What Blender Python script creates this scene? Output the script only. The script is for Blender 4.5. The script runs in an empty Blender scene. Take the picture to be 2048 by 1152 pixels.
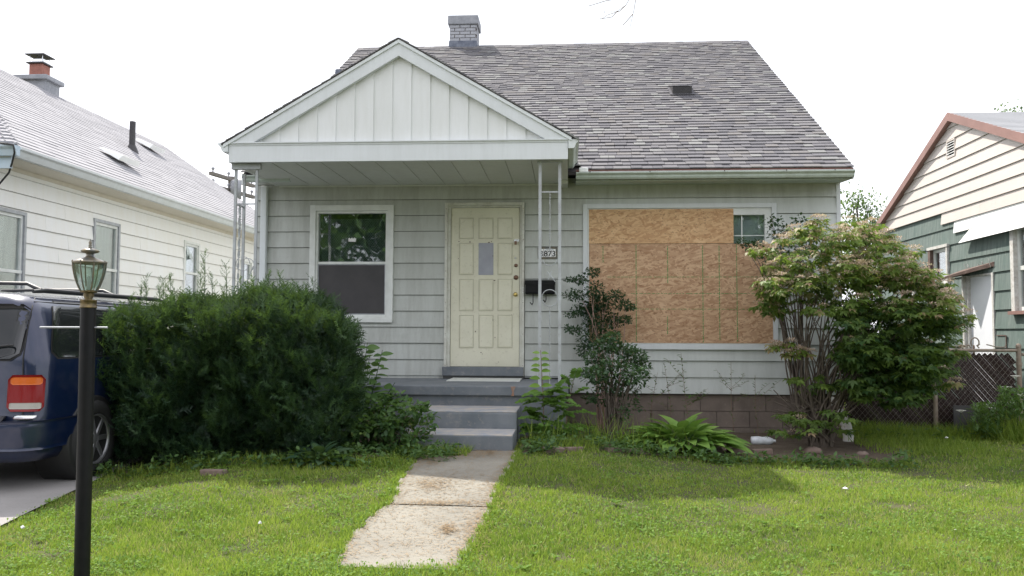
import bpy, math, random
import numpy as np
from mathutils import Vector, Matrix

random.seed(7)
RNG = np.random.default_rng(7)
S = bpy.context.scene
COL = S.collection
R = math.radians

# ---------------------------------------------------------------- camera
W, H, F = 2048.0, 1152.0, 1670.0
YAW, PITCH, ROLL = R(3.80), R(3.153), 0.004
CAM = Vector((0.0, 0.0, 1.25))
_f0 = Vector((-math.sin(YAW) * math.cos(PITCH), math.cos(YAW) * math.cos(PITCH), math.sin(PITCH)))
_r0 = Vector((math.cos(YAW), math.sin(YAW), 0.0))
_u0 = _r0.cross(_f0)
_R = _r0 * math.cos(ROLL) + _u0 * math.sin(ROLL)
_U = -_r0 * math.sin(ROLL) + _u0 * math.cos(ROLL)
cam_d = bpy.data.cameras.new("camera")
cam_d.sensor_width = 36.0
cam_d.lens = F / W * 36.0
cam_d.clip_end = 3000.0
cam_d.clip_start = 0.05
cam = bpy.data.objects.new("camera", cam_d)
COL.objects.link(cam)
_m = Matrix((_R, _U, -_f0)).transposed().to_4x4()
_m.translation = CAM
cam.matrix_world = _m
S.camera = cam

# ---------------------------------------------------------------- light
SUN_TO = Vector((-0.82, 1.0, 1.58)).normalized()      # direction towards the sun
sun_el = math.asin(SUN_TO.z)
sun_az = math.atan2(SUN_TO.x, SUN_TO.y)
world = bpy.data.worlds.new("World")
S.world = world
world.use_nodes = True
nt = world.node_tree
for n in list(nt.nodes):
    nt.nodes.remove(n)
wo = nt.nodes.new("ShaderNodeOutputWorld")
bg = nt.nodes.new("ShaderNodeBackground")
sky = nt.nodes.new("ShaderNodeTexSky")
sky.sky_type = 'NISHITA'
sky.sun_disc = False
sky.sun_elevation = sun_el
sky.sun_rotation = sun_az
sky.air_density = 1.0
sky.dust_density = 3.0
sky.ozone_density = 1.0
# thin bright cloud veil over most of the sky
tc = nt.nodes.new("ShaderNodeTexCoord")
cn = nt.nodes.new("ShaderNodeTexNoise")
cn.inputs["Scale"].default_value = 2.2
cn.inputs["Detail"].default_value = 5.0
cr = nt.nodes.new("ShaderNodeMapRange")
cr.inputs[1].default_value = 0.30
cr.inputs[2].default_value = 0.62
cr.inputs[3].default_value = 0.72
cr.inputs[4].default_value = 0.97
mx = nt.nodes.new("ShaderNodeMix")
mx.data_type = 'RGBA'
mx.inputs[7].default_value = (9.3, 9.3, 9.9, 1)
nt.links.new(tc.outputs["Generated"], cn.inputs["Vector"])
nt.links.new(cn.outputs["Fac"], cr.inputs[0])
nt.links.new(cr.outputs[0], mx.inputs[0])
nt.links.new(sky.outputs[0], mx.inputs[6])
# a few thinner, bluer places in the veil
cn2 = nt.nodes.new("ShaderNodeTexNoise")
cn2.inputs["Scale"].default_value = 1.7
cn2.inputs["Detail"].default_value = 4.0
cr2 = nt.nodes.new("ShaderNodeMapRange")
cr2.inputs[1].default_value = 0.50
cr2.inputs[2].default_value = 0.66
cr2.inputs[3].default_value = 0.0
cr2.inputs[4].default_value = 0.45
mx2 = nt.nodes.new("ShaderNodeMix")
mx2.data_type = 'RGBA'
mx2.inputs[7].default_value = (3.9, 4.75, 5.1, 1)
nt.links.new(tc.outputs["Generated"], cn2.inputs["Vector"])
nt.links.new(cn2.outputs["Fac"], cr2.inputs[0])
nt.links.new(cr2.outputs[0], mx2.inputs[0])
nt.links.new(mx.outputs[2], mx2.inputs[6])
nt.links.new(mx2.outputs[2], bg.inputs[0])
bg.inputs[1].default_value = 0.105
nt.links.new(bg.outputs[0], wo.inputs[0])

sun_d = bpy.data.lights.new("sun", 'SUN')
sun_d.energy = 3.9
sun_d.angle = R(0.6)
sun_d.color = (1.0, 0.94, 0.85)
sun = bpy.data.objects.new("sun", sun_d)
COL.objects.link(sun)
sun.rotation_euler = SUN_TO.to_track_quat('Z', 'Y').to_euler()
sun.location = (0, 0, 30)

S.view_settings.view_transform = 'Standard'
S.view_settings.look = 'None'
S.view_settings.exposure = 0.86
S.view_settings.gamma = 1.0
S.view_settings.use_curve_mapping = False
S.render.engine = 'CYCLES'

# ---------------------------------------------------------------- picture -> place
def ray(u, v):
    return _f0 + _R * ((u - W / 2) / F) - _U * ((v - H / 2) / F)
def at_y(u, v, y):
    d = ray(u, v); return CAM + d * (y / d.y)
def at_x(u, v, x):
    d = ray(u, v); return CAM + d * (x / d.x)
def at_z(u, v, z):
    d = ray(u, v); return CAM + d * ((z - CAM.z) / d.z)
def at_plane(u, v, p, n):
    d = ray(u, v); p = Vector(p); n = Vector(n)
    return CAM + d * ((p - CAM).dot(n) / d.dot(n))
def sm(a, b, x):
    t = np.clip((x - a) / (b - a), 0, 1); return t * t * (3 - 2 * t)
def gz(x, y):
    """height of the lawn"""
    x = np.asarray(x, float); y = np.asarray(y, float)
    up = 0.14 * sm(4.6, 7.7, y) * (1 - sm(-0.2, 1.6, x)) * sm(-3.9, -2.6, x)
    r = 0.02 * np.sin(x * 1.3 + 0.5) * np.sin(y * 0.9) * (np.hypot(x, y) < 40)
    bed = 0.03 * sm(8.6, 9.4, y) * sm(1.0, 1.8, x) * (1 - sm(3.6, 4.4, x))
    return up + r * 0.6 + bed
def on_ground(u, v):
    z = 0.0
    for _ in range(14):
        p = at_z(u, v, z); z = float(gz(p.x, p.y))
    return at_z(u, v, z)

# ---------------------------------------------------------------- objects
WLOC = {}
def _link(o, loc, parent):
    COL.objects.link(o)
    loc = Vector(loc)
    WLOC[o.name] = loc.copy()
    if parent is not None:
        o.parent = parent
        o.location = loc - WLOC[parent.name]
    else:
        o.location = loc
    return o
def tag(o, label=None, cat=None, group=None, kind=None):
    if label: o['label'] = label
    if cat: o['category'] = cat
    if group: o['group'] = group
    if kind: o['kind'] = kind
    return o
def thing(name, loc, label, cat, group=None):
    o = bpy.data.objects.new(name, None)
    o.empty_display_size = 0.1
    _link(o, loc, None)
    return tag(o, label, cat, group)
def piece(name, mesh, loc, parent=None, rot=None, scale=None, label=None):
    o = bpy.data.objects.new(name, mesh)
    _link(o, loc, parent)
    if rot is not None: o.rotation_euler = rot
    if scale is not None: o.scale = scale
    if label: o['label'] = label
    return o

class MB:
    def __init__(s):
        s.v = []; s.f = []; s.mi = []; s.sm = []
    def face(s, idx, mi=0, smooth=False):
        s.f.append(tuple(idx)); s.mi.append(mi); s.sm.append(smooth)
    def add(s, vs, fs, mi=0, smooth=False):
        b = len(s.v)
        s.v.extend([tuple(p) for p in vs])
        for f in fs:
            s.face([b + i for i in f], mi, smooth)
        return s
    def box(s, x0, x1, y0, y1, z0, z1, mi=0):
        v = [(x0,y0,z0),(x1,y0,z0),(x1,y1,z0),(x0,y1,z0),(x0,y0,z1),(x1,y0,z1),(x1,y1,z1),(x0,y1,z1)]
        return s.add(v, [(0,3,2,1),(4,5,6,7),(0,1,5,4),(1,2,6,5),(2,3,7,6),(3,0,4,7)], mi)
    def hexa(s, v, mi=0):
        """8 points: bottom ring 0-3, top ring 4-7"""
        return s.add(v, [(0,3,2,1),(4,5,6,7),(0,1,5,4),(1,2,6,5),(2,3,7,6),(3,0,4,7)], mi)
    def prism(s, poly, axis, a0, a1, mi=0):
        """2D polygon extruded along axis ('x': poly=(y,z), 'y': poly=(x,z), 'z': poly=(x,y))"""
        def P(p, a):
            return {'x': (a, p[0], p[1]), 'y': (p[0], a, p[1]), 'z': (p[0], p[1], a)}[axis]
        n = len(poly)
        vs = [P(p, a0) for p in poly] + [P(p, a1) for p in poly]
        fs = [tuple(range(n))[::-1], tuple(range(n, 2 * n))] + [(i, (i + 1) % n, n + (i + 1) % n, n + i) for i in range(n)]
        return s.add(vs, fs, mi)
    def tube(s, pts, r, sides=8, mi=0, cap=True):
        pts = [Vector(p) for p in pts]
        n = len(pts)
        rs = r if isinstance(r, (list, tuple)) else [r] * n
        ref = Vector((0.13, 0.37, 0.92))
        vs = []
        px = None
        for i, p in enumerate(pts):
            d = (pts[min(i + 1, n - 1)] - pts[max(i - 1, 0)])
            d = d.normalized() if d.length > 1e-9 else Vector((0, 0, 1))
            if px is None:
                a = d.cross(ref)
                if a.length < 1e-3: a = d.cross(Vector((1, 0, 0)))
                px = a.normalized()
            else:
                px = (px - d * px.dot(d)).normalized()
            py = d.cross(px)
            for k in range(sides):
                t = 2 * math.pi * k / sides
                vs.append(p + (px * math.cos(t) + py * math.sin(t)) * rs[i])
        fs = []
        for i in range(n - 1):
            for k in range(sides):
                k2 = (k + 1) % sides
                fs.append((i * sides + k, i * sides + k2, (i + 1) * sides + k2, (i + 1) * sides + k))
        s.add(vs, fs, mi, True)
        if cap:
            s.add(vs[:sides], [tuple(range(sides))[::-1]], mi)
            s.add(vs[-sides:], [tuple(range(sides))], mi)
        return s
    def lathe(s, c, prof, sides=20, mi=0, axis='z', smooth=True):
        """prof = [(r, h)...] about axis through c"""
        c = Vector(c); vs = []
        for (r, h) in prof:
            for k in range(sides):
                t = 2 * math.pi * k / sides
                a, b = r * math.cos(t), r * math.sin(t)
                vs.append(c + Vector({'z': (a, b, h), 'x': (h, a, b), 'y': (b, h, a)}[axis]))
        fs = []
        for i in range(len(prof) - 1):
            for k in range(sides):
                k2 = (k + 1) % sides
                fs.append((i * sides + k, i * sides + k2, (i + 1) * sides + k2, (i + 1) * sides + k))
        return s.add(vs, fs, mi, smooth)
    def build(s, name, mats, parent=None, origin=None, bevel=0.0, label=None):
        me = bpy.data.meshes.new(name)
        vs = np.array(s.v, dtype=float).reshape(-1, 3)
        c = Vector(origin) if origin is not None else Vector(((vs[:, 0].min() + vs[:, 0].max()) / 2, (vs[:, 1].min() + vs[:, 1].max()) / 2, vs[:, 2].min()))
        vs = vs - np.array(c)
        me.from_pydata(vs.tolist(), [], s.f)
        if not isinstance(mats, (list, tuple)): mats = [mats]
        for m in mats: me.materials.append(m)
        me.polygons.foreach_set("material_index", s.mi)
        me.polygons.foreach_set("use_smooth", s.sm)
        me.update()
        o = bpy.data.objects.new(name, me)
        _link(o, c, parent)
        if bevel > 0:
            b = o.modifiers.new("bevel", 'BEVEL'); b.width = bevel; b.segments = 2; b.limit_method = 'ANGLE'; b.angle_limit = R(40)
        if label: o['label'] = label
        return o
def box(name, mat, parent, x0, x1, y0, y1, z0, z1, bevel=0.0, label=None):
    return MB().box(x0, x1, y0, y1, z0, z1).build(name, mat, parent, bevel=bevel, label=label)

def inst_mesh(name, tv, tf, Mx, pos, tint, mat, parent=None, origin=None, scale=None, smooth=False):
    """many copies of a small template joined into one mesh, with a tint value for each copy"""
    tv = np.asarray(tv, float); N = len(pos); k = len(tv)
    V = np.einsum('nij,kj->nki', Mx, tv)
    if scale is not None: V = V * np.asarray(scale)[:, None, None]
    V = V + np.asarray(pos)[:, None, :]
    org = np.array(origin if origin is not None else (V[:, :, 0].mean(), V[:, :, 1].mean(), V[:, :, 2].min()))
    V = V.reshape(-1, 3) - org
    loops = []; starts = []; tot = 0
    tfl = np.concatenate([np.array(f) for f in tf]); lens = np.array([len(f) for f in tf])
    L = (tfl[None, :] + (np.arange(N) * k)[:, None]).reshape(-1)
    lt = np.tile(lens, N); ls = np.concatenate([[0], np.cumsum(lt)[:-1]])
    me = bpy.data.meshes.new(name)
    me.vertices.add(len(V)); me.vertices.foreach_set("co", V.ravel())
    me.loops.add(len(L)); me.loops.foreach_set("vertex_index", L.astype(np.int32))
    me.polygons.add(len(lt)); me.polygons.foreach_set("loop_start", ls.astype(np.int32)); me.polygons.foreach_set("loop_total", lt.astype(np.int32))
    if smooth: me.polygons.foreach_set("use_smooth", np.ones(len(lt), bool))
    at = me.attributes.new("tint", 'FLOAT', 'POINT')
    at.data.foreach_set("value", np.repeat(np.asarray(tint, float), k).astype(np.float32))
    me.materials.append(mat); me.update(calc_edges=True)
    o = bpy.data.objects.new(name, me)
    _link(o, org, parent)
    return o
def frames(d, roll=None, up=(0, 0, 1)):
    """rotation matrices whose y column is d and whose z column leans to up"""
    d = np.asarray(d, float); d = d / np.linalg.norm(d, axis=1, keepdims=True)
    u = np.tile(np.array(up, float), (len(d), 1)) + RNG.normal(0, 0.02, d.shape)
    x = np.cross(d, u); x /= np.linalg.norm(x, axis=1, keepdims=True) + 1e-9
    z = np.cross(x, d)
    if roll is not None:
        c = np.cos(roll)[:, None]; s_ = np.sin(roll)[:, None]
        x, z = x * c + z * s_, z * c - x * s_
    return np.stack([x, d, z], axis=2)

# ---------------------------------------------------------------- materials
def nodes(name):
    m = bpy.data.materials.new(name); m.use_nodes = True
    t = m.node_tree; b = t.nodes["Principled BSDF"]
    return m, t, b
def N(t, kind, **kw):
    n = t.nodes.new(kind)
    for k, v in kw.items(): setattr(n, k, v)
    return n
def setin(n, **kw):
    for k, v in kw.items(): n.inputs[k.replace('_', ' ')].default_value = v
def rgb(c): return (c[0], c[1], c[2], 1.0)
def mixc(t, fac, a, b, mode='MIX'):
    m = N(t, "ShaderNodeMix", data_type='RGBA', blend_type=mode)
    for i, x in ((0, fac), (6, a), (7, b)):
        if hasattr(x, 'links'): t.links.new(x, m.inputs[i])
        elif i == 0: m.inputs[0].default_value = x
        else: m.inputs[i].default_value = rgb(x)
    return m.outputs[2]
def noise(t, scale, detail=4, vec=None, rough=0.55):
    n = N(t, "ShaderNodeTexNoise"); setin(n, Scale=scale, Detail=detail, Roughness=rough)
    if vec is not None: t.links.new(vec, n.inputs["Vector"])
    return n.outputs["Fac"]
def ramp(t, x, a, b, lo=0.0, hi=1.0):
    n = N(t, "ShaderNodeMapRange"); t.links.new(x, n.inputs[0])
    n.inputs[1].default_value = a; n.inputs[2].default_value = b; n.inputs[3].default_value = lo; n.inputs[4].default_value = hi
    return n.outputs[0]
def pos(t, scale=(1, 1, 1), rot=(0, 0, 0)):
    g = N(t, "ShaderNodeNewGeometry"); mp = N(t, "ShaderNodeMapping")
    mp.inputs["Scale"].default_value = scale; mp.inputs["Rotation"].default_value = rot
    t.links.new(g.outputs["Position"], mp.inputs["Vector"])
    return mp.outputs[0]
def bump(t, b, h, strength=0.3, dist=0.01):
    n = N(t, "ShaderNodeBump"); setin(n, Strength=strength, Distance=dist)
    t.links.new(h, n.inputs["Height"]); t.links.new(n.outputs[0], b.inputs["Normal"])
def surf(name, c, c2=None, scale=3.0, rough=0.6, c3=None, scale3=25.0, amt3=0.5, bscale=80.0, bstr=0.0, metal=0.0, stretch=(1, 1, 1), spec=0.5, bdist=0.004):
    """plain surface: base colour drifting to c2 in broad patches, c3 in small ones, fine relief"""
    m, t, b = nodes(name)
    p = pos(t, stretch)
    col = None
    if c2 is not None:
        col = mixc(t, ramp(t, noise(t, scale, 5, p), 0.32, 0.68), c, c2)
    if c3 is not None:
        f3 = ramp(t, noise(t, scale3, 6, p, 0.7), 0.55, 0.75, 0, amt3)
        col = mixc(t, f3, col if col is not None else c, c3)
    if col is None: b.inputs["Base Color"].default_value = rgb(c)
    else: t.links.new(col, b.inputs["Base Color"])
    setin(b, Roughness=rough, Metallic=metal)
    b.inputs["Specular IOR Level"].default_value = spec
    if bstr > 0: bump(t, b, noise(t, bscale, 5, p, 0.65), bstr, bdist)
    return m
def siding_mat(name, c, dirt, amt=0.5, edge=None):
    """painted metal siding: dirt streaks running down plus soft blotches"""
    m, t, b = nodes(name)
    ps = pos(t, (1, 1, 0.12)); pb = pos(t)
    s1 = ramp(t, noise(t, 9, 6, ps, 0.7), 0.42, 0.78, 0, amt)
    s2 = ramp(t, noise(t, 1.1, 5, pb), 0.35, 0.75, 0, amt)
    s3 = ramp(t, noise(t, 28, 6, pb, 0.7), 0.6, 0.8, 0, amt * 0.7)
    col = mixc(t, s1, c, dirt); col = mixc(t, s2, col, [(a * 0.6 + d * 0.4) for a, d in zip(c, dirt)]); col = mixc(t, s3, col, dirt)
    oi = N(t, "ShaderNodeObjectInfo")
    col = mixc(t, ramp(t, oi.outputs["Random"], 0, 1, 0, 0.16), col, dirt)
    t.links.new(col, b.inputs["Base Color"])
    setin(b, Roughness=0.55)
    bump(t, b, noise(t, 2.2, 3, pos(t, (0.6, 0.6, 3))), 0.25, 0.012)
    return m
def leaf_mat(name, a, b_, trans=0.35, rough=0.5, tip=None, spec=0.35):
    """leaf: diffuse with light coming through; 'tint' picks between a (0), b_ (.5..1) and tip (>1)"""
    m, t, b = nodes(name)
    at = N(t, "ShaderNodeAttribute", attribute_name="tint")
    col = mixc(t, ramp(t, at.outputs["Fac"], 0, 1), a, b_)
    if tip is not None: col = mixc(t, ramp(t, at.outputs["Fac"], 1.0, 2.0), col, tip)
    t.links.new(col, b.inputs["Base Color"]); setin(b, Roughness=rough)
    b.inputs["Specular IOR Level"].default_value = spec
    tr = N(t, "ShaderNodeBsdfTranslucent")
    tcol = mixc(t, 0.35, col, (0.25, 0.4, 0.03)); t.links.new(tcol, tr.inputs[0])
    ms = N(t, "ShaderNodeMixShader"); ms.inputs[0].default_value = trans
    t.links.new(b.outputs[0], ms.inputs[1]); t.links.new(tr.outputs[0], ms.inputs[2])
    t.links.new(ms.outputs[0], t.nodes["Material Output"].inputs[0])
    return m
def glass_mat(name, tint=(0.9, 0.95, 0.95), refl=0.16, dark=0.0):
    m, t, b = nodes(name)
    g = N(t, "ShaderNodeBsdfGlossy"); g.inputs["Roughness"].default_value = 0.02; g.inputs[0].default_value = (1, 1, 1, 1)
    tr = N(t, "ShaderNodeBsdfTransparent"); tr.inputs[0].default_value = rgb([c * (1 - dark) for c in tint])
    fr = N(t, "ShaderNodeLayerWeight"); fr.inputs[0].default_value = 0.35
    f = ramp(t, fr.outputs["Fresnel"], 0, 1, refl * 0.5, 0.75)
    bp = N(t, "ShaderNodeBump"); setin(bp, Strength=0.08, Distance=0.02)
    t.links.new(noise(t, 3.0, 2, pos(t)), bp.inputs["Height"]); t.links.new(bp.outputs[0], g.inputs["Normal"])
    ms = N(t, "ShaderNodeMixShader"); t.links.new(f, ms.inputs[0])
    t.links.new(tr.outputs[0], ms.inputs[1]); t.links.new(g.outputs[0], ms.inputs[2])
    t.links.new(ms.outputs[0], t.nodes["Material Output"].inputs[0])
    return m
def osb_mat(name, a, b_, dark):
    m, t, b = nodes(name)
    cols = []
    for k, (ang, sx, sz) in enumerate([(0.1, 10, 44), (1.1, 11, 40), (-0.5, 12, 48), (0.55, 10, 42), (-1.15, 12, 46), (-0.15, 10, 40), (0.3, 13, 50)]):
        mp = pos(t, (1, 1, 1), (0, ang, 0))
        mp2 = N(t, "ShaderNodeMapping"); mp2.inputs["Scale"].default_value = (sx, 1, sz); mp2.inputs["Location"].default_value = (k * 3.1, 0, k * 1.7)
        t.links.new(mp, mp2.inputs[0])
        v = N(t, "ShaderNodeTexVoronoi"); v.inputs["Scale"].default_value = 1.0; v.inputs["Randomness"].default_value = 1.0
        t.links.new(mp2.outputs[0], v.inputs["Vector"])
        sp = N(t, "ShaderNodeSeparateColor"); t.links.new(v.outputs["Color"], sp.inputs[0])
        cols.append((sp.outputs[0], sp.outputs[1]))
    def tone(x): return mixc(t, ramp(t, x, 0.0, 0.85), b_, a)
    col = tone(cols[0][0])
    for (x, y) in cols[1:]:
        col = mixc(t, ramp(t, y, 0.66, 0.70), col, tone(x))
    chip = N(t, "ShaderNodeTexVoronoi"); chip.inputs["Scale"].default_value = 55
    t.links.new(pos(t, (1, 1, 1.6)), chip.inputs["Vector"])
    sp = N(t, "ShaderNodeSeparateColor"); t.links.new(chip.outputs["Color"], sp.inputs[0])
    col = mixc(t, ramp(t, sp.outputs[0], 0.955, 0.97, 0, 0.5), col, dark)
    col = mixc(t, ramp(t, noise(t, 160, 3, pos(t)), 0.64, 0.78, 0, 0.35), col, dark)
    col = mixc(t, ramp(t, noise(t, 1.6, 3, pos(t)), 0.4, 0.75, 0, 0.35), col, b_)
    t.links.new(col, b.inputs["Base Color"]); setin(b, Roughness=0.75)
    bump(t, b, cols[1][0], 0.15, 0.003)
    return m
M = {}
M['siding'] = siding_mat('pale_green_siding', (0.61, 0.64, 0.62), (0.33, 0.35, 0.32), 0.42)
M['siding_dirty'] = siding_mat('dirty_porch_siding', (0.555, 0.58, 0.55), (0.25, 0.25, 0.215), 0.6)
M['trim'] = siding_mat('white_trim', (0.71, 0.74, 0.76), (0.42, 0.44, 0.42), 0.3)
M['gable'] = siding_mat('gable_white', (0.77, 0.785, 0.79), (0.52, 0.53, 0.48), 0.32)
M['soffit'] = siding_mat('soffit_white', (0.68, 0.70, 0.66), (0.42, 0.43, 0.38), 0.3)
M['gutter'] = siding_mat('gutter_green', (0.58, 0.65, 0.61), (0.25, 0.29, 0.22), 0.5)
M['gutter_white'] = siding_mat('gutter_white', (0.74, 0.78, 0.80), (0.45, 0.46, 0.42), 0.35)
M['vinyl'] = surf('vinyl_window', (0.80, 0.82, 0.80), (0.66, 0.68, 0.65), 6, 0.4)
M['door'] = surf('cream_door', (0.74, 0.72, 0.58), (0.66, 0.64, 0.50), 2.5, 0.5, (0.30, 0.26, 0.17), 26, 0.35, 60, 0.05)
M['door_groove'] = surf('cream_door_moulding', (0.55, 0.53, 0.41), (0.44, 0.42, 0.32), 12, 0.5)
M['door_frame'] = surf('door_frame_white', (0.70, 0.71, 0.65), (0.52, 0.51, 0.44), 5, 0.55, (0.22, 0.2, 0.17), 30, 0.6)
M['greyblue'] = surf('grey_blue_masonry_paint', (0.18, 0.195, 0.21), (0.12, 0.138, 0.155), 4, 0.75, (0.34, 0.31, 0.27), 14, 0.55, 50, 0.5)
M['stepwear'] = surf('worn_step_tread', (0.44, 0.39, 0.33), (0.24, 0.27, 0.31), 7, 0.85, (0.25, 0.3, 0.38), 16, 0.85, 60, 0.5)
M['rust'] = surf('rust_stain', (0.30, 0.12, 0.05), (0.28, 0.22, 0.18), 16, 0.85)
M['found'] = surf('brown_foundation_block', (0.23, 0.185, 0.155), (0.155, 0.125, 0.105), 4, 0.9, (0.30, 0.25, 0.21), 22, 0.5, 70, 0.6)
M['joint'] = surf('shade_backing', (0.06, 0.062, 0.058), None, rough=0.95)  # dark backing colour; in the board gaps it stands for the lap shadows
M['mortar'] = surf('mortar', (0.19, 0.155, 0.135), None, rough=0.95)
M['concrete'] = surf('path_concrete', (0.275, 0.258, 0.215), (0.205, 0.192, 0.16), 2.3, 0.9, (0.10, 0.085, 0.07), 70, 0.9, 120, 0.7, bdist=0.006)
M['drive'] = surf('driveway_concrete', (0.30, 0.285, 0.275), (0.24, 0.23, 0.22), 1.6, 0.9, (0.14, 0.13, 0.12), 60, 0.7, 150, 0.6)
M['soil'] = surf('bare_soil', (0.085, 0.06, 0.042), (0.13, 0.10, 0.07), 7, 0.95, (0.20, 0.16, 0.11), 40, 0.6, 60, 1.0, bdist=0.02)
M['straw'] = surf('dead_grass_litter', (0.34, 0.24, 0.13), (0.22, 0.15, 0.08), 30, 0.95)
M['lawnbase'] = surf('lawn_soil', (0.055, 0.07, 0.02), (0.09, 0.085, 0.035), 2, 0.95, (0.05, 0.04, 0.025), 30, 0.6, 50, 1.0, bdist=0.02)
M['iron'] = surf('grey_painted_iron', (0.46, 0.49, 0.50), (0.34, 0.35, 0.36), 9, 0.5, (0.23, 0.15, 0.10), 24, 0.5)
M['black'] = surf('black_enamel', (0.006, 0.0065, 0.008), (0.010, 0.010, 0.011), 20, 0.4, spec=.22)
M['blackmetal'] = surf('black_sheet_metal', (0.032, 0.03, 0.033), (0.05, 0.048, 0.05), 9, 0.5)
M['brass'] = surf('old_brass', (0.21, 0.155, 0.07), (0.09, 0.075, 0.05), 40, 0.38, metal=0.85)
M['gold'] = surf('polished_brass', (0.80, 0.62, 0.22), None, rough=0.22, metal=1.0)
M['bronze'] = surf('aged_bronze_lock', (0.20, 0.12, 0.08), None, rough=0.4, metal=0.6)
M['pewter'] = surf('dark_pewter', (0.13, 0.14, 0.145), (0.22, 0.18, 0.11), 30, 0.35, metal=0.5)
M['chrome'] = surf('bright_metal', (0.75, 0.76, 0.78), None, rough=0.25, metal=0.9)
M['paper'] = surf('white_paper', (0.85, 0.85, 0.85), None, rough=0.8)
M['greyfilm'] = surf('frosted_grey_pane', (0.36, 0.37, 0.42), (0.31, 0.32, 0.37), 8, 0.35)
M['screen'] = surf('dark_insect_screen', (0.045, 0.042, 0.045), (0.06, 0.056, 0.058), 5, 0.6)
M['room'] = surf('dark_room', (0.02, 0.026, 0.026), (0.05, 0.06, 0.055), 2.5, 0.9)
M['curtain'] = surf('net_curtain', (0.55, 0.55, 0.52), (0.30, 0.31, 0.30), 5, 0.9, stretch=(1, 3, 0.3))
M['blind'] = surf('pale_blind', (0.50, 0.53, 0.52), (0.42, 0.45, 0.44), 6, 0.8)
M['glass'] = glass_mat('window_glass')
M['glass_green'] = glass_mat('lantern_glass', (0.72, 0.86, 0.82), 0.3, 0.12)
M['osb'] = osb_mat('strand_board', (0.62, 0.415, 0.26), (0.375, 0.21, 0.115), (0.14, 0.065, 0.03))
M['osb2'] = osb_mat('strand_board_orange', (0.70, 0.465, 0.26), (0.47, 0.26, 0.125), (0.15, 0.07, 0.03))
M['green_ink'] = surf('green_print_line', (0.06, 0.27, 0.07), (0.16, 0.26, 0.10), 40, 0.8)
M['asphalt_edge'] = surf('dark_shingle_edge', (0.045, 0.04, 0.042), (0.08, 0.07, 0.07), 20, 0.9)
M['redflash'] = surf('brown_red_drip_edge', (0.17, 0.075, 0.06), (0.22, 0.11, 0.09), 12, 0.6)
M['gbrick'] = surf('grey_painted_brick', (0.43, 0.44, 0.47), (0.34, 0.35, 0.39), 10, 0.85, (0.18, 0.19, 0.23), 22, 0.5, 80, 0.5)
M['tar'] = surf('roof_tar', (0.10, 0.115, 0.16), (0.20, 0.22, 0.27), 12, 0.7, bscale=30, bstr=0.6)
M['chimcap'] = surf('cement_cap', (0.36, 0.37, 0.40), (0.26, 0.27, 0.30), 9, 0.9, bscale=40, bstr=0.4)
M['tanclay'] = surf('tan_flue', (0.55, 0.44, 0.33), None, rough=0.9)
M['redclay'] = surf('red_clay_flue', (0.36, 0.15, 0.115), (0.28, 0.12, 0.095), 9, 0.85)
M['lsiding'] = siding_mat('left_house_white_siding', (0.86, 0.87, 0.87), (0.72, 0.67, 0.54), 0.3)
M['lsoffit'] = siding_mat('left_house_cream_soffit', (0.66, 0.62, 0.52), (0.48, 0.43, 0.33), 0.35)
M['lgutter'] = siding_mat('left_house_gutter', (0.66, 0.70, 0.72), (0.42, 0.42, 0.36), 0.4)
M['bluefascia'] = surf('pale_blue_fascia', (0.46, 0.58, 0.68), (0.54, 0.62, 0.68), 3, 0.5)
M['alu'] = surf('grey_aluminium_frame', (0.40, 0.42, 0.45), (0.30, 0.31, 0.33), 12, 0.4, metal=0.3)
M['rbeige'] = siding_mat('beige_gable_siding', (0.62, 0.565, 0.525), (0.48, 0.42, 0.37), 0.22)
M['rwhite'] = surf('bright_white_metal', (0.86, 0.87, 0.86), None, rough=0.45)
M['rbrown'] = surf('reddish_brown_trim', (0.235, 0.13, 0.11), (0.30, 0.17, 0.145), 4, 0.55)
M['woodbrown'] = surf('weathered_brown_wood', (0.10, 0.06, 0.05), (0.17, 0.12, 0.10), 14, 0.85)
M['peel'] = surf('peeling_white_paint', (0.66, 0.66, 0.64), (0.50, 0.48, 0.45), 16, 0.7, (0.16, 0.11, 0.09), 34, 0.9)
M['whitedoor'] = surf('white_door_paint', (0.82, 0.84, 0.88), (0.74, 0.76, 0.82), 3, 0.5)
M['slat'] = surf('dark_brown_vinyl_slat', (0.024, 0.013, 0.012), (0.036, 0.021, 0.019), 20, 0.5, spec=.2)
M['wire'] = surf('galvanised_wire', (0.20, 0.18, 0.16), (0.30, 0.27, 0.24), 25, 0.55, metal=0.3)
M['rail'] = surf('rusty_fence_pipe', (0.30, 0.26, 0.21), (0.22, 0.16, 0.12), 16, 0.6, metal=0.2)
M['bark'] = surf('grey_brown_bark', (0.10, 0.08, 0.065), (0.16, 0.13, 0.105), 18, 0.95, bscale=60, bstr=0.6)
M['twig'] = surf('brown_twig', (0.16, 0.10, 0.07), (0.24, 0.17, 0.12), 25, 0.9)
M['paletwig'] = surf('pale_pinkish_twig', (0.38, 0.25, 0.21), (0.30, 0.20, 0.16), 20, 0.9)
M['plasticpipe'] = surf('white_plastic_elbow', (0.66, 0.64, 0.60), (0.52, 0.50, 0.46), 10, 0.5)
M['jug'] = surf('cloudy_plastic', (0.66, 0.69, 0.72), (0.5, 0.52, 0.55), 22, 0.3)
M['edgebrick'] = surf('old_edging_brick', (0.15, 0.10, 0.085), (0.22, 0.17, 0.14), 12, 0.95, bscale=60, bstr=0.7)
M['pole'] = surf('grey_utility_wood', (0.16, 0.145, 0.13), (0.22, 0.20, 0.18), 6, 0.9)
M['rubber'] = surf('tyre_rubber', (0.018, 0.018, 0.018), None, rough=0.8)
M['cable'] = surf('black_cable', (0.02, 0.02, 0.02), None, rough=0.6)
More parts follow.
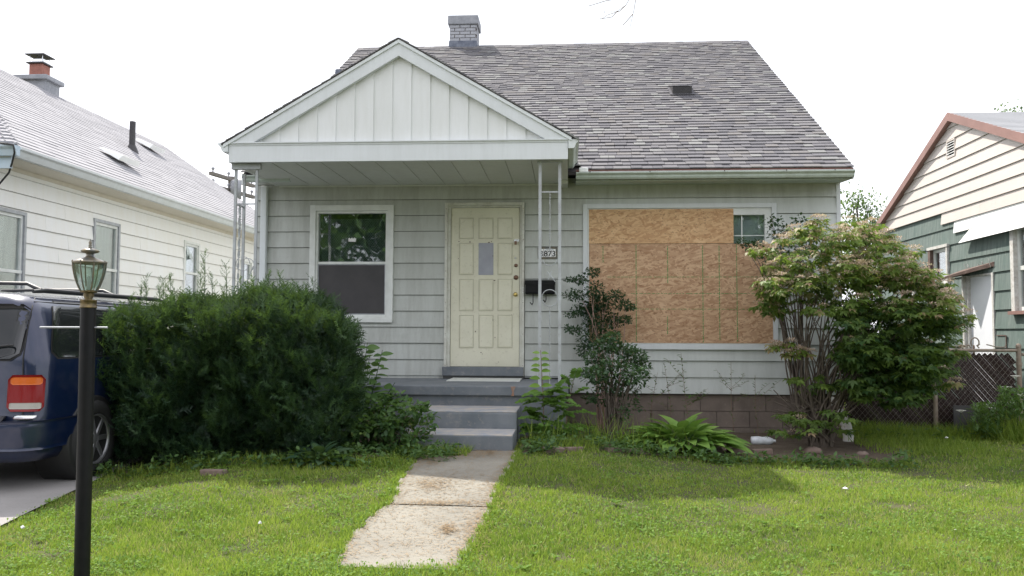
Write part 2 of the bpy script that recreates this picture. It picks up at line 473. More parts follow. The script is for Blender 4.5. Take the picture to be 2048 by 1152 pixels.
# green shakes of the right-hand house: vertical grain and wear
def shake_mat():
    m, t, b = nodes('green_wood_shake')
    g1 = noise(t, 20, 6, pos(t, (1, 1, 0.06)), 0.7)
    g2 = noise(t, 2, 4, pos(t))
    col = mixc(t, ramp(t, g1, 0.35, 0.7), (0.10, 0.137, 0.126), (0.19, 0.232, 0.218))
    col = mixc(t, ramp(t, g2, 0.4, 0.7, 0, 0.5), col, (0.085, 0.14, 0.125))
    col = mixc(t, ramp(t, noise(t, 34, 5, pos(t, (1, 1, 0.1))), 0.62, 0.75, 0, 0.7), col, (0.36, 0.38, 0.34))
    t.links.new(col, b.inputs["Base Color"]); setin(b, Roughness=0.85); bump(t, b, g1, 0.5, 0.006)
    return m
M['shake'] = shake_mat()
def shingle_mat(name, c, c2):
    m, t, b = nodes(name)
    col = mixc(t, ramp(t, noise(t, 170, 3, pos(t), 0.8), 0.35, 0.7), c, c2)
    col = mixc(t, ramp(t, noise(t, 0.9, 4, pos(t)), 0.4, 0.8, 0, 0.15), col, [x * 0.7 for x in c])
    t.links.new(col, b.inputs["Base Color"]); setin(b, Roughness=0.95)
    bump(t, b, noise(t, 220, 2, pos(t)), 0.6, 0.004)
    return m
SH = [shingle_mat('shingle_grey_mauve', (0.118, 0.115, 0.128), (0.165, 0.162, 0.174)),
      shingle_mat('shingle_dark', (0.093, 0.092, 0.104), (0.13, 0.128, 0.142)),
      shingle_mat('shingle_sage', (0.19, 0.192, 0.19), (0.245, 0.247, 0.244)),
      shingle_mat('shingle_tan', (0.15, 0.142, 0.142), (0.192, 0.184, 0.184)),
      shingle_mat('shingle_mid', (0.145, 0.141, 0.148), (0.195, 0.19, 0.198))]
LSH = [shingle_mat('left_roof_light', (0.31, 0.31, 0.33), (0.38, 0.375, 0.40)),
       shingle_mat('left_roof_mid', (0.28, 0.28, 0.30), (0.35, 0.345, 0.37))]
RSH = shingle_mat('right_roof', (0.36, 0.37, 0.39), (0.43, 0.44, 0.46))

# ================================================================= SETTING
def poly_ground(name, pts, mat, dz, kind='structure', sub=0.25):
    """ground-following sheet inside a polygon (pts in x,y)"""
    import bmesh
    bm = bmesh.new()
    vs = [bm.verts.new((p[0], p[1], 0)) for p in pts]
    bm.faces.new(vs)
    xs = [p[0] for p in pts]; ys = [p[1] for p in pts]
    x = math.ceil(min(xs) / sub) * sub
    while x < max(xs):
        bmesh.ops.bisect_plane(bm, geom=bm.verts[:] + bm.edges[:] + bm.faces[:], plane_co=(x, 0, 0), plane_no=(1, 0, 0)); x += sub
    y = math.ceil(min(ys) / sub) * sub
    while y < max(ys):
        bmesh.ops.bisect_plane(bm, geom=bm.verts[:] + bm.edges[:] + bm.faces[:], plane_co=(0, y, 0), plane_no=(0, 1, 0)); y += sub
    for v in bm.verts: v.co.z = float(gz(v.co.x, v.co.y)) + dz
    me = bpy.data.meshes.new(name); bm.to_mesh(me); bm.free()
    me.materials.append(mat)
    o = bpy.data.objects.new(name, me); _link(o, (0, 0, 0), None); o['kind'] = kind
    return o

# ground: fine near, coarse to the horizon
xs = np.concatenate([[-900, -300, -100, -40, -20], np.arange(-12, 12.01, 0.25), [20, 40, 100, 300, 900]])
ys = np.concatenate([[-900, -300, -100, -40, -15, -5], np.arange(0, 14.01, 0.25), [20, 40, 100, 300, 1200]])
X, Y = np.meshgrid(xs, ys); Z = gz(X, Y) * ((Y < 30) & (Y > -2) & (abs(X) < 15))
gm = bpy.data.meshes.new('ground')
nx, ny = len(xs), len(ys)
gm.from_pydata(np.stack([X.ravel(), Y.ravel(), Z.ravel()], 1).tolist(), [], [(j * nx + i, j * nx + i + 1, (j + 1) * nx + i + 1, (j + 1) * nx + i) for j in range(ny - 1) for i in range(nx - 1)])
gm.materials.append(M['lawnbase'])
tag(piece('lawn', gm, (0, 0, 0)), kind='structure')

# front path: concrete flags that narrow into ragged, overgrown edges
Lp = [(676, 1136), (690, 1108), (703, 1080), (716, 1066), (733, 1051), (752, 1030), (775, 1016), (790, 1004), (797, 991), (799, 975), (806, 962), (820, 944), (833, 926), (840, 905)]
Rp = [(908, 1134), (918, 1118), (934, 1092), (944, 1078), (958, 1058), (967, 1040), (974, 1022), (976, 1008), (984, 988), (993, 968), (1008, 945), (1022, 926), (1030, 902)]
Lg = [on_ground(*p) for p in Lp]; Rg = [on_ground(*p) for p in Rp]
def edge_x(pts, y):
    pts = sorted(pts, key=lambda p: p.y)
    return np.interp(y, [p.y for p in pts], [p.x for p in pts])
PATH_Y0, PATH_Y1 = Lg[0].y, 7.93
joints = [PATH_Y0, on_ground(880, 1014).y, PATH_Y1]
path = None
for k in range(2):
    ya, yb = joints[k] + (0.006 if k else 0), joints[k + 1] - 0.006
    yy = np.linspace(ya, yb, 34)
    left = [(float(edge_x(Lg, y)) - 0.025, y) for y in yy]
    right = [(float(edge_x(Rg, y)) + 0.025, y) for y in yy]
    poly = left + right[::-1]
    o = poly_ground('paving_flag' if path else 'garden_path', poly, M['concrete'], 0.010 + 0.003 * k, sub=0.3)
    if path is None:
        path = o; o['label'] = 'old concrete garden path leading from the lawn to the grey porch steps'; o['kind'] = 'structure'
    else:
        o.parent = path
        del o['kind']
PATHPOLY = [(float(p.x), float(p.y)) for p in Lg] + [(float(p.x), float(p.y)) for p in Rg[::-1]]
# driveway
de = [on_ground(-60, 1092), on_ground(0, 1058), on_ground(60, 1028), on_ground(110, 1004), on_ground(155, 982), on_ground(215, 953)]
DRIVE = [(-6.85, -3.0), (-3.55, -3.0), (-3.55, de[0].y - 0.5)] + [(p.x, p.y) for p in de] + [(-4.15, 8.5), (-4.2, 24.0), (-6.85, 24.0)]
tag(poly_ground('driveway', DRIVE, M['drive'], 0.02, sub=0.6), 'grey concrete driveway between the two houses under the blue van', kind='structure')
# planting bed at the foot of the house, and soil under the hedge
BED = [(-0.45, 7.75), (-0.1, 8.1), (0.9, 8.3), (1.9, 8.35), (2.9, 8.35), (3.3, 8.6), (3.6, 9.2), (3.45, 10.6), (0.02, 10.6), (0.02, 9.2), (-0.45, 9.2)]
tag(poly_ground('soil_bed', BED, M['soil'], 0.012), kind='structure')
HBED = [(-4.3, 7.1), (-3.0, 7.0), (-1.9, 7.2), (-1.5, 7.7), (-1.5, 9.1), (-4.25, 9.1)]
tag(poly_ground('hedge_soil', HBED, M['soil'], 0.012), kind='structure')

# ================================================================= MAIN HOUSE
WY = 10.61                       # face of the front wall
HX0, HX1 = -4.06, 3.38
house = thing('house', (-0.34, WY, 0), 'small pale green bungalow with gabled porch and boarded picture window', 'house')

def board(wall, a0, a1, z0, z1, name, mat, parent, lip=0.016, back=0.003, a0t=None, a1t=None):
    """one lapped board. wall(a, out, z) -> world"""
    a0t = a0 if a0t is None else a0t; a1t = a1 if a1t is None else a1t
    v = [wall(a0, lip, z0), wall(a1, lip, z0), wall(a1, -0.01, z0), wall(a0, -0.01, z0),
         wall(a0t, back, z1), wall(a1t, back, z1), wall(a1t, -0.01, z1), wall(a0t, -0.01, z1)]
    return MB().hexa(v).build(name, mat, parent)
SPLIT = True
def siding(wall, a0, a1, z0, z1, step, openings, mat, parent, name='siding_board', fa0=None, fa1=None, zoff=0.0):
    """rows of lapped boards with openings (a0,a1,z0,z1) left out; fa0/fa1 clip the ends by height"""
    z = z0
    while z < z1 - 0.01:
        zt = min(z + step, z1)
        ops = [o for o in openings if o[2] < zt - 1e-4 and o[3] > z + 1e-4]
        cuts = sorted({a0, a1} | {min(max(c, a0), a1) for o in ops for c in (o[0], o[1])})
        for c0, c1 in zip(cuts[:-1], cuts[1:]):
            if c1 - c0 < 0.004: continue
            mid = (c0 + c1) / 2
            spans = [(z, zt)]
            for o in ops:
                if o[0] <= mid <= o[1]:
                    ns = []
                    for (s0, s1) in spans:
                        if o[2] > s0 + 0.004: ns.append((s0, min(s1, o[2])))
                        if o[3] < s1 - 0.004: ns.append((max(s0, o[3]), s1))
                    spans = ns
            for (s0, s1) in spans:
                if s1 - s0 < 0.005: continue
                if c1 - c0 > 1.5 and fa0 is None and SPLIT:      # butt joint somewhere along the row
                    cj = random.uniform(c0 + .3, c1 - .3)
                    k0 = 1 - (s0 - z) / step; k1 = 1 - (s1 - z) / step; m_ = mat(mid, s0) if callable(mat) else mat
                    for q, (e0, e1) in enumerate(((c0, cj - .001), (cj + .001, c1))):
                        jo = random.uniform(-.0012, .0012)
                        board(wall, e0, e1, s0 + (.0035 if abs(s0 - z) < 1e-4 else 0) + jo, s1 - (.0015 if s1 >= zt - 1e-4 else 0), name, m_, parent, 0.003 + (0.021 + jo * 2) * k0, 0.003 + (0.021 + jo) * k1)
                    continue
                k0 = 1 - (s0 - z) / step; k1 = 1 - (s1 - z) / step
                b0, b1, t0, t1 = c0, c1, c0, c1
                if fa0 and c0 == a0: b0, t0 = max(c0, fa0(s0)), max(c0, fa0(s1))
                if fa1 and c1 == a1: b1, t1 = min(c1, fa1(s0)), min(c1, fa1(s1))
                if b1 - b0 < 0.02: continue
                if t1 < t0: t0 = t1 = (t0 + t1) / 2
                m_ = mat(mid, s0) if callable(mat) else mat
                board(wall, b0, b1, s0 + (.0035 if abs(s0 - z) < 1e-4 else 0), s1 - (.0015 if s1 >= zt - 1e-4 else 0), name, m_, parent, 0.003 + 0.021 * k0, 0.003 + 0.021 * k1, t0, t1)
        z += step
def front(a, out, z): return (a, WY - out, z)

ZB, STEP = 0.511, 0.2055
# openings in the front wall
def ox(u, v=550): return at_y(u, v, WY).x
def oz(u, v): return at_y(u, v, WY).z
WIN = (ox(627), ox(782), oz(700, 637), oz(700, 417))
DOR = (ox(895), ox(1046), 0.60, oz(970, 409))
PIC = (ox(1172), ox(1548), oz(1360, 693), oz(1360, 412))
# back wall of the house, with openings
MB().box(HX0, WIN[0], WY + .01, WY + .15, ZB, 3.3).box(WIN[0], WIN[1], WY + .01, WY + .15, ZB, WIN[2]).box(WIN[0], WIN[1], WY + .01, WY + .15, WIN[3], 3.3) \
    .box(WIN[1], DOR[0], WY + .01, WY + .15, ZB, 3.3).box(DOR[0], DOR[1], WY + .01, WY + .15, DOR[3], 3.3).box(DOR[1], PIC[0], WY + .01, WY + .15, ZB, 3.3) \
    .box(PIC[0], PIC[1], WY + .01, WY + .15, ZB, PIC[2]).box(PIC[0], PIC[1], WY + .01, WY + .15, PIC[3], 3.3).box(PIC[1], HX1 - 0.01, WY + .01, WY + .15, ZB, 3.3).build('wall', M['joint'], house)
DORX = (ox(891), ox(1050), 0.0, oz(970, 407))
OPS = [WIN, DORX, PIC]
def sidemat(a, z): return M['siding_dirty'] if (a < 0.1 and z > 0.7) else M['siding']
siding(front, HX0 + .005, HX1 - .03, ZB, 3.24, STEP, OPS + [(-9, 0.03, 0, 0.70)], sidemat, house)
# corner posts, side and back walls
box('corner_trim', M['trim'], house, HX1 - .03, HX1 + .02, WY - .022, WY + .05, ZB - .01, 3.25)
for s, x0, x1 in ((-1, HX0, HX0 + .15), (1, HX1 - .15, HX1)):
    MB().prism([(WY + .15, .3), (WY + 10.4, .3), (WY + 10.4, 3.3), (WY + 5.2, 6.5), (WY + .15, 3.3)], 'x', x0, x1).build('side_wall', M['siding'], house)
box('rear_wall', M['siding'], house, HX0, HX1, WY + 10.4, WY + 10.55, .3, 3.3)
# foundation blocks showing to the right of the porch
MB().box(HX0 + .03, HX1 - .03, WY + .05, WY + .5, -0.2, ZB - .005).build('foundation', M['mortar'], house)
for r_ in range(3):
    z0 = ZB - .01 - .2 * (r_ + 1)
    x = 0.05 - (0.2 if r_ % 2 else 0)
    while x < HX1 - .03:
        xa, xb = max(x, 0.05), min(x + .395, HX1 - .03)
        if xb - xa > .04:
            box('foundation_block', M['found'], house, xa, xb, WY + .03 + random.uniform(0, .004), WY + .06, z0, z0 + .193)
        x += .403
# --- windows
def frame_ring(name, mat, parent, x0, x1, z0, z1, w, y0, y1, bevel=0.003, wb=None, wt=None):
    wb = w if wb is None else wb; wt = w if wt is None else wt
    m = MB()
    m.box(x0, x0 + w, y0, y1, z0, z1); m.box(x1 - w, x1, y0, y1, z0, z1)
    m.box(x0 + w, x1 - w, y0 + .0015, y1, z0, z0 + wb); m.box(x0 + w, x1 - w, y0 + .0015, y1, z1 - wt, z1)
    return m.build(name, mat, parent, bevel=bevel)
# sash window left of the door
wx0, wx1, wz0, wz1 = ox(620), ox(787), oz(700, 643), oz(700, 411)
win = frame_ring('window', M['vinyl'], house, wx0, wx1, wz0, wz1, .075, WY - .045, WY + .03, wb=.06)
frame_ring('inner_frame', M['vinyl'], win, wx0 + .076, wx1 - .076, wz0 + .061, wz1 - .076, .028, WY - .022, WY + .05)
ix0, ix1, iz0, iz1 = wx0 + .104, wx1 - .104, wz0 + .09, wz1 - .104
zm = oz(700, 526)
box('sill', M['vinyl'], win, wx0 + .0, wx1 + .0, WY - .06, WY - .046, wz0 - .012, wz0 + .045, bevel=.003)
box('meeting_rail', M['vinyl'], win, ix0, ix1, WY - .012, WY + .03, zm - .016, zm + .016, bevel=.003)
frame_ring('lower_sash', M['alu'], win, ix0, ix1, iz0, zm - .017, .012, WY - .008, WY + .02)
box('insect_screen', M['screen'], win, ix0 + .012, ix1 - .012, WY + .0, WY + .004, iz0 + .012, zm - .029)
box('pane', M['glass'], win, ix0, ix1, WY + .02, WY + .026, zm + .017, iz1)
# expanded security mesh behind the upper pane
def mesh_grille(name, x0, x1, z0, z1, y, mat, parent, cw=.032, ch=.020, r_=.0022):
    m = MB(); nxn = int((x1 - x0) / cw)
    nzn = int((z1 - z0) / ch)
    for j in range(nzn):
        for i in range(nxn):
            cx, cz = x0 + (i + .5) * cw, z0 + (j + .5) * ch
            for sx in (-1, 1):
                a = (cx, cz - ch / 2) ; b = (cx + sx * cw / 2, cz)
                m.add([(a[0], y, a[1] - r_), (b[0], y, b[1] - r_), (b[0], y, b[1] + r_), (a[0], y, a[1] + r_)], [(0, 1, 2, 3)])
                b2 = (cx, cz + ch / 2)
                m.add([(b[0], y, b[1] - r_), (b2[0], y, b2[1] - r_), (b2[0], y, b2[1] + r_), (b[0], y, b[1] + r_)], [(0, 1, 2, 3)])
    o = m.build(name, mat, parent); o['kind'] = 'stuff'; return o
mesh_grille('security_mesh', ix0, ix1, zm + .02, iz1 - .06, WY + .05, surf('mesh_green_metal', (0.16, 0.22, 0.20), rough=0.5), win)
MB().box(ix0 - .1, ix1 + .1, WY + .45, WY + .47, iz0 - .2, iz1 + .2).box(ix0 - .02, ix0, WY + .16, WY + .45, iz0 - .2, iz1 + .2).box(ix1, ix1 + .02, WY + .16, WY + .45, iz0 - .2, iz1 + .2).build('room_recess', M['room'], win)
pn = at_y(704, 479, WY)
MB().prism([(pn.x - .05, pn.z - .025), (pn.x + .045, pn.z - .03), (pn.x + .05, pn.z + .02), (pn.x + .035, pn.z + .012), (pn.x + .028, pn.z + .028), (pn.x + .01, pn.z + .01), (pn.x - .005, pn.z + .026), (pn.x - .02, pn.z + .01), (pn.x - .04, pn.z + .024), (pn.x - .052, pn.z + .012)], 'y', WY + .012, WY + .014).build('torn_sticker', M['paper'], win)

# picture window, boarded
px0, px1, pz0, pz1 = ox(1166), ox(1553), oz(1360, 699), oz(1360, 408)
pic = frame_ring('picture_window', M['trim'], house, px0, px1, pz0, pz1, .058, WY - .05, WY + .03, wb=.068)
pic['label'] = 'picture window with a wide pale frame, boarded with strand board'
frame_ring('inner_frame', M['vinyl'], pic, px0 + .059, px1 - .059, pz0 + .069, pz1 - .059, .018, WY - .03, WY + .03)
bx0, bx1 = ox(1178), ox(1543); bzm = oz(1360, 488); bzt = oz(1320, 419); bzb = oz(1360, 686); bxs = ox(1467)
box('strand_board', M['osb2'], pic, bx0, bxs, WY - .034, WY - .018, bzm + .003, bzt, label='upper orange strand board with a short right end')
box('strand_board', M['osb'], pic, bx0 + .003, bx1, WY - .036, WY - .020, bzb, bzm - .003, label='large lower strand board with green printed lines')
gl = [(1206, 492, 525, 'v'), (1272, 490, 683, 'v'), (1335, 492, 566, 'v'), (1335, 632, 668, 'v'), (1405, 490, 685, 'v'), (1438, 490, 680, 'v'), (1473, 490, 683, 'v')]
for (u, v0, v1, k) in gl:
    a = at_y(u, v0, WY - .037); b = at_y(u, v1, WY - .037); m = MB(); z = b.z
    while z < a.z:
        l = random.uniform(.01, .045); m.box(a.x - .005, a.x + .005, WY - .0375, WY - .0362, z, min(z + l, a.z)); z += l + random.uniform(.003, .012)
    m.build('printed_line', M['green_ink'], pic)
for v in (554, 587, 618):
    a = at_y(1215 if v == 554 else 1262, v, WY - .037); b = at_y(1541, v + 1, WY - .037); m = MB(); x = a.x
    while x < b.x:
        l = random.uniform(.01, .05); m.box(x, min(x + l, b.x), WY - .0377, WY - .0364, a.z - .0035, a.z + .0035); x += l + random.uniform(.004, .025)
    m.build('printed_line', M['green_ink'], pic)
# uncovered corner of the window: sash, panes, muntins, blind behind
cx0, cx1, cz0, cz1 = bxs + .002, ox(1530), bzm, oz(1500, 430)
box('head_rail', M['vinyl'], pic, bxs, bx1, WY - .026, WY + .02, cz1, bzt + .005)
box('sash_stile', M['vinyl'], pic, cx1, bx1, WY - .026, WY + .02, cz0, cz1)
box('pane', M['glass'], pic, bx0, cx1, WY + .012, WY + .017, pz0 + .05, cz1)
box('muntin', M['vinyl'], pic, ox(1485) - .006, ox(1485) + .006, WY + .006, WY + .018, cz0 - .3, cz1)
box('muntin', M['vinyl'], pic, bxs - .1, cx1, WY + .007, WY + .018, oz(1500, 471) - .005, oz(1500, 471) + .005)
box('blind', M['blind'], pic, px0 + .05, px1 - .05, WY + .08, WY + .09, pz0, pz1)

# --- front door
dx0, dx1, dz0, dz1 = ox(902), ox(1039), oz(970, 733), oz(970, 416)
door = MB().box(dx0, dx1, WY - .01, WY + .03, dz0, dz1).build('door', M['door'], house, bevel=.003)
door['label'] = 'cream panelled front door with dents and a row of locks'
fx0, fx1, fzt = ox(890), ox(1049), oz(970, 406)
m = MB().box(fx0, fx0 + .035, WY - .055, WY + .04, .69, fzt).box(fx0 + .035, dx0 - .004, WY - .03, WY + .04, .69, fzt).box(fx1 - .032, fx1, WY - .055, WY + .04, .69, fzt).box(dx1 + .004, fx1 - .032, WY - .03, WY + .04, .69, fzt)
m.box(fx0 + .035, fx1 - .032, WY - .052, WY + .04, fzt - .038, fzt).box(fx0 + .035, fx1 - .032, WY - .028, WY + .04, dz1 + .003, fzt - .038)
m.build('door_frame', M['door_frame'], house, bevel=.003)
for k in range(11):
    for xx in (fx0 + .017, fx1 - .016):
        if k % 2 == 0:
            MB().lathe((xx, WY - .0555, .85 + k * .2), [(0, -.003), (.004, -.002), (.005, .001)], 8, axis='y').build('frame_screw', M['bronze'], house)
rows = [(435.5, 478), (486, 550), (558, 622), (630, 696)]
cols_ = [(918, 947.5), (957, 987), (995, 1025)]
for r_, (v0, v1) in enumerate(rows):
    for c_, (u0, u1) in enumerate(cols_):
        a, b = at_y(u0, v1, WY - .01), at_y(u1, v0, WY - .01)
        if (r_, c_) == (1, 1):
            box('door_glass', M['greyfilm'], door, a.x, b.x, WY - .014, WY - .009, a.z, b.z, label='small frosted grey pane in the door')
            continue
        w = .007
        p = MB().box(a.x, a.x + w, WY - .0155, WY - .0105, a.z, b.z).box(b.x - w, b.x, WY - .0155, WY - .0105, a.z, b.z).box(a.x + w, b.x - w, WY - .016, WY - .0105, a.z, a.z + w).box(a.x + w, b.x - w, WY - .016, WY - .0105, b.z - w, b.z)
        xi0, xi1, zi0, zi1 = a.x + .02, b.x - .02, a.z + .02, b.z - .02
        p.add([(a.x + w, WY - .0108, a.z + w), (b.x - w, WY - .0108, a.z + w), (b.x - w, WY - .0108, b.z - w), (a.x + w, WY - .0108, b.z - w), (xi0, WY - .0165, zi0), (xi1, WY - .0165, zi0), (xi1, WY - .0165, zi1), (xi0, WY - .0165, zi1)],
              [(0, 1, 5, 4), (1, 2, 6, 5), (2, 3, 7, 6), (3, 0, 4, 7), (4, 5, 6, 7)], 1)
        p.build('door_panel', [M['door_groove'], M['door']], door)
def knob(u, v, r_, mat, name, depth=.03, label=None):
    p = at_y(u, v, WY - .01)
    MB().lathe(p, [(r_ * 1.25, 0), (r_ * 1.3, -.004), (r_ * .9, -.008), (r_ * .5, -.012), (r_ * .55, -depth * .6), (r_, -depth * .8), (r_ * .9, -depth), (0, -depth * 1.05)], 16, axis='y').build(name, mat, door, label=label)
knob(1031, 589, .022, M['gold'], 'door_knob', .05, 'polished brass door knob')
knob(1032, 555, .024, M['bronze'], 'deadbolt', .02)
knob(1032, 531, .018, M['bronze'], 'deadbolt', .014)
knob(1031, 516, .010, M['chrome'], 'lock_hole', .006)
p = at_y(1033, 481, WY - .012)
hs = box('hasp', M['chrome'], door, p.x - .035, p.x + .035, WY - .018, WY - .0125, p.z - .016, p.z + .016)
box('padlock', M['bronze'], door, p.x - .025, p.x + .005, WY - .045, WY - .02, p.z - .055, p.z - .01, bevel=.004)
mk = MB()
for (u, v, a, b) in [(940, 484, 4, 2), (983, 483, 2, 2), (918, 483, 3, 1.5), (978, 485, 5, 2), (917, 517, 1.5, 1.5), (986, 512, 1.5, 3), (950, 524, 1, 1), (989, 561, 4, 2), (986, 640, 1.5, 3), (951, 663, 2, 3.5), (962, 705, 3, 1.5), (990, 675, 1.5, 3), (1023, 629, 1, 1), (1027, 628, 1, 1), (997, 724, 1.5, 1.5), (965, 708, 2, 1)]:
    q = at_y(u, v, WY - .012); mk.box(q.x - a * .0025, q.x + a * .0025, WY - .0172, WY - .0102, q.z - b * .0025, q.z + b * .0025)
mk.build('paint_chip', M['woodbrown'], door)
tz = oz(970, 751)
box('door_light_block', M['joint'], house, fx0 + .01, fx1 - .01, WY + .042, WY + .06, .45, 2.95)  # unseen dark sheet added to stop sunlight leaking past the door
box('sill_light_block', M['joint'], house, fx0, fx1, WY - .11, WY + .04, .6, tz - .002)  # dark filler added against the light leak below the sill
box('door_sill', M['greyblue'], house, fx0 - .01, fx1 - .005, WY - .12, WY + .04, tz - .0, dz0 - .002, bevel=.006)
# --- downspout at the left corner, starter strip
MB().box(ox(523), ox(535), WY - .09, WY - .02, .5, 3.16).build('downspout', M['gutter_white'], house, bevel=.01)
box('starter_strip', M['siding_dirty'], house, HX0, fx0, WY - .012, WY + .009, .655, .70)
# --- porch slab frame values
PY = 9.05                                 # front of porch beam
bm_l, bm_r = at_y(457, 305, PY).x, at_y(1136, 305, PY).x
zb0, zb1 = at_y(797, 321.5, PY).z, at_y(797, 288, PY).z
beam = box('porch_beam', M['trim'], house, bm_l, bm_r, PY, PY + .05, zb0, zb1, bevel=.003)
MB().prism([(PY - .006, zb1), (PY + .05, zb1), (PY + .05, zb1 + .035), (PY - .022, zb1 + .035), (PY - .022, zb1 + .024), (PY - .008, zb1 + .012)], 'x', bm_l + .005, bm_r).build('beam_moulding', M['trim'], house)
box('side_beam', M['soffit'], house, bm_l + .001, bm_l + .05, PY + .05, WY - .02, zb0 + .002, zb1)
box('side_beam', M['soffit'], house, bm_r - .1, bm_r - .001, PY + .05, WY - .02, zb0 + .002, zb1)
box('side_beam', M['soffit'], house, bm_r - .088, bm_r - .0, WY - .32, WY - .02, zb0 - .045, zb0 + .002)
# soffit panels, one by one
uu = [541, 588.5, 640, 693, 749, 804, 852, 901, 958, 1010, 1062]
xs_ = [bm_l + .05] + [at_y(u, 325, PY + .03).x for u in uu] + [bm_r - .1]
for a, b in zip(xs_[:-1], xs_[1:]):
    MB().hexa([(a + .002, PY + .05, zb0 + .006), (b - .002, PY + .05, zb0 + .010), (b - .002, WY - .02, zb0 + .010), (a + .002, WY - .02, zb0 + .006), (a + .002, PY + .05, zb0 + .02), (b - .002, PY + .05, zb0 + .02), (b - .002, WY - .02, zb0 + .02), (a + .002, WY - .02, zb0 + .02)]) \
        .box(b - .022, b - .004, PY + .05, WY - .02, zb0 + .002, zb0 + .011).build('soffit_panel', M['soffit'], house)
box('soffit_deck', M['mortar'], house, bm_l + .05, bm_r - .1, PY + .05, WY, zb0 + .021, zb0 + .03)
box('soffit_moulding', M['soffit'], house, bm_l + .05, bm_r - .1, WY - .03, WY - .019, zb0 - .012, zb0 + .006)
# gable: peak and eaves
pk = at_y(797, 76, PY - .03); el = at_y(446, 280, PY - .03); er = at_y(1143, 278, PY - .03)
zp, ze = pk.z, (el.z + er.z) / 2; xp = pk.x; sl = (zp - ze) / ((er.x - el.x) / 2)
GY = PY + .06
nb = 18; gx0, gx1 = at_y(520.5, 285, GY).x - .2, bm_r + .05
step_b = at_y(557.5, 285, GY).x - at_y(520.5, 285, GY).x
def rake_z(x): return zp - sl * abs(x - xp) - .19
x = gx0
zg0 = zb1 + .02
while x < bm_r:
    a, b = x, x + step_b
    segs = [(a, min(b, xp)), (max(a, xp), b)] if a < xp < b else [(a, b)]
    m = MB()
    for (s0, s1) in segs:
        z0_, z1_ = rake_z(s0) + .06, rake_z(s1) + .06
        if max(z0_, z1_) <= zg0 + .005: continue
        if z0_ < zg0: s0 += (zg0 - z0_) / sl; z0_ = zg0 + .001
        if z1_ < zg0: s1 -= (zg0 - z1_) / sl; z1_ = zg0 + .001
        o0 = .016 * (s0 - a) / step_b; o1 = .016 * (s1 - a) / step_b
        m.hexa([(s0, GY - o0, zg0), (s1 , GY - o1, zg0), (s1, GY + .02, zg0), (s0, GY + .02, zg0), (s0, GY - o0, z0_), (s1, GY - o1, z1_), (s1, GY + .02, z1_), (s0, GY + .02, z0_)])
    if m.v: m.build('gable_board', M['gable'], house)
    x += step_b
# rake boards (two a side, mitred at the peak), mouldings above them, roof edge
for s in (-1, 1):
    xe = el.x if s < 0 else er.x
    zE = zp - sl * abs(xe - xp)
    def strip(name, mat, top, bot, y0, y1):
        # band under the roof line between vertical offsets top and bot
        q = [(xp, zp - top), (xe, zE - top), (xe, zE - bot) if zE - bot > zg0 + .0 else (xe, zE - top - .001), (xp, zp - bot)]
        if zE - bot < zb1 + .036:
            zl = zb1 + .036
            xc = xp + s * (zp - bot - zl) / sl
            q = [(xp, zp - top), (xe, zE - top), (xe - s * .05, zl), (xc, zl), (xp, zp - bot)]
            if zE - top < zl: q[1] = (xp + s * (zp - top - zl) / sl, zl); q.pop(2)
        MB().prism(q, 'y', y0, y1).build(name, mat, house)
    strip('rake_board', M['trim'], .045, .192, PY - .012, PY + .045)
    q = [(xp, zp - .012), (xe, zE - .012), (xe, zE - .05), (xp, zp - .05)]
    MB().prism(q, 'y', PY - .028, PY - .013).build('rake_moulding', M['gutter_white'], house)

# --- roofs
ROOF_Y0, ROOF_Y1 = 10.16, 15.85
RZ0 = at_y(1684, 334, ROOF_Y0).z; RZ1 = at_y(1497, 83, ROOF_Y1).z
tanr = (RZ1 - RZ0) / (ROOF_Y1 - ROOF_Y0); rang = math.atan(tanr); RL = math.hypot(RZ1 - RZ0, ROOF_Y1 - ROOF_Y0)
RN = Vector((0, -math.sin(rang), math.cos(rang))); RD = Vector((0, math.cos(rang), math.sin(rang)))
RX0, RX1 = HX0 - .03, HX1 + .04
roof = MB().prism([(ROOF_Y0, RZ0 - .03), (ROOF_Y1, RZ1 - .03), (2 * ROOF_Y1 - ROOF_Y0, RZ0 - .03), (2 * ROOF_Y1 - ROOF_Y0, RZ0 - .07), (ROOF_Y1, RZ1 - .14), (ROOF_Y0, RZ0 - .07)], 'x', RX0 + .01, RX1 - .01).build('roof', M['asphalt_edge'], house)
for s, xe in ((-1, RX0), (1, RX1)):
    MB().prism([(ROOF_Y0, RZ0 - .015), (ROOF_Y1, RZ1 - .015), (2 * ROOF_Y1 - ROOF_Y0, RZ0 - .015), (2 * ROOF_Y1 - ROOF_Y0, RZ0 - .15), (ROOF_Y1, RZ1 - .16), (ROOF_Y0, RZ0 - .15)], 'x', min(xe, xe - s * .02), max(xe, xe - s * .02)).build('rake_trim', M['gutter_white'], roof)
def roof_pt(x, d, h=0.0): return Vector((x, ROOF_Y0, RZ0)) + Vector((0, RD.y, RD.z)) * d + RN * h
EXPO = .121
def hidden_by_porch(x, d):
    p = roof_pt(x, d)
    return p.z < (zp - sl * abs(p.x - xp)) - .02
shing = []
course = 0
d = -0.02
while d < RL - .02:
    x = RX0 - random.uniform(0, .12)
    dark_run = 0
    while x < RX1:
        w = random.choice([.09, .11, .13, .15, .17, .2]) * random.uniform(.9, 1.1)
        xa, xb = max(x, RX0), min(x + w, RX1)
        tone = random.choices([0, 1, 2, 3, 4], [30, 16, 11, 12, 30])[0]
        if xb - xa > .012 and not hidden_by_porch((xa + xb) / 2, d + EXPO):
            shing.append((xa, xb, d, tone, random.choice([0.0, 0.0045])))
        x += w
    d += EXPO; course += 1
rotx = rang
tones = []
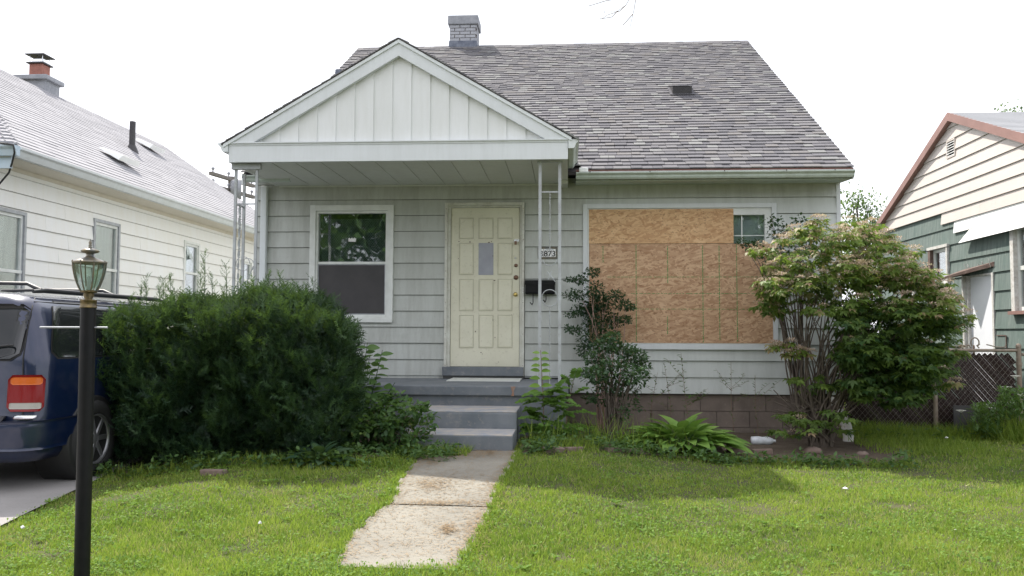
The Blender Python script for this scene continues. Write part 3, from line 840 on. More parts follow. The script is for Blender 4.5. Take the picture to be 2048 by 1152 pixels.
for m_ in SH:
    b = MB().hexa([(-.5, 0, .004), (.5, 0, .004), (.5, EXPO + .03, .0), (-.5, EXPO + .03, .0), (-.49, 0, .019), (.49, 0, .019), (.49, EXPO + .03, .003), (-.49, EXPO + .03, .003)])
    me = bpy.data.meshes.new('shingle'); me.from_pydata(b.v, [], b.f); me.materials.append(m_); tones.append(me)
def vis_px(s): 
    return True
near = [s for s in shing if s[0] > 0.05][:300]
nearset = set(id(s) for s in near)
for s in near:
    c = roof_pt((s[0] + s[1]) / 2, s[2], s[4])
    piece('shingle', tones[s[3]], c, roof, rot=(rotx + random.uniform(-.004, .008), 0, 0), scale=((s[1] - s[0]) * .985, 1, 1))
rest = MB()
for s in shing:
    if id(s) in nearset: continue
    a, b = s[0] + .001, s[1] - .001; h = s[4]
    v = [roof_pt(a, s[2], .004 + h), roof_pt(b, s[2], .004 + h), roof_pt(b, s[2] + EXPO + .03, h), roof_pt(a, s[2] + EXPO + .03, h), roof_pt(a, s[2], .019 + h), roof_pt(b, s[2], .019 + h), roof_pt(b, s[2] + EXPO + .03, .003 + h), roof_pt(a, s[2] + EXPO + .03, .003 + h)]
    rest.hexa(v, s[3])
o = rest.build('upper_shingles', SH, roof); o['kind'] = 'stuff'
# ridge caps
x = RX0
while x < RX1:
    MB().prism([(ROOF_Y1 - .12, RZ1 - .12 * tanr + .012), (ROOF_Y1, RZ1 + .012), (ROOF_Y1 + .12, RZ1 - .12 * tanr + .012), (ROOF_Y1 + .12, RZ1 - .12 * tanr + .02), (ROOF_Y1, RZ1 + .022), (ROOF_Y1 - .12, RZ1 - .12 * tanr + .02)], 'x', x, min(x + .235, RX1)).build('ridge_cap', SH[random.choice([0, 4, 4])], roof)
    x += .24
# eave: drip edge, gutter with profile
gxl, gxr = at_y(1152, 345, ROOF_Y0 - .04).x, at_y(1706, 340, ROOF_Y0 - .04).x
box('drip_edge', M['redflash'], roof, gxl, RX1, ROOF_Y0 - .005, ROOF_Y0 + .01, RZ0 - .075, RZ0 - .006)
gt = RZ0 - .055
gprof = [(ROOF_Y0 + .0, gt - .075), (ROOF_Y0 - .055, gt - .075), (ROOF_Y0 - .07, gt - .055), (ROOF_Y0 - .075, gt - .035), (ROOF_Y0 - .105, gt - .012), (ROOF_Y0 - .105, gt), (ROOF_Y0 - .093, gt), (ROOF_Y0 - .093, gt - .01), (ROOF_Y0 - .06, gt - .035), (ROOF_Y0 - .05, gt - .066), (ROOF_Y0, gt - .066)]
MB().prism(gprof, 'x', gxl, gxr).build('gutter', M['gutter'], house)
MB().prism([(ROOF_Y0 + .0, gt - .08), (ROOF_Y0 - .058, gt - .08), (ROOF_Y0 - .073, gt - .06), (ROOF_Y0 - .078, gt - .037), (ROOF_Y0 - .108, gt - .014), (ROOF_Y0 - .108, gt + .003), (ROOF_Y0, gt + .003)], 'x', gxr, gxr + .006).build('gutter_end_cap', M['gutter'], house)
MB().prism([(ROOF_Y0 - .09, gt + .001), (ROOF_Y0 - .107, gt + .001), (ROOF_Y0 - .107, gt + .008), (ROOF_Y0 - .09, gt + .008)], 'x', gxl + .08, gxr - .002).build('gutter_lip', M['gutter_white'], house)
MB().prism([(ROOF_Y0 + .005, gt - .07), (WY - .0, gt - .04), (WY, gt - .06), (ROOF_Y0 + .005, gt - .09)], 'x', gxl, HX1 + .02).build('soffit', M['gutter'], house)
MB().prism([(ROOF_Y0 + .005, gt - .08), (ROOF_Y0 + .02, gt - .08), (ROOF_Y0 + .02, RZ0 - .04), (ROOF_Y0 + .005, RZ0 - .04)], 'x', gxl, HX1 + .02).build('fascia', M['gutter'], house)
MB().box(at_y(1158, 340, ROOF_Y0).x, at_y(1176, 340, ROOF_Y0).x, ROOF_Y0 - .1, ROOF_Y0 + .1, gt + .002, gt + .06).build('flashing', M['rwhite'], house, bevel=.01)
for u in (1180, 1300, 1449, 1573, 1670):
    q = at_y(u, 345, ROOF_Y0 - .1); MB().lathe((q.x, ROOF_Y0 - .108, gt + .002), [(0, -.004), (.006, -.003), (.007, .002)], 8, axis='y').build('gutter_nail', M['blackmetal'], house)
# left end of main eave, seen behind the iron post
gl0 = at_y(489, 350, ROOF_Y0 - .04).x
MB().prism(gprof, 'x', gl0, el.x + .4).build('gutter', M['gutter'], house)
# porch gutters, left and right, running back from the front
for s, xw in ((-1, bm_l), (1, bm_r)):
    pr = [(xw + s * .003, zb1 + .03), (xw + s * .003, zb1 - .07), (xw + s * .06, zb1 - .07), (xw + s * .075, zb1 - .05), (xw + s * .085, zb1 - .02), (xw + s * .115, zb1 + .01), (xw + s * .118, zb1 + .03)]
    if s > 0: pr = pr[::-1]
    MB().prism(pr, 'y', PY - .01, ROOF_Y0 + (-.0 if s > 0 else .1)).build('porch_gutter', M['gutter_white'] if s < 0 else M['gutter'], house)
    MB().prism([(p[0] * 1.0 + (s * .001), p[1]) for p in pr], 'y', PY - .018, PY - .010).build('gutter_end_cap', M['gutter_white'], house)
# porch roof deck and its shingle courses
prf = MB()
yb = ROOF_Y0 + (zp - RZ0) / tanr + .1
for s in (-1, 1):
    xe = el.x if s < 0 else er.x; xe += s * .02; zE = zp - sl * abs(xe - xp)
    prf.prism([(xp, zp), (xe, zE), (xe, zE - .012), (xp, zp - .012)], 'y', PY - .03, yb)
prf = prf.build('porch_roof', M['asphalt_edge'], house)
cs = MB()
Ls = math.hypot(xp - el.x, zp - ze); nC = int(Ls / .125) + 1
for s in (-1, 1):
    ux, uz = s * math.cos(math.atan(sl)), -math.sin(math.atan(sl)); nxn, nzn = -uz * s * s, math.cos(math.atan(sl))
    nn = Vector((s * math.sin(math.atan(sl)), 0, math.cos(math.atan(sl))))
    for c in range(nC):
        d1 = (c + 1) * .125; d0 = max(0, c * .125 - .02)
        if d1 > Ls + .03: d1 = Ls + .03
        y = PY - .036 + random.uniform(-.006, .004)
        while y < yb - .1:
            w = random.choice([.12, .16, .2, .25]); y2 = min(y + w, yb)
            h = random.choice([0, .004])
            A = Vector((xp + ux * d1, y, zp + uz * d1)); B = Vector((xp + ux * d0, y, zp + uz * d0)); dy = Vector((0, y2 - y - .001, 0))
            cs.hexa([A, A + dy, B + dy, B, A + nn * (.014 + h), A + dy + nn * (.014 + h), B + dy + nn * (.004 + h), B + nn * (.004 + h)], random.choice([0, 1, 2, 3, 4, 4]))
            y = y2
o = cs.build('porch_shingles', SH, prf); o['kind'] = 'stuff'
# --- chimney on the ridge
cL = at_y(901, 60, ROOF_Y1 + .1).x; cR = at_y(955, 60, ROOF_Y1 + .1).x
cyf = ROOF_Y1 - .05; cyb = cyf + .5
ztop = at_y(928, 31, cyf).z; zcap0 = at_y(928, 49, cyf).z; ztar = at_y(928, 82, cyf).z
chim = box('chimney', M['mortar'], house, cL + .02, cR - .02, cyf + .02, cyb - .02, RZ1 - .5, ztop - .03)
zz = ztar; r_ = 0
bh = (zcap0 - ztar) / 5
while r_ < 5:
    off = 0 if r_ % 2 == 0 else -.1
    x = cL + off
    while x < cR - .01:
        xa, xb = max(x, cL), min(x + .2, cR)
        if xb - xa > .03: box('brick', M['gbrick'], chim, xa + .004, xb - .004, cyf + random.uniform(0, .004), cyf + .09, zz + .005, zz + bh - .005, bevel=.003)
        x += .205
    y = cyf + .1
    for xs2 in ((cL, cL + .09), (cR - .09, cR)):
        yy_ = cyf + .092
        while yy_ < cyb - .02:
            box('brick', M['gbrick'], chim, xs2[0] + .001, xs2[1] - .001, yy_ + .004, min(yy_ + .2, cyb) - .004, zz + .005, zz + bh - .005, bevel=.003); yy_ += .204
    zz += bh; r_ += 1
MB().prism([(cL - .02, RZ1 - .2), (cR + .03, RZ1 - .2), (cR + .005, ztar), (cL - .004, ztar)], 'y', cyf - .02, cyb).build('tar_flashing', M['tar'], chim)
box('chimney_cap', M['chimcap'], chim, cL - .03, cR + .03, cyf - .03, cyb + .03, zcap0, ztop, bevel=.015)
box('flue', M['tanclay'], chim, at_y(914, 30, cyf).x, at_y(941, 30, cyf).x, cyf + .1, cyf + .36, ztop, ztop + .05, bevel=.01)
# roof vent
vp = at_plane(1364, 190, roof_pt(0, 0, .01), RN)
v0, v1 = at_y(1345, 180, vp.y).x, at_y(1384, 180, vp.y).x
vt = MB().hexa([(v0, vp.y, vp.z + .0), (v1, vp.y, vp.z + .0), (v1, vp.y + .42, vp.z + .25), (v0, vp.y + .42, vp.z + .25), (v0, vp.y - .02, vp.z + .135), (v1, vp.y - .02, vp.z + .135), (v1, vp.y + .42, vp.z + .27), (v0, vp.y + .42, vp.z + .27)]).build('roof_vent', M['blackmetal'], house, bevel=.012)
MB().hexa([(v0 - .01, vp.y - .03, vp.z + .137), (v1 + .01, vp.y - .03, vp.z + .137), (v1 + .01, vp.y + .42, vp.z + .272), (v0 - .01, vp.y + .42, vp.z + .272), (v0 - .01, vp.y - .03, vp.z + .145), (v1 + .01, vp.y - .03, vp.z + .145), (v1 + .01, vp.y + .42, vp.z + .28), (v0 - .01, vp.y + .42, vp.z + .28)]).build('vent_lit_top', surf('lit_vent_top_grey', (.16, .16, .18), rough=.35), vt)  # lighter grey top plate stands for light reflected off the black vent
vc = roof_pt((v0 + v1) / 2, (vp.y - ROOF_Y0) / math.cos(rang) + .1, .024)
me = bpy.data.meshes.new('vent_flange'); b = MB().box(-(v1 - v0) / 2 - .04, (v1 - v0) / 2 + .04, -.12, .28, 0, .004); me.from_pydata(b.v, [], b.f); me.materials.append(SH[1])
piece('vent_flange', me, vc, vt, rot=(rang, 0, 0))
# small pipe peeping over the porch roof
pq = at_y(677, 140, 12.3)
MB().tube([(pq.x, 12.3, pq.z - .5), (pq.x, 12.3, pq.z)], .05, 12).build('vent_pipe', M['tar'], house)

# --- iron porch posts (parts of the porch)
PFZ = 0.683
def twist(m, x, y, z0, z1, r_=.008, turns=9):
    n = 70; t = turns * 2 * math.pi; vs = []; fs = []
    for i in range(n + 1):
        a = t * i / n; z = z0 + (z1 - z0) * i / n
        for k in range(4):
            q = a + k * math.pi / 2; rr = r_ * (1.0 if k % 2 else .45)
            vs.append((x + rr * math.cos(q), y + rr * math.sin(q), z))
    for i in range(n):
        for k in range(4): fs.append((i * 4 + k, i * 4 + (k + 1) % 4, (i + 1) * 4 + (k + 1) % 4, (i + 1) * 4 + k))
    m.add(vs, fs)
def arc(cx, cz, r_, a0, a1, y, n=18, dirx=1):
    return [(cx + dirx * r_ * math.cos(R(a0 + (a1 - a0) * i / n)), y, cz + r_ * math.sin(R(a0 + (a1 - a0) * i / n))) for i in range(n + 1)]
pyy = PY + .12
def flat_panel(xa, xb, y, parent, z1):
    for x in (xa, xb): box('post_leg', M['iron'], parent, x - .0165, x + .0165, y - .0125, y + .0125, PFZ, z1 - .01)
    xm = (xa + xb) / 2
    zt = at_y(1100, 384, y).z
    zs1, zs2 = at_y(1100, 520, y).z, at_y(1100, 595, y).z
    box('crossbar', M['iron'], parent, xa + .017, xb - .017, y - .007, y + .007, zt - .008, zt + .008)
    m = MB(); twist(m, xm, y, zs1 + .09, zt - .01); twist(m, xm, y, PFZ + .02, zs2 - .1, turns=10)
    m.build('twisted_bar', M['iron'], parent)
    w = (xb - xa) / 2 - .018
    m = MB()
    m.tube(arc(xa + .017 + w, zs1 + .03, w, 180, 60, y) , .005, 6)
    m.tube(arc(xm, zs1 + .02, w * .9, 200, 350, y), .005, 6)
    m.tube(arc(xm, zs2 + .0, w * .95, -20, 200, y), .005, 6)
    m.tube(arc(xm, zs2 - .01, w * .95, 190, 350, y), .005, 6)
    m.tube([(xm - .03, y, zs1 - .13), (xm + .01, y, zs1 - .17), (xm + .06, y, zs1 - .24)], .005, 6)
    m.tube([(xm + .02, y, zs1 - .12), (xm + .0, y, zs1 - .17), (xm - .02, y, zs1 - .22)], .005, 6)
    m.build('scroll', M['iron'], parent)
rpx0, rpx1 = at_y(1080, 450, pyy).x, at_y(1119.5, 450, pyy).x
post = MB().box(rpx0 - .03, rpx1 + .03, pyy - .02, pyy + .02, zb0 - .012, zb0).build('porch_post', M['iron'], house, label='flat iron porch post with twisted bar, right of the door')
flat_panel(rpx0, rpx1, pyy, post, zb0)
lpx0, lpx1 = at_y(470, 450, pyy).x, at_y(512, 450, pyy).x
post = MB().box(lpx0 - .04, lpx1 + .05, pyy - .04, pyy + .02, zb0 - .06, zb0).build('porch_post', M['iron'], house, label='corner iron porch post at the left end, behind the yew')
for (x, y) in ((lpx0, pyy), (lpx1, pyy), (lpx0, pyy + .25)):
    box('post_leg', M['iron'], post, x - .0145, x + .0145, y - .012, y + .012, PFZ, zb0 - .06)
zt = at_y(490, 408, pyy).z
box('crossbar', M['iron'], post, lpx0 + .015, lpx1 - .015, pyy - .007, pyy + .007, zt - .008, zt + .008)
MB().box(lpx0 - .007, lpx0 + .007, pyy + .012, pyy + .238, zt - .008, zt + .008).build('crossbar', M['iron'], post)
m = MB(); zs = at_y(490, 527, pyy).z; xm = (lpx0 + lpx1) / 2
twist(m, xm - .06, pyy, zs + .08, zt); twist(m, lpx0 + .0, pyy + .12, PFZ, zt - .01, r_=.013, turns=8); twist(m, xm, pyy, PFZ, zs - .25)
m.build('twisted_bar', M['iron'], post)
m = MB(); w = (lpx1 - lpx0) / 2 - .016
m.tube(arc(xm - .02, zs, w * .75, 0, 330, pyy), .005, 6); m.tube(arc(xm + .03, zs - .02, w * .75, 120, -60, pyy), .005, 6)
m.tube([(lpx1 - .02, pyy, zs - .03), (xm + .03, pyy, zs - .2), (lpx0 + .02, pyy, zs - .33)], .006, 6)
m.tube([(xm - .07, pyy, zs - .2), (xm - .04, pyy, zs - .24), (xm - .07, pyy, zs - .36)], .005, 6)
m.build('scroll', M['iron'], post)

# ================================================================= PORCH STEPS
SX0, SX1 = -1.62, at_y(1029, 850, 8.1).x
slx1 = at_y(1137, 775, PY + .03).x
steps = thing('porch_steps', (-1.0, 8.5, 0.1), 'grey-blue concrete porch slab with two worn steps and crumbling paint', 'porch steps')
slab = box('porch_slab', M['greyblue'], steps, -3.95, slx1, PY + .03, WY - .0, .58, PFZ, bevel=.01)
base = box('slab_base', M['greyblue'], steps, -3.92, slx1 - .03, PY + .07, WY, -.05, .58)
me_s = []
z1_, z2_ = .469, .296
yA, yB = 8.45, 7.92
box('step', M['greyblue'], steps, SX0, SX1, yA, PY + .07, -.05, z1_ - .006, bevel=.02)
box('step_tread', M['stepwear'], steps, SX0 + .003, SX1 - .003, yA + .002, PY + .07, z1_ - .012, z1_, bevel=.006)
box('step', M['greyblue'], steps, SX0 - .01, SX1 - .006, yB, yA, -.05, z2_ - .006, bevel=.012)
box('step_tread', M['stepwear'], steps, SX0 - .006, SX1 - .01, yB + .002, yA, z2_ - .012, z2_, bevel=.006)
a = at_y(1026, 780, PY + .03)
MB().prism([(a.x - .02, .58), (a.x + .012, .58), (a.x + .008, .63), (a.x + .03, PFZ - .002), (a.x - .025, PFZ - .002), (a.x - .008, .62)], 'y', PY + .0265, PY + .029).build('rust_stain', M['rust'], steps)
bl = thing('loose_board', (-1.05, 10.2, PFZ), 'thin pale board lying on the porch floor below the door sill', 'board')
a, b = at_z(893, 763, PFZ), at_z(1041, 762, PFZ)
MB().box(a.x, b.x, a.y, WY - .13, PFZ + .002, PFZ + .016).build('plank', M['soffit'], bl, bevel=.002)

# ================================================================= mailbox, number plaque, bell
a, b = at_y(1051, 588, WY - .1), at_y(1110, 560, WY - .1)
mbx = thing('mailbox', ((a.x + b.x) / 2, WY - .02, a.z), 'black metal wall mailbox with newspaper hooks, beside the front door', 'mailbox')
MB().prism([(WY - .018, a.z), (WY - .1, a.z), (WY - .115, a.z + .02), (WY - .115, b.z - .04), (WY - .018, b.z - .01)], 'x', a.x, b.x).build('mailbox_body', M['black'], mbx, bevel=.005)
MB().prism([(WY - .018, b.z + .004), (WY - .07, b.z - .002), (WY - .124, b.z - .04), (WY - .124, b.z - .065), (WY - .118, b.z - .04), (WY - .018, b.z - .008)], 'x', a.x - .006, b.x + .006).build('mailbox_lid', M['black'], mbx, bevel=.002)
for (u, v, dxx) in ((1066, 605, -1), (1092, 600, 1)):
    q = at_y(u, v, WY - .06)
    MB().tube([(q.x, WY - .06, a.z + .01), (q.x, WY - .06, q.z), (q.x - .012, WY - .075, q.z - .03), (q.x - .022, WY - .1, q.z - .015), (q.x - .035, WY - .11, q.z + .0)], .006, 6).build('paper_hook', M['black'], mbx)
a, b = at_y(1076, 518, WY - .03), at_y(1115, 494, WY - .03)
plq = thing('house_number_plaque', ((a.x + b.x) / 2, WY - .02, a.z), 'dark framed plaque with black digits on white tiles, beside the door', 'house number')
MB().box(a.x, b.x, WY - .03, WY - .014, a.z, b.z).build('plaque_frame', M['pewter'], plq, bevel=.004)
tw = (b.x - a.x - .04) / 4
for i, ch in enumerate("3873"):
    x0 = a.x + .02 + i * tw
    t_ = box('number_tile', M['paper'], plq, x0 + .002, x0 + tw - .002, WY - .036, WY - .031, a.z + .026, b.z - .026)
    cu = bpy.data.curves.new('digit', 'FONT'); cu.body = ch; cu.size = .098; cu.extrude = .001; cu.align_x = 'CENTER'; cu.offset = .001
    tmp = bpy.data.objects.new('tmp', cu); COL.objects.link(tmp); bpy.context.view_layer.update()
    dm = bpy.data.meshes.new_from_object(tmp.evaluated_get(bpy.context.evaluated_depsgraph_get())); bpy.data.objects.remove(tmp)
    dm.name = 'digit'; dm.materials.clear(); dm.materials.append(M['black'])
    o = piece('digit', dm, (x0 + tw / 2, WY - .0375, a.z + .034), t_, rot=(R(90), 0, 0))
q = at_y(1046.5, 580, WY - .055)
bell = thing('doorbell', (q.x, WY - .055, q.z - .03), 'small white doorbell plate on the right door jamb', 'doorbell')
box('bell_plate', M['vinyl'], bell, q.x - .013, q.x + .013, WY - .062, WY - .0555, q.z - .035, q.z + .035, bevel=.002)
for dz_ in (-.015, .012): box('bell_button', M['bronze'], bell, q.x - .005, q.x + .005, WY - .067, WY - .0625, q.z + dz_ - .005, q.z + dz_ + .005)

# ================================================================= LEFT HOUSE
LX = -7.0
lh = thing('house', (LX, 12.0, 0), 'white sided house with grey shingle roof across the driveway on the left', 'house')
def lwall(a, out, z): return (LX + out, a, z)
def lw(u, v): p = at_x(u, v, LX); return p.y, p.z
LY0, LY1 = 9.55, 20.2
lops = []; lwins = []
def lwin(u0, u1, vt, vb, vm, umid, kind):
    y0, y1 = at_x(u0, 500, LX).y, at_x(u1, 500, LX).y
    zt, zb_, zmid = lw(umid, vt)[1], lw(umid, vb)[1], lw(umid, vm)[1]
    lops.append((y0, y1, zb_, zt)); lwins.append((y0, y1, zb_, zt, zmid, kind))
lwin(-30, 47, 419, 612, 542, 20, 'curtain')
lwin(183, 236, 442, 596, 539, 210, 'curtain')
lwin(366, 397, 484, 604, 547, 382, 'white')
lwin(480, 503, 520, 586, 560, 491, 'white')
LSZ0 = 0.35; LST = 0.205
ltop = lw(256, 402)[1]
m = MB()
def wall_with_holes(m, a0, a1, z0, z1, ops, x0, x1):
    cuts = sorted({a0, a1} | {c for o in ops for c in (max(o[0], a0), min(o[1], a1))})
    for c0, c1 in zip(cuts[:-1], cuts[1:]):
        mid = (c0 + c1) / 2; o = [o for o in ops if o[0] <= mid <= o[1]]
        if o: m.box(x0, x1, c0, c1, z0, o[0][2]); m.box(x0, x1, c0, c1, o[0][3], z1)
        else: m.box(x0, x1, c0, c1, z0, z1)
wall_with_holes(m, LY0, LY1, 0, ltop, lops, LX - .15, LX - .01)
m.box(LX - 7.2, LX - .15, LY0, LY0 + .15, 0, ltop).box(LX - 7.2, LX - .15, LY1 - .15, LY1, 0, ltop).box(LX - 7.35, LX - 7.2, LY0, LY1, 0, ltop)
m.build('wall', surf('old_grey_sheathing', (0.50, 0.47, 0.41), rough=.9), lh)
siding(lwall, LY0, LY1, LSZ0, ltop, LST, lops, M['lsiding'], lh)
for (y0, y1, zb_, zt, zmid, kind) in lwins:
    f = MB().box(LX + .0, LX + .035, y0, y0 + .045, zb_, zt).box(LX, LX + .035, y1 - .045, y1, zb_, zt).box(LX, LX + .034, y0 + .045, y1 - .045, zt - .045, zt).box(LX, LX + .034, y0 + .045, y1 - .045, zb_, zb_ + .045)
    f = f.build('window', M['alu'] if kind == 'curtain' else M['vinyl'], lh, bevel=.003)
    MB().box(LX - .03, LX + .02, y0 + .045, y1 - .045, zmid - .02, zmid + .02).build('meeting_rail', M['vinyl'], f)
    MB().box(LX - .03, LX + .01, y0 + .045, y0 + .075, zb_ + .045, zt - .045).box(LX - .03, LX + .01, y1 - .075, y1 - .045, zb_ + .045, zt - .045).box(LX - .03, LX + .01, y0 + .075, y1 - .075, zt - .085, zt - .045).build('sash', M['vinyl'], f)
    box('pane', M['glass'], f, LX - .02, LX - .015, y0 + .045, y1 - .045, zb_ + .045, zt - .045)
    if kind == 'curtain':
        mm = MB(); n = 24; z0c = zmid - .05
        for i in range(n):
            ya, yb_ = y0 + (y1 - y0) * i / n, y0 + (y1 - y0) * (i + 1) / n
            xa = LX - .10 + .012 * math.sin(i * 1.9); xb = LX - .10 + .012 * math.sin((i + 1) * 1.9)
            mm.add([(xa, ya, z0c), (xb, yb_, z0c), (xb, yb_, zt), (xa, ya, zt)], [(0, 1, 2, 3)])
        mm.build('curtain', M['curtain'], f)
    else:
        box('blind', M['blind'], f, LX - .09, LX - .08, y0, y1, zmid, zt)
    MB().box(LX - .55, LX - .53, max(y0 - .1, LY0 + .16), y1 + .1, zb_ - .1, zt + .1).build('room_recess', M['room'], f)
siding(lambda a, out, z: (a, LY0 - out, z), LX - 7.3, LX - .02, LSZ0, ltop - .01, LST, [], M['lsiding'], lh)
# eaves: gutter, soffit, fascia; roof with a hip at the front
ge = at_x(38, 292, LX + .45)
EX, EZ = LX + .36, ge.z - .01
EY0 = ge.y
MB().prism([(EX, EZ - .12), (EX + .06, EZ - .12), (EX + .075, EZ - .09), (EX + .09, EZ - .05), (EX + .12, EZ - .03), (EX + .12, EZ), (EX + .1, EZ), (EX + .08, EZ - .03), (EX + .05, EZ - .1), (EX, EZ - .1)], 'y', EY0, LY1 + .3).build('gutter', M['lgutter'], lh)
MB().hexa([(LX + .012, LY0 - .1, ltop - .02), (EX, LY0 - .1, EZ - .125), (EX, LY1 + .2, EZ - .125), (LX + .012, LY1 + .2, ltop - .02), (LX + .012, LY0 - .1, ltop), (EX, LY0 - .1, EZ - .1), (EX, LY1 + .2, EZ - .1), (LX + .012, LY1 + .2, ltop)]).build('soffit', M['lsoffit'], lh)
MB().box(LX + .01, LX + .035, LY0 - .1, LY1, ltop - .07, ltop - .02).build('frieze_trim', M['lsoffit'], lh)
box('fascia', M['bluefascia'], lh, LX - 7.6, EX + .01, EY0 - .02, EY0 + .01, EZ - .26, EZ - .02)
MB().prism([(EY0 - .02, EZ - .12), (EY0 - .08, EZ - .12), (EY0 - .1, EZ - .05), (EY0 - .13, EZ - .02), (EY0 - .13, EZ), (EY0 - .02, EZ)], 'x', LX - 7.6, EX + .12).build('front_gutter', M['bluefascia'], lh)
LRX, LRZ = -10.35, 6.02                                # ridge line
d_ = EX - LRX; lsl = (LRZ - EZ) / d_
hipy = EY0 + d_
def lroof(x0f, x1f): pass
lr = MB()
E = EZ + .01; LYB = 20.45
LWX = 2 * LRX - EX
lr.add([(EX + .03, EY0 - .05, E), (EX + .03, LYB, E), (LRX, LYB, LRZ), (LRX, hipy, LRZ), (LWX, EY0 - .05, E), (LWX, LYB, E), (EX + .03, EY0 - .05, E - .06), (EX + .03, LYB, E - .06), (LWX, EY0 - .05, E - .06), (LWX, LYB, E - .06)],
       [(0, 1, 2, 3), (4, 0, 3), (5, 4, 3, 2), (0, 6, 7, 1), (6, 0, 4, 8), (4, 5, 9, 8), (1, 7, 9, 5), (1, 5, 2), (6, 8, 9, 7)])
lroofo = lr.build('roof', M['asphalt_edge'], lh)
ln = Vector((lsl, 0, 1)).normalized(); lth = math.atan(lsl); LL = d_ / math.cos(lth)
cs = MB()
def lpt(dist, y, h):   # dist up the slope from the eave
    return Vector((EX + .03 - dist * math.cos(lth), y, E + dist * math.sin(lth))) + ln * h
dd = -.02
while dd < LL:
    ys0 = max(EY0 - .05 + dd * math.cos(lth), EY0 - .05); y = ys0
    while y < LYB:
        y2 = min(y + random.choice([.3, .3, .45, .6, .9]), LYB); h = random.uniform(0, .005)
        A, B = lpt(dd, y, 0), lpt(min(dd + .15, LL), y, 0)
        dy = Vector((0, y2 - y - .004, 0))
        cs.hexa([A, A + dy, B + dy, B, A + ln * (.010 + h), A + dy + ln * (.010 + h), B + dy + ln * .004, B + ln * .004], random.choice([0, 0, 1]))
        y = y2
    dd += .135
# front hip courses
fn = Vector((0, -lsl, 1)).normalized()
dd = -.02
while dd < LL:
    xa = EX + .03 - dd * math.cos(lth); x = xa
    xl = LRX - (xa - LRX)
    while x > xl:
        x2 = max(x - random.choice([.3, .45]), xl)
        def q(d, xx, h): return Vector((xx, EY0 - .05 + d * math.cos(lth), E + d * math.sin(lth))) + fn * h
        cs.hexa([q(dd, x, 0), q(dd, x2 + .004, 0), q(min(dd + .15, LL), x2 + .004, 0), q(min(dd + .15, LL), x, 0), q(dd, x, .02), q(dd, x2 + .004, .02), q(min(dd + .15, LL), x2 + .004, .004), q(min(dd + .15, LL), x, .004)], random.choice([0, 1]))
        x = x2
    dd += .135
o = cs.build('roof_shingles', LSH, lroofo); o['kind'] = 'stuff'
# curled hip caps
m = MB(); nh = 38
for i in range(nh):
    t0, t1 = i / nh, (i + 1.35) / nh
    a = Vector((EX + .03, EY0 - .05, E)).lerp(Vector((LRX, hipy, LRZ)), t0); b = Vector((EX + .03, EY0 - .05, E)).lerp(Vector((LRX, hipy, LRZ)), t1)
    w1, w2 = Vector((-.12, .0, -.035 + .0)), Vector((0.0, .13, -.04))
    up = Vector((0, 0, .05)); up2 = Vector((0, 0, .022))
    sL, sR = Vector((-.13, -.01, .035)), Vector((.01, .13, .035))
    m.hexa([a + sL, a + up * .5, b + up2 * .3, b + sL - Vector((0, 0, .02)), a + sL + Vector((0, 0, .018)), a + up, b + up2, b + sL], 0)
    m.hexa([a + up * .5, a + sR, b + sR - Vector((0, 0, .02)), b + up2 * .3, a + up, a + sR + Vector((0, 0, .018)), b + sR, b + up2], 1)
m.build('hip_cap', LSH, lroofo)
x = hipy
m = MB()
while x < LYB:
    x2 = min(x + .28, LYB)
    m.hexa([(LRX - .12, x, LRZ - .06), (LRX + .12, x, LRZ - .06), (LRX + .12, x2, LRZ - .065), (LRX - .12, x2, LRZ - .065), (LRX, x, LRZ + .03), (LRX + .001, x, LRZ + .03), (LRX + .001, x2, LRZ + .02), (LRX, x2, LRZ + .02)], random.choice([0, 1])); x = x2
m.build('ridge_cap', LSH, lroofo)
lp = Vector((EX, EY0, E)); 
# chimney
cx_ = LRX - .35
a = at_x(78, 180, cx_); cy_ = a.y
cA, cB = -.42, .42
zt_ = at_x(78, 157, cx_).z
lc = box('chimney', M['chimcap'], lh, cx_ - .28, cx_ + .28, cy_ - .24, cy_ + .24, LRZ - 1.2, zt_ - .1)
box('chimney_cap', M['chimcap'], lc, cx_ - .35, cx_ + .35, cy_ - .31, cy_ + .31, zt_ - .1, zt_, bevel=.02)
zf = at_x(82, 132, cx_).z
box('flue', M['redclay'], lc, cx_ - .14, cx_ + .14, cy_ - .13, cy_ + .13, zt_, zf, bevel=.01)
fl = box('flue_collar', M['blackmetal'], lc, cx_ - .18, cx_ + .18, cy_ - .17, cy_ + .17, zf, zf + .025)
for dx_ in (-.13, .13):
    for dy_ in (-.12, .12): MB().tube([(cx_ + dx_, cy_ + dy_, zf + .02), (cx_ + dx_, cy_ + dy_, zf + .17)], .008, 6).build('cap_strut', M['chrome'], fl)
box('cap_mesh', M['chrome'], fl, cx_ - .1, cx_ + .14, cy_ - .11, cy_ + .11, zf + .026, zf + .10)
box('rain_cap', M['blackmetal'], fl, cx_ - .2, cx_ + .2, cy_ - .19, cy_ + .19, zf + .17, zf + .19)
# soil pipe and two low vents on the slope
q = at_plane(264, 299, lpt(0, 12, .01), ln)
MB().tube([(q.x, q.y, q.z - .05), (q.x, q.y, q.z + .56)], .058, 14).lathe((q.x, q.y, q.z - .02), [(.13, -.06), (.1, .03), (.065, .11)], 14).build('vent_pipe', M['blackmetal'], lh)
for (u, v) in ((235, 319), (297, 296)):
    q = at_plane(u, v, lpt(0, 12, .02), ln)
    me = bpy.data.meshes.new('roof_vent'); b = MB().hexa([(-.2, -.32, .02), (.2, -.32, .05), (.2, .32, .05), (-.2, .32, .02), (-.17, -.28, .07), (.2, -.28, .15), (.2, .28, .15), (-.17, .28, .07)]); me.from_pydata(b.v, [], b.f); me.materials.append(M['rwhite'])
    piece('roof_vent', me, q, lh, rot=(0, lth, 0))
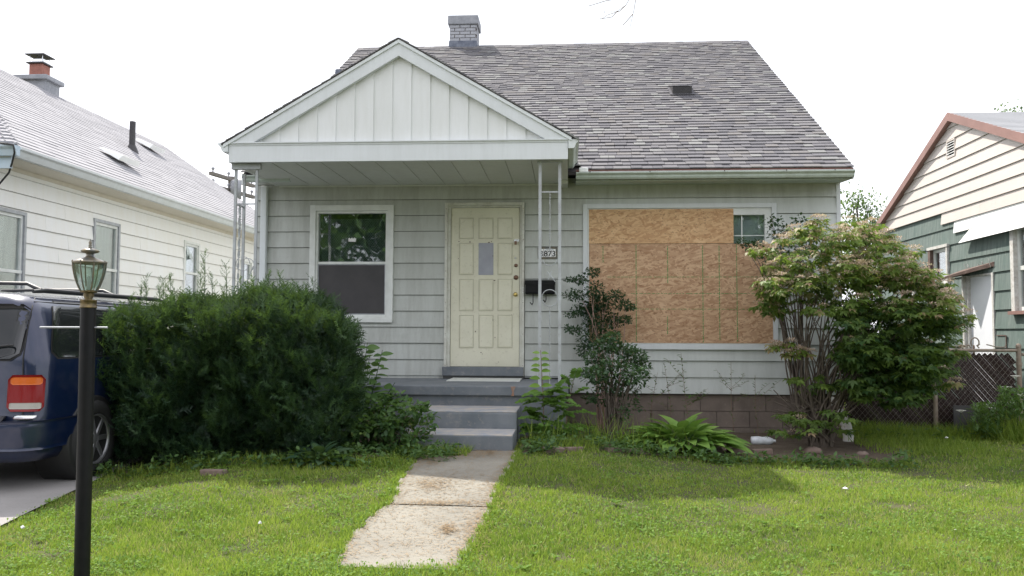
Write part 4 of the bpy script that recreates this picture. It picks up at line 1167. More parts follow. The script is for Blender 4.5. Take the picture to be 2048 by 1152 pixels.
# black service cable off the front corner
cp = [at_x(8, 290, EX + .1), at_x(27, 290, EX + .13), at_x(29, 306, EX + .14), at_x(24, 326, EX + .05), at_x(18, 345, LX + .3), at_x(8, 357, LX + .1), at_x(-4, 371, LX + .03)]
cp[0] = Vector((EX - .3, EY0 - .1, EZ + .06)); cp[1] = Vector((EX + .02, EY0 - .14, EZ + .03)) if False else cp[1]
MB().tube(cp, .011, 6).build('service_cable', M['cable'], lh)
# foundation
box('foundation', M['found'], lh, LX - 7.3, LX - .03, LY0 + .05, LY1 - .05, -.1, LSZ0)

# ================================================================= RIGHT HOUSE
RX = 6.5
rh = thing('house', (RX, 14.2, 0), 'house on the right with beige gable siding torn away from green wood shakes', 'house')
def rwall(a, out, z): return (RX - out, a, z)
def rw(u, v): p = at_x(u, v, RX); return p.y, p.z
ypk, zpk = rw(1909, 226); yfe, zfe = rw(1757, 458); yne, zne = rw(2048, 264)
sf = (zpk - zfe) / (yfe - ypk); sn = (zpk - zne) / (ypk - yne)
RY0, RY1 = 10.9, yfe - .15
beige_b = (rw(1790, 462)[1] + rw(1886, 423)[1]) / 2
yst1, yst2, yst3 = rw(1886, 440)[0], rw(1911, 455)[0], rw(1937, 465)[0]
def ropen(u0, u1, vt, vb, um):
    y1, y0 = at_x(u0, 550, RX).y, at_x(u1, 550, RX).y
    return (y0, y1, rw(um, vb)[1], rw(um, vt)[1])
RW1 = ropen(1862, 1901, 497, 634, 1882); RW2 = ropen(2028, 2075, 450, 622, 2040); RW0 = ropen(1806, 1832, 510, 610, 1820)
RD_ = ropen(1934, 1988, 548, 0, 1960); RD_ = (RD_[0], RD_[1], .14, rw(1960, 549)[1])
rops = [RW0, RW1, RW2, RD_]
wall_top = zfe + .2
m = MB(); wall_with_holes(m, RY0, RY1, 0, zfe - .25, rops, RX + .01, RX + .15)
m.prism([(RY0, zfe - .25), (RY1, zfe - .25), (RY1, zfe - .02), (ypk, zpk - .1), (RY0, zpk - .1 - sn * (ypk - RY0))], 'x', RX + .01, RX + .15)
m.box(RX + .15, RX + 9, RY0, RY0 + .15, 0, 3.2).box(RX + .15, RX + 9, RY1 - .15, RY1, 0, 3.2).box(RX + 9, RX + 9.15, RY0, RY1, 0, 3.2)
m.build('wall', M['joint'], rh)
# shakes in wide rows
def shakes():
    step = .287; zt = beige_b
    rows_ = []
    z = zt - step * 13
    k = 0
    zz = beige_b - step * math.ceil((beige_b - .25) / step)
    while zz < beige_b - .01:
        siding(rwall, RY0, RY1, zz, zz + step, step, rops, M['shake'], rh, 'shake_course'); zz += step
shakes()
# horizontal beige boards clipped by the roof line
fa1 = lambda z: ypk + (zpk - .13 - z) / sf
fa0 = lambda z: ypk - (zpk - .13 - z) / sn
ventb = ropen(1904, 1921, 276, 312, 1912)
def bwall(a, out, z): return (RX - .018 - out, a, z)
siding(bwall, RY0 - .0, RY1 + .6, beige_b, zpk - .15, .2, [ventb], M['rbeige'], rh, 'gable_board', fa0, fa1)
siding(bwall, RY0, yst1, beige_b - .2, beige_b, .2, [], M['rbeige'], rh, 'gable_board')
siding(bwall, RY0, yst2, beige_b - .4, beige_b - .2, .2, [], M['rwhite'], rh, 'gable_board')
# loose bottom strip hanging away from the wall
MB().hexa([(RX - .12, RY0, beige_b - .58), (RX - .12, yst3 + .1, beige_b - .60), (RX - .10, yst3 + .1, beige_b - .60), (RX - .10, RY0, beige_b - .58), (RX - .03, RY0, beige_b - .39), (RX - .03, yst3 - .12, beige_b - .39), (RX - .02, yst3 - .12, beige_b - .39), (RX - .02, RY0, beige_b - .39)]).build('hanging_siding', M['rwhite'], rh, label='bright strip of siding hanging loose below the gable')
# gable vent with louvres
y0, y1, z0, z1 = ventb
gv = MB().box(RX - .045, RX + .0, y0, y0 + .02, z0, z1).box(RX - .045, RX, y1 - .02, y1, z0, z1).box(RX - .044, RX, y0 + .02, y1 - .02, z0, z0 + .02).box(RX - .044, RX, y0 + .02, y1 - .02, z1 - .02, z1).build('gable_vent', M['rbeige'], rh)
box('vent_recess', M['room'], gv, RX - .002, RX + .006, y0, y1, z0, z1)
for i in range(6):
    zc = z0 + .02 + (z1 - z0 - .04) * (i + .5) / 6
    MB().hexa([(RX - .045, y0 + .02, zc - .018), (RX - .045, y1 - .02, zc - .018), (RX - .01, y1 - .02, zc + .006), (RX - .01, y0 + .02, zc + .006), (RX - .045, y0 + .02, zc - .010), (RX - .045, y1 - .02, zc - .010), (RX - .01, y1 - .02, zc + .012), (RX - .01, y0 + .02, zc + .012)]).build('louvre', M['rwhite'], gv)
# roof with brown rake trim
OV = .12
rr = MB().prism([(yfe + .1, zfe - sf * .1 + .0), (ypk, zpk), (RY0 - .35, zpk - sn * (ypk - RY0 + .35)), (RY0 - .35, zpk - sn * (ypk - RY0 + .35) - .08), (ypk, zpk - .09), (yfe + .1, zfe - sf * .1 - .08)], 'x', RX - OV + .02, RX + 9.3).build('roof', RSH, rh)
MB().prism([(yfe + .12, zfe - sf * .12 + .01), (ypk, zpk + .012), (ypk, zpk - .13), (yfe + .12, zfe - sf * .12 - .12)], 'x', RX - OV, RX - OV + .025).build('rake_board', M['rbrown'], rr)
MB().prism([(ypk, zpk + .012), (RY0 - .37, zpk - sn * (ypk - RY0 + .37) + .012), (RY0 - .37, zpk - sn * (ypk - RY0 + .37) - .13), (ypk, zpk - .13)], 'x', RX - OV - .001, RX - OV + .025).build('rake_board', M['rbrown'], rr)
MB().prism([(ypk, zpk - .1), (RY0 - .3, zpk - sn * (ypk - RY0 + .3) - .1), (RY0 - .3, zpk - sn * (ypk - RY0 + .3) - .125), (ypk, zpk - .125)], 'x', RX - OV + .025, RX + .01).build('rake_soffit', M['rwhite'], rr)
MB().prism([(yfe + .1, zfe - sf * .1 - .09), (ypk, zpk - .1), (ypk, zpk - .125), (yfe + .1, zfe - sf * .1 - .115)], 'x', RX - OV + .025, RX + .01).build('rake_soffit', M['rbrown'], rr)
m = MB(); dd = 0; Lr = (ypk - RY0 + .35) / math.cos(math.atan(sn)); th = math.atan(sn); nr = Vector((0, -math.sin(th), math.cos(th)))
while dd < Lr:
    x = RX - OV
    while x < RX + 6:
        x2 = x + random.choice([.3, .45, .6])
        def q(d, xx, h): return Vector((xx, ypk - d * math.cos(th), zpk - d * math.sin(th))) + nr * h
        d1 = min(dd + .15, Lr)
        m.hexa([q(d1, x, 0), q(d1, x2 - .004, 0), q(max(dd - .02, 0), x2 - .004, 0), q(max(dd - .02, 0), x, 0), q(d1, x, .016), q(d1, x2 - .004, .016), q(max(dd - .02, 0), x2 - .004, .004), q(max(dd - .02, 0), x, .004)])
        x = x2
    dd += .135
o = m.build('roof_shingles', RSH, rr); o['kind'] = 'stuff'
zn_ = zpk - .13 - sn * (ypk - RY0)
m = MB().box(RX + .02, RX + 9.1, RY0 + .02, RY0 + .14, 3.0, zn_ + .02); m.build('wall_top', M['shake'], rh)
zz = beige_b - .287 * math.ceil((beige_b - .25) / .287)
siding(lambda a, out, z: (a, RY0 - out, z), RX + .0, RX + 9.1, zz, zn_, .287, [], M['shake'], rh, 'shake_course')
# windows
for (op, st) in ((RW0, 0), (RW1, 1), (RW2, 2)):
    y0, y1, z0, z1 = op; zmid = (z0 + z1) / 2
    f = MB().box(RX - .05, RX + .0, y0, y0 + .06, z0, z1).build('window', M['peel'], rh, bevel=.004)
    box('window_casing', M['peel'] if st == 2 else M['woodbrown'], f, RX - .05, RX + .03, y1 - .09, y1, z0, z1)
    MB().box(RX - .06, RX, y0 - .02, y1 + .02, z1, z1 + .05).build('window_head', M['peel'] if st else M['rbrown'], f)
    MB().box(RX - .09, RX, y0 - .03, y1 + .03, z0 - .05, z0).build('sill', M['rbrown'] if st == 2 else M['peel'], f)
    MB().box(RX + .01, RX + .04, y0 + .06, y0 + .11, z0, z1).box(RX + .01, RX + .04, y1 - .14, y1 - .09, z0, z1).box(RX + .01, RX + .04, y0 + .11, y1 - .14, zmid - .03, zmid + .03).box(RX + .01, RX + .04, y0 + .11, y1 - .14, z1 - .06, z1).box(RX + .011, RX + .04, y0 + .11, y1 - .14, z0, z0 + .06).build('sash', M['vinyl'], f)
    box('pane', M['glass'], f, RX + .03, RX + .035, y0 + .1, y1 - .1, z0, z1)
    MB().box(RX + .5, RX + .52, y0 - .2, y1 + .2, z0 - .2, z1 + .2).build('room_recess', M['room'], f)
    if st == 1: box('blind', M['blind'], f, RX + .12, RX + .13, y0, y1, z0 + (z1 - z0) * .35, z0 + (z1 - z0) * .78)
# door with peeling surround and collapsed little canopy
y0, y1, z0, z1 = RD_
dr = box('door', M['whitedoor'], rh, RX + .0, RX + .04, y0 + .03, y1 - .11, z0, z1 - .03)
MB().box(RX - .05, RX + .0, y1 - .11, y1 - .05, z0, z1).box(RX - .09, RX + .0, y1 - .05, y1, z0, z1).build('door_jamb', M['peel'], dr)
MB().box(RX - .03, RX + .04, y0 - .02, y0 + .03, z0, z1).box(RX - .03, RX + .04, y0 + .03, y1 - .11, z1 - .03, z1 + .0).build('door_jamb', M['peel'], dr)
box('door_latch', M['bronze'], dr, RX - .012, RX - .001, y1 - .19, y1 - .16, .95, 1.1)
MB().hexa([(RX - .42, y1 + .1, z1 - .06), (RX - .02, y0 - .05, z1 + .09), (RX - .0, y0 - .05, z1 + .11), (RX - .0, y1 + .12, z1 + .02), (RX - .42, y1 + .1, z1 - .035), (RX - .02, y0 - .05, z1 + .16), (RX - .0, y0 - .05, z1 + .17), (RX - .0, y1 + .12, z1 + .12)]).build('broken_canopy', M['woodbrown'], rh, label='broken brown wooden canopy over the side door')
m = MB()
for i in range(9):
    ya = y0 + (y1 - y0) * random.random(); l = random.uniform(.04, .14)
    m.tube([(RX - .04, ya, z1 + .08), (RX - .05 + random.uniform(-.05, .02), ya + random.uniform(-.03, .03), z1 + .08 + l)], .005, 4)
m.build('splinter', M['peel'], dr)
hp = rw(2008, 684)
hb = MB().box(RX - .03, RX, hp[0] - .12, hp[0] + .12, hp[1] - .09, hp[1] + .09).build('wall_hatch', M['shake'], rh)
MB().box(RX - .04, RX - .031, hp[0] - .14, hp[0] + .14, hp[1] + .09, hp[1] + .105).box(RX - .04, RX - .031, hp[0] - .14, hp[0] - .125, hp[1] - .09, hp[1] + .09).build('hatch_edge', M['woodbrown'], hb)

# ================================================================= FENCE between the houses
FY = 11.0
ftop = at_y(1960, 696, FY).z
fe = thing('chain_link_fence', (4.8, FY, 0), 'chain-link fence with dark brown slats between the pale green and green-shingled houses', 'fence')
fx = [at_y(1868, 700, FY).x, at_y(2037, 700, FY).x]
for x in (3.5, fx[0], fx[1]):
    MB().tube([(x, FY, -.05), (x, FY, ftop + .01)], .03, 10).lathe((x, FY, ftop + .01), [(.034, 0), (.034, .02), (.02, .045), (0, .05)], 10).build('fence_post', M['rail'], fe)
MB().tube([(3.5, FY, ftop - .03), (fx[1] + .02, FY, ftop - .03)], .021, 8).build('top_rail', M['rail'], fe)
MB().tube([(fx[1] + .05, FY + .02, ftop - .08), (RX + .02, FY + .02, ftop - .08)], .02, 8).build('top_rail', M['rail'], fe)
for zc in (ftop - .2, .45): MB().lathe((fx[1], FY, zc), [(.038, -.02), (.038, .02)], 10).build('post_clamp', M['rail'], fe)
MB().tube([(fx[1] + .12, FY + .02, -.05), (fx[1] + .12, FY + .02, ftop - .05)], .024, 8).build('fence_post', M['rail'], fe)
sp_ = .0695; zb_f, zt_f = .03, ftop - .075
def dgl(x0, zs, ze_, dirx):  # diagonal from (x0, zs) up to ze_
    return (x0, zs), (x0 + dirx * (ze_ - zs), ze_)
hgt = zt_f - zb_f
x = 3.55
k = 0
while x < fx[1] - .04 + hgt:
    # slat runs from lower right (x, zb) to upper left (x-hgt, zt)
    xa, za, xb, zb2 = x, zb_f, x - hgt * .86, zt_f
    sl_ = (zb2 - za) / (xb - xa)
    if xb < 3.55: zb2 = za + (3.55 - xa) * sl_; xb = 3.55
    if xa > fx[1] - .05: za = za + (fx[1] - .05 - xa) * sl_; xa = fx[1] - .05
    if zb2 - za > .08:
        v = Vector((xb - xa, 0, zb2 - za)).normalized(); n_ = Vector((-v.z, 0, v.x)) * .0258
        yo = random.uniform(-.004, .004); rl = random.uniform(-.006, .006)
        MB().hexa([(xa - n_.x, FY + .003 + yo - rl, za - n_.z), (xa + n_.x, FY + .003 + yo + rl, za + n_.z), (xb + n_.x, FY + .003 + yo + rl, zb2 + n_.z), (xb - n_.x, FY + .003 + yo - rl, zb2 - n_.z),
                   (xa - n_.x, FY + .006 + yo - rl, za - n_.z), (xa + n_.x, FY + .006 + yo + rl, za + n_.z), (xb + n_.x, FY + .006 + yo + rl, zb2 + n_.z), (xb - n_.x, FY + .006 + yo - rl, zb2 - n_.z)]).build('privacy_slat', M['slat'], fe)
    x += sp_; k += 1
m = MB()
for dirx in (-.86, .86):
    x = 3.52 - (hgt if dirx > 0 else 0)
    while x < fx[1] + (hgt if dirx < 0 else 0):
        xa, za, xb, zb2 = x + sp_ / 2, zb_f - .02, x + sp_ / 2 + dirx * (hgt + .05), zt_f + .03
        s_ = (zb2 - za) / (xb - xa)
        lo, hi = 3.52, fx[1] - .03
        if min(xa, xb) < lo:
            if xa < lo: za += (lo - xa) * s_; xa = lo
            else: zb2 += (lo - xb) * s_; xb = lo
        if max(xa, xb) > hi:
            if xa > hi: za += (hi - xa) * s_; xa = hi
            else: zb2 += (hi - xb) * s_; xb = hi
        if zb2 - za > .03:
            yy_ = FY - .006 if dirx > 0 else FY - .010
            m.tube([(xa, yy_, za), (xb, yy_, zb2)], .0017, 4, cap=False)
        x += sp_
o = m.build('wire_mesh', M['wire'], fe); o['kind'] = 'stuff'
# bent wire scroll on top of the rail
q = at_y(1950, 690, FY - .02)
m = MB().tube([(q.x - .17, FY - .02, ftop), (q.x - .08, FY - .02, ftop + .04), (q.x - .05, FY - .02, ftop)], .008, 6)
m.tube([(q.x - .0 + .05 * math.cos(t), FY - .02, ftop + .07 + .06 * math.sin(t)) for t in np.linspace(3.9, -1.0, 14)], .009, 6)
m.tube([(q.x + .05, FY - .02, ftop), (q.x + .02, FY - .02, ftop + .03), (q.x + .06, FY - .02, ftop + .05)], .008, 6)
m.tube([(q.x + .14, FY - .02, ftop + .045), (q.x + .26, FY - .02, ftop + .015), (q.x + .36, FY - .02, ftop + .01), (q.x + .38, FY - .02, ftop + .05)], .007, 6)
sw = m.build('bent_wire', M['rail']); tag(sw, 'bent white wire scroll lying on top of the slatted fence rail', 'wire')
tag(box('metal_sheet', surf('dark_leaning_sheet', (0.05, .05, .055), (.08, .075, .075), 4, .6), None, at_y(1912, 840, FY - .2).x, at_y(1966, 840, FY - .2).x, FY - .14, FY - .12, -.02, at_y(1935, 812, FY - .2).z), 'dark flat sheet leaning at the foot of the slatted fence', 'sheet')

# ================================================================= UTILITY POLE
UY = 34.0
up_ = at_y(463, 400, UY)
pole = thing('utility_pole', (up_.x, UY, 0), 'grey wooden utility pole with two crossarms beyond the white house roof', 'utility pole')
zt_p = at_y(463, 354, UY).z
MB().tube([(up_.x, UY, 0), (up_.x, UY, zt_p)], [.2, .16], 12).build('pole_shaft', M['pole'], pole)
for v in (360, 383):
    q = at_y(463, v, UY)
    ca = MB().hexa([(q.x - .07 - .25, UY - .9 - .6, q.z - .07), (q.x + .07 - .25, UY - .9 - .6, q.z - .07), (q.x + .45, UY + 1.5, q.z - .07), (q.x + .31, UY + 1.5, q.z - .07), (q.x - .07 - .25, UY - 1.5, q.z + .07), (q.x + .07 - .25, UY - 1.5, q.z + .07), (q.x + .45, UY + 1.5, q.z + .07), (q.x + .31, UY + 1.5, q.z + .07)]).build('crossarm', M['pole'], pole)
    for t in (.05, .4, .95):
        xx = q.x - .25 + .63 * t; yy_ = UY - 1.5 + 3 * t
        MB().lathe((xx, yy_, q.z + .07), [(.03, 0), (.03, .1), (.07, .12), (.07, .18), (.04, .2), (0, .24)], 8).build('insulator', M['chimcap'], ca)
MB().lathe((up_.x + .3, UY - .3, zt_p - 1.0), [(0, 0), (.22, .02), (.22, .75), (.15, .8), (0, .82)], 14).build('transformer', M['chimcap'], pole)

# ================================================================= LAMP POST
LP = at_z(165, 1172, 0.0); lpx, lpy = LP.x, 4.05
pt = at_y(177, 600, lpy); lpx = pt.x
zc = lambda v: at_y(177, v, lpy).z
lamp = thing('lamp_post', (lpx, lpy, 0), 'black garden lamp post with glass lantern and ladder bar on the lawn', 'lamp post')
MB().tube([(lpx + .012, lpy, -.08), (lpx, lpy, zc(612))], .037, 24).build('post', M['black'], lamp)
col_ = MB().lathe((lpx, lpy, zc(616)), [(.0, 0), (.040, 0), (.041, .004), (.0385, .006), (.0385, .036), (.041, .038), (.036, .042), (.02, .043)], 24).build('brass_collar', M['brass'], lamp)
zb_l = zc(655)
MB().tube([(at_y(80, 656, lpy).x, lpy, zb_l), (at_y(215, 656, lpy).x, lpy, zb_l)], .0048, 10).build('ladder_bar', M['alu'], lamp)
z0_, z1_ = zc(600), zc(583)
MB().lathe((lpx, lpy, z0_ - .005), [(.022, 0), (.018, .01), (.026, .03), (.02, .045), (.028, .055)], 20).build('lantern_neck', M['brass'], lamp)
MB().tube([(lpx - .02, lpy - .02, z0_ + .012), (lpx - .042, lpy - .02, z0_ + .016), (lpx - .04, lpy - .02, z0_ + .0), (lpx - .01, lpy - .02, z0_ - .01)], .0025, 6).build('neck_wire', M['chrome'], lamp)
gz0, gz1 = zc(583), zc(527)
hg = gz1 - gz0
def prof(t): return .037 + (.078 - .037) * math.sin(min(t, 1) * 1.45) ** .85
NP = 8
for k in range(NP):
    a0, a1 = 2 * math.pi * (k + .06) / NP, 2 * math.pi * (k + .94) / NP
    vs = []; fs = []
    for i in range(7):
        r_ = prof(i / 6) ; z = gz0 + hg * i / 6 + .004
        for a in (a0, (a0 + a1) / 2, a1):
            rr_ = r_ * (1 if a != (a0 + a1) / 2 else 1.0)
            vs.append((lpx + rr_ * math.cos(a), lpy + rr_ * math.sin(a), z))
    for i in range(6):
        for j in range(2): fs.append((i * 3 + j, i * 3 + j + 1, i * 3 + j + 4, i * 3 + j + 3))
    MB().add(vs, fs, 0, True).build('glass_panel', M['glass_green'], lamp)
    a = 2 * math.pi * k / NP
    MB().tube([(lpx + (prof(i / 6) + .001) * math.cos(a), lpy + (prof(i / 6) + .001) * math.sin(a), gz0 + hg * i / 6) for i in range(7)], .0035, 6).build('lantern_rib', M['pewter'], lamp)
MB().lathe((lpx, lpy, gz0), [(0, -.006), (.036, -.006), (.042, 0), (.036, .005), (0, .005)], 20).build('lantern_base', M['brass'], lamp)
MB().lathe((lpx, lpy, gz0 + .005), [(.014, 0), (.014, .02), (.009, .022), (.009, .07), (0, .072)], 12).build('bulb_socket', M['paper'], lamp)
MB().lathe((lpx, lpy, gz1), [(.076, -.002), (.081, .001), (.081, .007), (.070, .012), (.045, .024), (.022, .032), (.016, .042), (.018, .05), (.038, .056), (.044, .062), (.038, .069), (.016, .076), (.006, .078)], 28).build('lantern_roof', M['pewter'], lamp)
MB().lathe((lpx, lpy, gz1 + .077), [(.008, 0), (.009, .006), (.005, .01), (.009, .015), (.005, .02), (.008, .026), (.006, .034), (.002, .042), (0, .05)], 12).build('finial', M['pewter'], lamp)
for k in range(NP):
    a = 2 * math.pi * k / NP
    MB().lathe((lpx + .079 * math.cos(a), lpy + .079 * math.sin(a), gz1 + .004), [(.005, 0), (.005, .005), (.003, .009), (0, .011)], 8).build('rib_knob', M['pewter'], lamp)

# ================================================================= VAN
def paint():
    m, t, b = nodes('blue_car_paint')
    fl = noise(t, 900, 2, pos(t))
    col = mixc(t, ramp(t, fl, 0.4, 0.7), (0.003, 0.009, 0.036), (0.007, 0.018, 0.068))
    col = mixc(t, ramp(t, noise(t, 6, 5, pos(t)), 0.5, 0.8, 0, 0.15), col, (0.12, 0.12, 0.13))
    t.links.new(col, b.inputs['Base Color']); setin(b, Roughness=0.3, Metallic=0.2)
    b.inputs['Coat Weight'].default_value = 0.8; b.inputs['Coat Roughness'].default_value = 0.06
    return m
M['paint'] = paint()
M['tint'] = surf('dark_tinted_glass', (0.012, 0.014, 0.016), None, rough=0.05, spec=0.45)
M['rimgrey'] = surf('shade_grey_alloy', (0.32, 0.32, 0.33), None, rough=.4, metal=.8)  # alloy greyed down to stand for the shadow over the wheels
M['seal'] = surf('black_rubber_seal', (0.012, 0.012, 0.012), None, rough=0.6)
M['trimblack'] = surf('black_roof_rack', (0.03, 0.03, 0.033), None, rough=0.45)
def lens(name, c):
    m, t, b = nodes(name); g = pos(t, (60, 60, 60))
    w = N(t, 'ShaderNodeTexWave'); w.bands_direction = 'X'; setin(w, Scale=1.0); t.links.new(g, w.inputs[0])
    col = mixc(t, ramp(t, w.outputs['Fac'], 0, 1, 0, .5), c, [x * .45 for x in c]); t.links.new(col, b.inputs['Base Color'])
    setin(b, Roughness=0.3); b.inputs['Coat Weight'].default_value = 0.25; b.inputs['Specular IOR Level'].default_value = 0.3
    return m
M['red'] = lens('red_lamp_lens', (0.24, 0.006, 0.008)); M['amber'] = lens('amber_lamp_lens', (0.62, 0.13, 0.012)); M['clear'] = lens('clear_lamp_lens', (0.45, 0.43, 0.40))
VXR, VW, VY0, VLEN = -4.08, 0.94, 6.16, 4.75
VXC = VXR - VW
LV = [(.24, .86), (.30, .90), (.42, .925), (.60, .94), (.80, .94), (.98, .93), (1.05, .915), (1.15, .885), (1.28, .84), (1.40, .785), (1.48, .73), (1.53, .66), (1.56, .56), (1.58, .40)]
VTOP = 1.575
def vhw(z): return np.interp(z, [l[0] for l in LV], [l[1] for l in LV]) / 1.0
def vrk(z):  # rear face rake
    return float(np.interp(z, [.24, .34, .55, .585, .60, 1.05, 1.48, 1.53, 1.56, 1.58], [.05, .0, .0, .03, .055, .075, .17, .21, .27, .38]))
def vfr(z):  # front rake
    return float(np.interp(z, [.24, .5, .75, .9, 1.0, 1.1, 1.5, 1.58], [.08, .0, .05, .2, .75, 1.25, 2.0, 2.3]))
def vpt(s, z, off=0.0):
    """s = distance along the outline from the middle of the tail towards the kerb side (right), then forward"""
    w = float(vhw(z)); r_ = .16
    y0 = VY0 + vrk(z)
    sg = 1 if s >= 0 else -1; s = abs(s)
    flat = w - r_; arcl = r_ * math.pi / 2
    if s <= flat:
        x, y, nx_, ny_ = s, y0 + .05 * (s / flat) ** 3, 0, -1
    elif s <= flat + arcl:
        a = (s - flat) / r_
        x, y, nx_, ny_ = flat + r_ * math.sin(a), y0 + .05 + r_ * (1 - math.cos(a)), math.sin(a), -math.cos(a)
    else:
        x, y, nx_, ny_ = w, y0 + .05 + r_ + (s - flat - arcl), 1, 0
    return (VXC + sg * (x + nx_ * off), y + ny_ * off, z)
def s_of(y, z): w = float(vhw(z)); r_ = .16; return w - r_ + r_ * math.pi / 2 + (y - (VY0 + vrk(z)) - .05 - r_)
van = thing('parked_van', (VXC, VY0 + 2.3, 0.02), 'dark blue minivan with roof rack parked tail-out on the driveway', 'van')
# body shell: loops at each level
def loop(z):
    w = float(vhw(z)); pts = []
    y_end = VY0 + VLEN - vfr(z); send = s_of(y_end - .25, z)
    n = 26
    ss = [0] + list(np.linspace(w - .16, w - .16 + .16 * math.pi / 2, 8)) + list(np.linspace(w + .16, send, 10))
    right = [vpt(s, z) for s in ss]
    fr = [(VXC + (w - .25) + .25 * math.cos(a), y_end - .25 + .25 * math.sin(a), z) for a in np.linspace(.3, math.pi / 2, 5)] + [(VXC, y_end + .02, z)]
    half = right + fr
    return half + [(2 * VXC - p[0], p[1], p[2]) for p in half[::-1][1:-1]]
m = MB(); loops_ = [loop(z) for z, _ in LV]
nl = len(loops_[0])
for l in loops_: m.v.extend(l)
for i in range(len(loops_) - 1):
    for k in range(nl): m.face((i * nl + k, i * nl + (k + 1) % nl, (i + 1) * nl + (k + 1) % nl, (i + 1) * nl + k), 0, True)
m.face(tuple(range(nl))[::-1]); 
tp = loops_[-1]; b = len(m.v); cxy = (sum(p[0] for p in tp) / nl, sum(p[1] for p in tp) / nl)
m.v.extend([(cxy[0] + (p[0] - cxy[0]) * .6, cxy[1] + (p[1] - cxy[1]) * .85, 1.592) for p in tp])
for k in range(nl): m.face(((len(loops_) - 1) * nl + k, (len(loops_) - 1) * nl + (k + 1) % nl, b + (k + 1) % nl, b + k), 0, True)
m.face(tuple(range(b, b + nl)), 0, True)
m.build('body', M['paint'], van)
def patch(name, mat, parent, s0, s1, z0, z1, off, rnd=.06, ns=16, nz=10, shear=0.0, thick=.004):
    """rounded patch lying on the bodywork"""
    m = MB(); pts = []
    for j in range(nz + 1):
        z = z0 + (z1 - z0) * j / nz
        dz_ = min(z - z0, z1 - z); ins = 0
        if dz_ < rnd: ins = rnd - math.sqrt(max(rnd ** 2 - (rnd - dz_) ** 2, 0))
        sh = shear * (z - z0)
        a, b_ = s0 + ins + sh, s1 - ins
        for i in range(ns + 1): m.v.append(vpt(a + (b_ - a) * i / ns, z, off))
    for j in range(nz):
        for i in range(ns): m.face((j * (ns + 1) + i, j * (ns + 1) + i + 1, (j + 1) * (ns + 1) + i + 1, (j + 1) * (ns + 1) + i), 0, True)
    # skirt back to the body
    ring = [i for i in range(ns + 1)] + [j * (ns + 1) + ns for j in range(1, nz + 1)] + [nz * (ns + 1) + i for i in range(ns - 1, -1, -1)] + [j * (ns + 1) for j in range(nz - 1, 0, -1)]
    b = len(m.v)
    for k in ring:
        p = m.v[k]; c = (VXC, VY0 + 2.0)
        d = Vector((c[0] - p[0], c[1] - p[1], 0)).normalized() * (thick + off)
        m.v.append((p[0] + d.x, p[1] + d.y, p[2]))
    nR = len(ring)
    for k in range(nR): m.face((ring[k], ring[(k + 1) % nR], b + (k + 1) % nR, b + k))
    return m.build(name, mat, parent)
zwb, zwt = at_x(120, 713, -4.2).z, at_x(120, 598, -4.3).z + .02
sw0 = s_of(6.50, 1.2); sw1 = s_of(8.25, 1.2)
patch('window_seal', M['seal'], van, sw0 - .02, sw1 + .02, zwb - .015, zwt + .015, .003, .10)
patch('side_window', M['tint'], van, sw0, sw1, zwb, zwt, .006, .09)
patch('window_seal', M['seal'], van, sw1 + .08, sw1 + 1.15, zwb - .015, zwt + .01, .003, .08)
patch('side_window', M['tint'], van, sw1 + .1, sw1 + 1.13, zwb, zwt - .005, .006, .07)
rzw0, rzw1 = 1.04, 1.46
patch('window_seal', M['seal'], van, -.76, .76, rzw0 - .015, rzw1 + .015, .003, .08)
patch('rear_window', M['tint'], van, -.745, .745, rzw0, rzw1, .006, .07)
# tailgate seam
for sg in (-1, 1):
    m = MB(); m.tube([vpt(sg * (.80 - .06 * (z - .6)), z, .002) for z in np.linspace(.6, 1.53, 14)], .005, 5); m.build('tailgate_seam', M['seal'], van)
m = MB(); m.tube([vpt(s_of(y, 1.495), 1.495, .003) for y in np.linspace(6.5, 10, 12)], .006, 5); m.build('roof_seam', M['seal'], van)
for yv in (8.22, 9.35):
    m = MB(); m.tube([vpt(s_of(yv, z), z, .002) for z in np.linspace(.42, 1.5, 12)], .005, 5); m.build('door_seam', M['seal'], van)
patch('door_handle', M['trimblack'], van, s_of(8.35, .95), s_of(8.52, .95), .93, .96, .02, .01, 6, 3)
patch('tailgate_handle', M['trimblack'], van, -.22, .22, .915, .95, .03, .01, 8, 3)
patch('fuel_flap', M['paint'], van, s_of(7.45, .9), s_of(7.62, .9), .84, .99, .004, .03, 6, 6)
# tail lamps
for sg in (-1, 1):
    def tl(name, mat, z0, z1, off, rnd, s0=.68, s1=.94, parent=van, shear=.0):
        a, b_ = (s0, s1) if sg > 0 else (-s1, -s0)
        return patch(name, mat, parent, a, b_, z0, z1, off, rnd, 12, 8)
    zt0, zt1 = at_y(52, 823, VY0 + .12).z, at_y(52, 750, VY0 + .12).z
    h_ = zt1 - zt0
    t_ = tl('tail_lamp', M['red'], zt0, zt1, .010, .03)
    tl('indicator_lens', M['amber'], zt1 - h_ * .27, zt1 - h_ * .06,   .0135, .02, .70, .92, t_)
    tl('reversing_lens', M['clear'], zt0 + h_ * .07, zt0 + h_ * .24, .0135, .008, .70, .92, t_)
# bumper, plate, trims
patch('bumper', M['paint'], van, -1.6, 1.6, .335, .565, .03, .04, 40, 8)
patch('bumper_step', M['trimblack'], van, -.70, .70, .566, .60, .05, .005, 20, 3)
patch('bumper_reflector', M['chrome'], van, .75, .90, .578, .605, .016, .01, 10, 3)
m = MB(); m.tube([vpt(-.72, 1.115, .03), vpt(.45, 1.125, .05), vpt(.70, 1.15, .03)], [.012, .010, .006], 6); m.build('rear_wiper', M['trimblack'], van)
patch('number_plate_recess', M['seal'], van, -.28, .28, .72, .90, .004, .02)
patch('side_moulding', M['trimblack'], van, 1.25, 4.0, .52, .56, .006, .01, 30, 2)
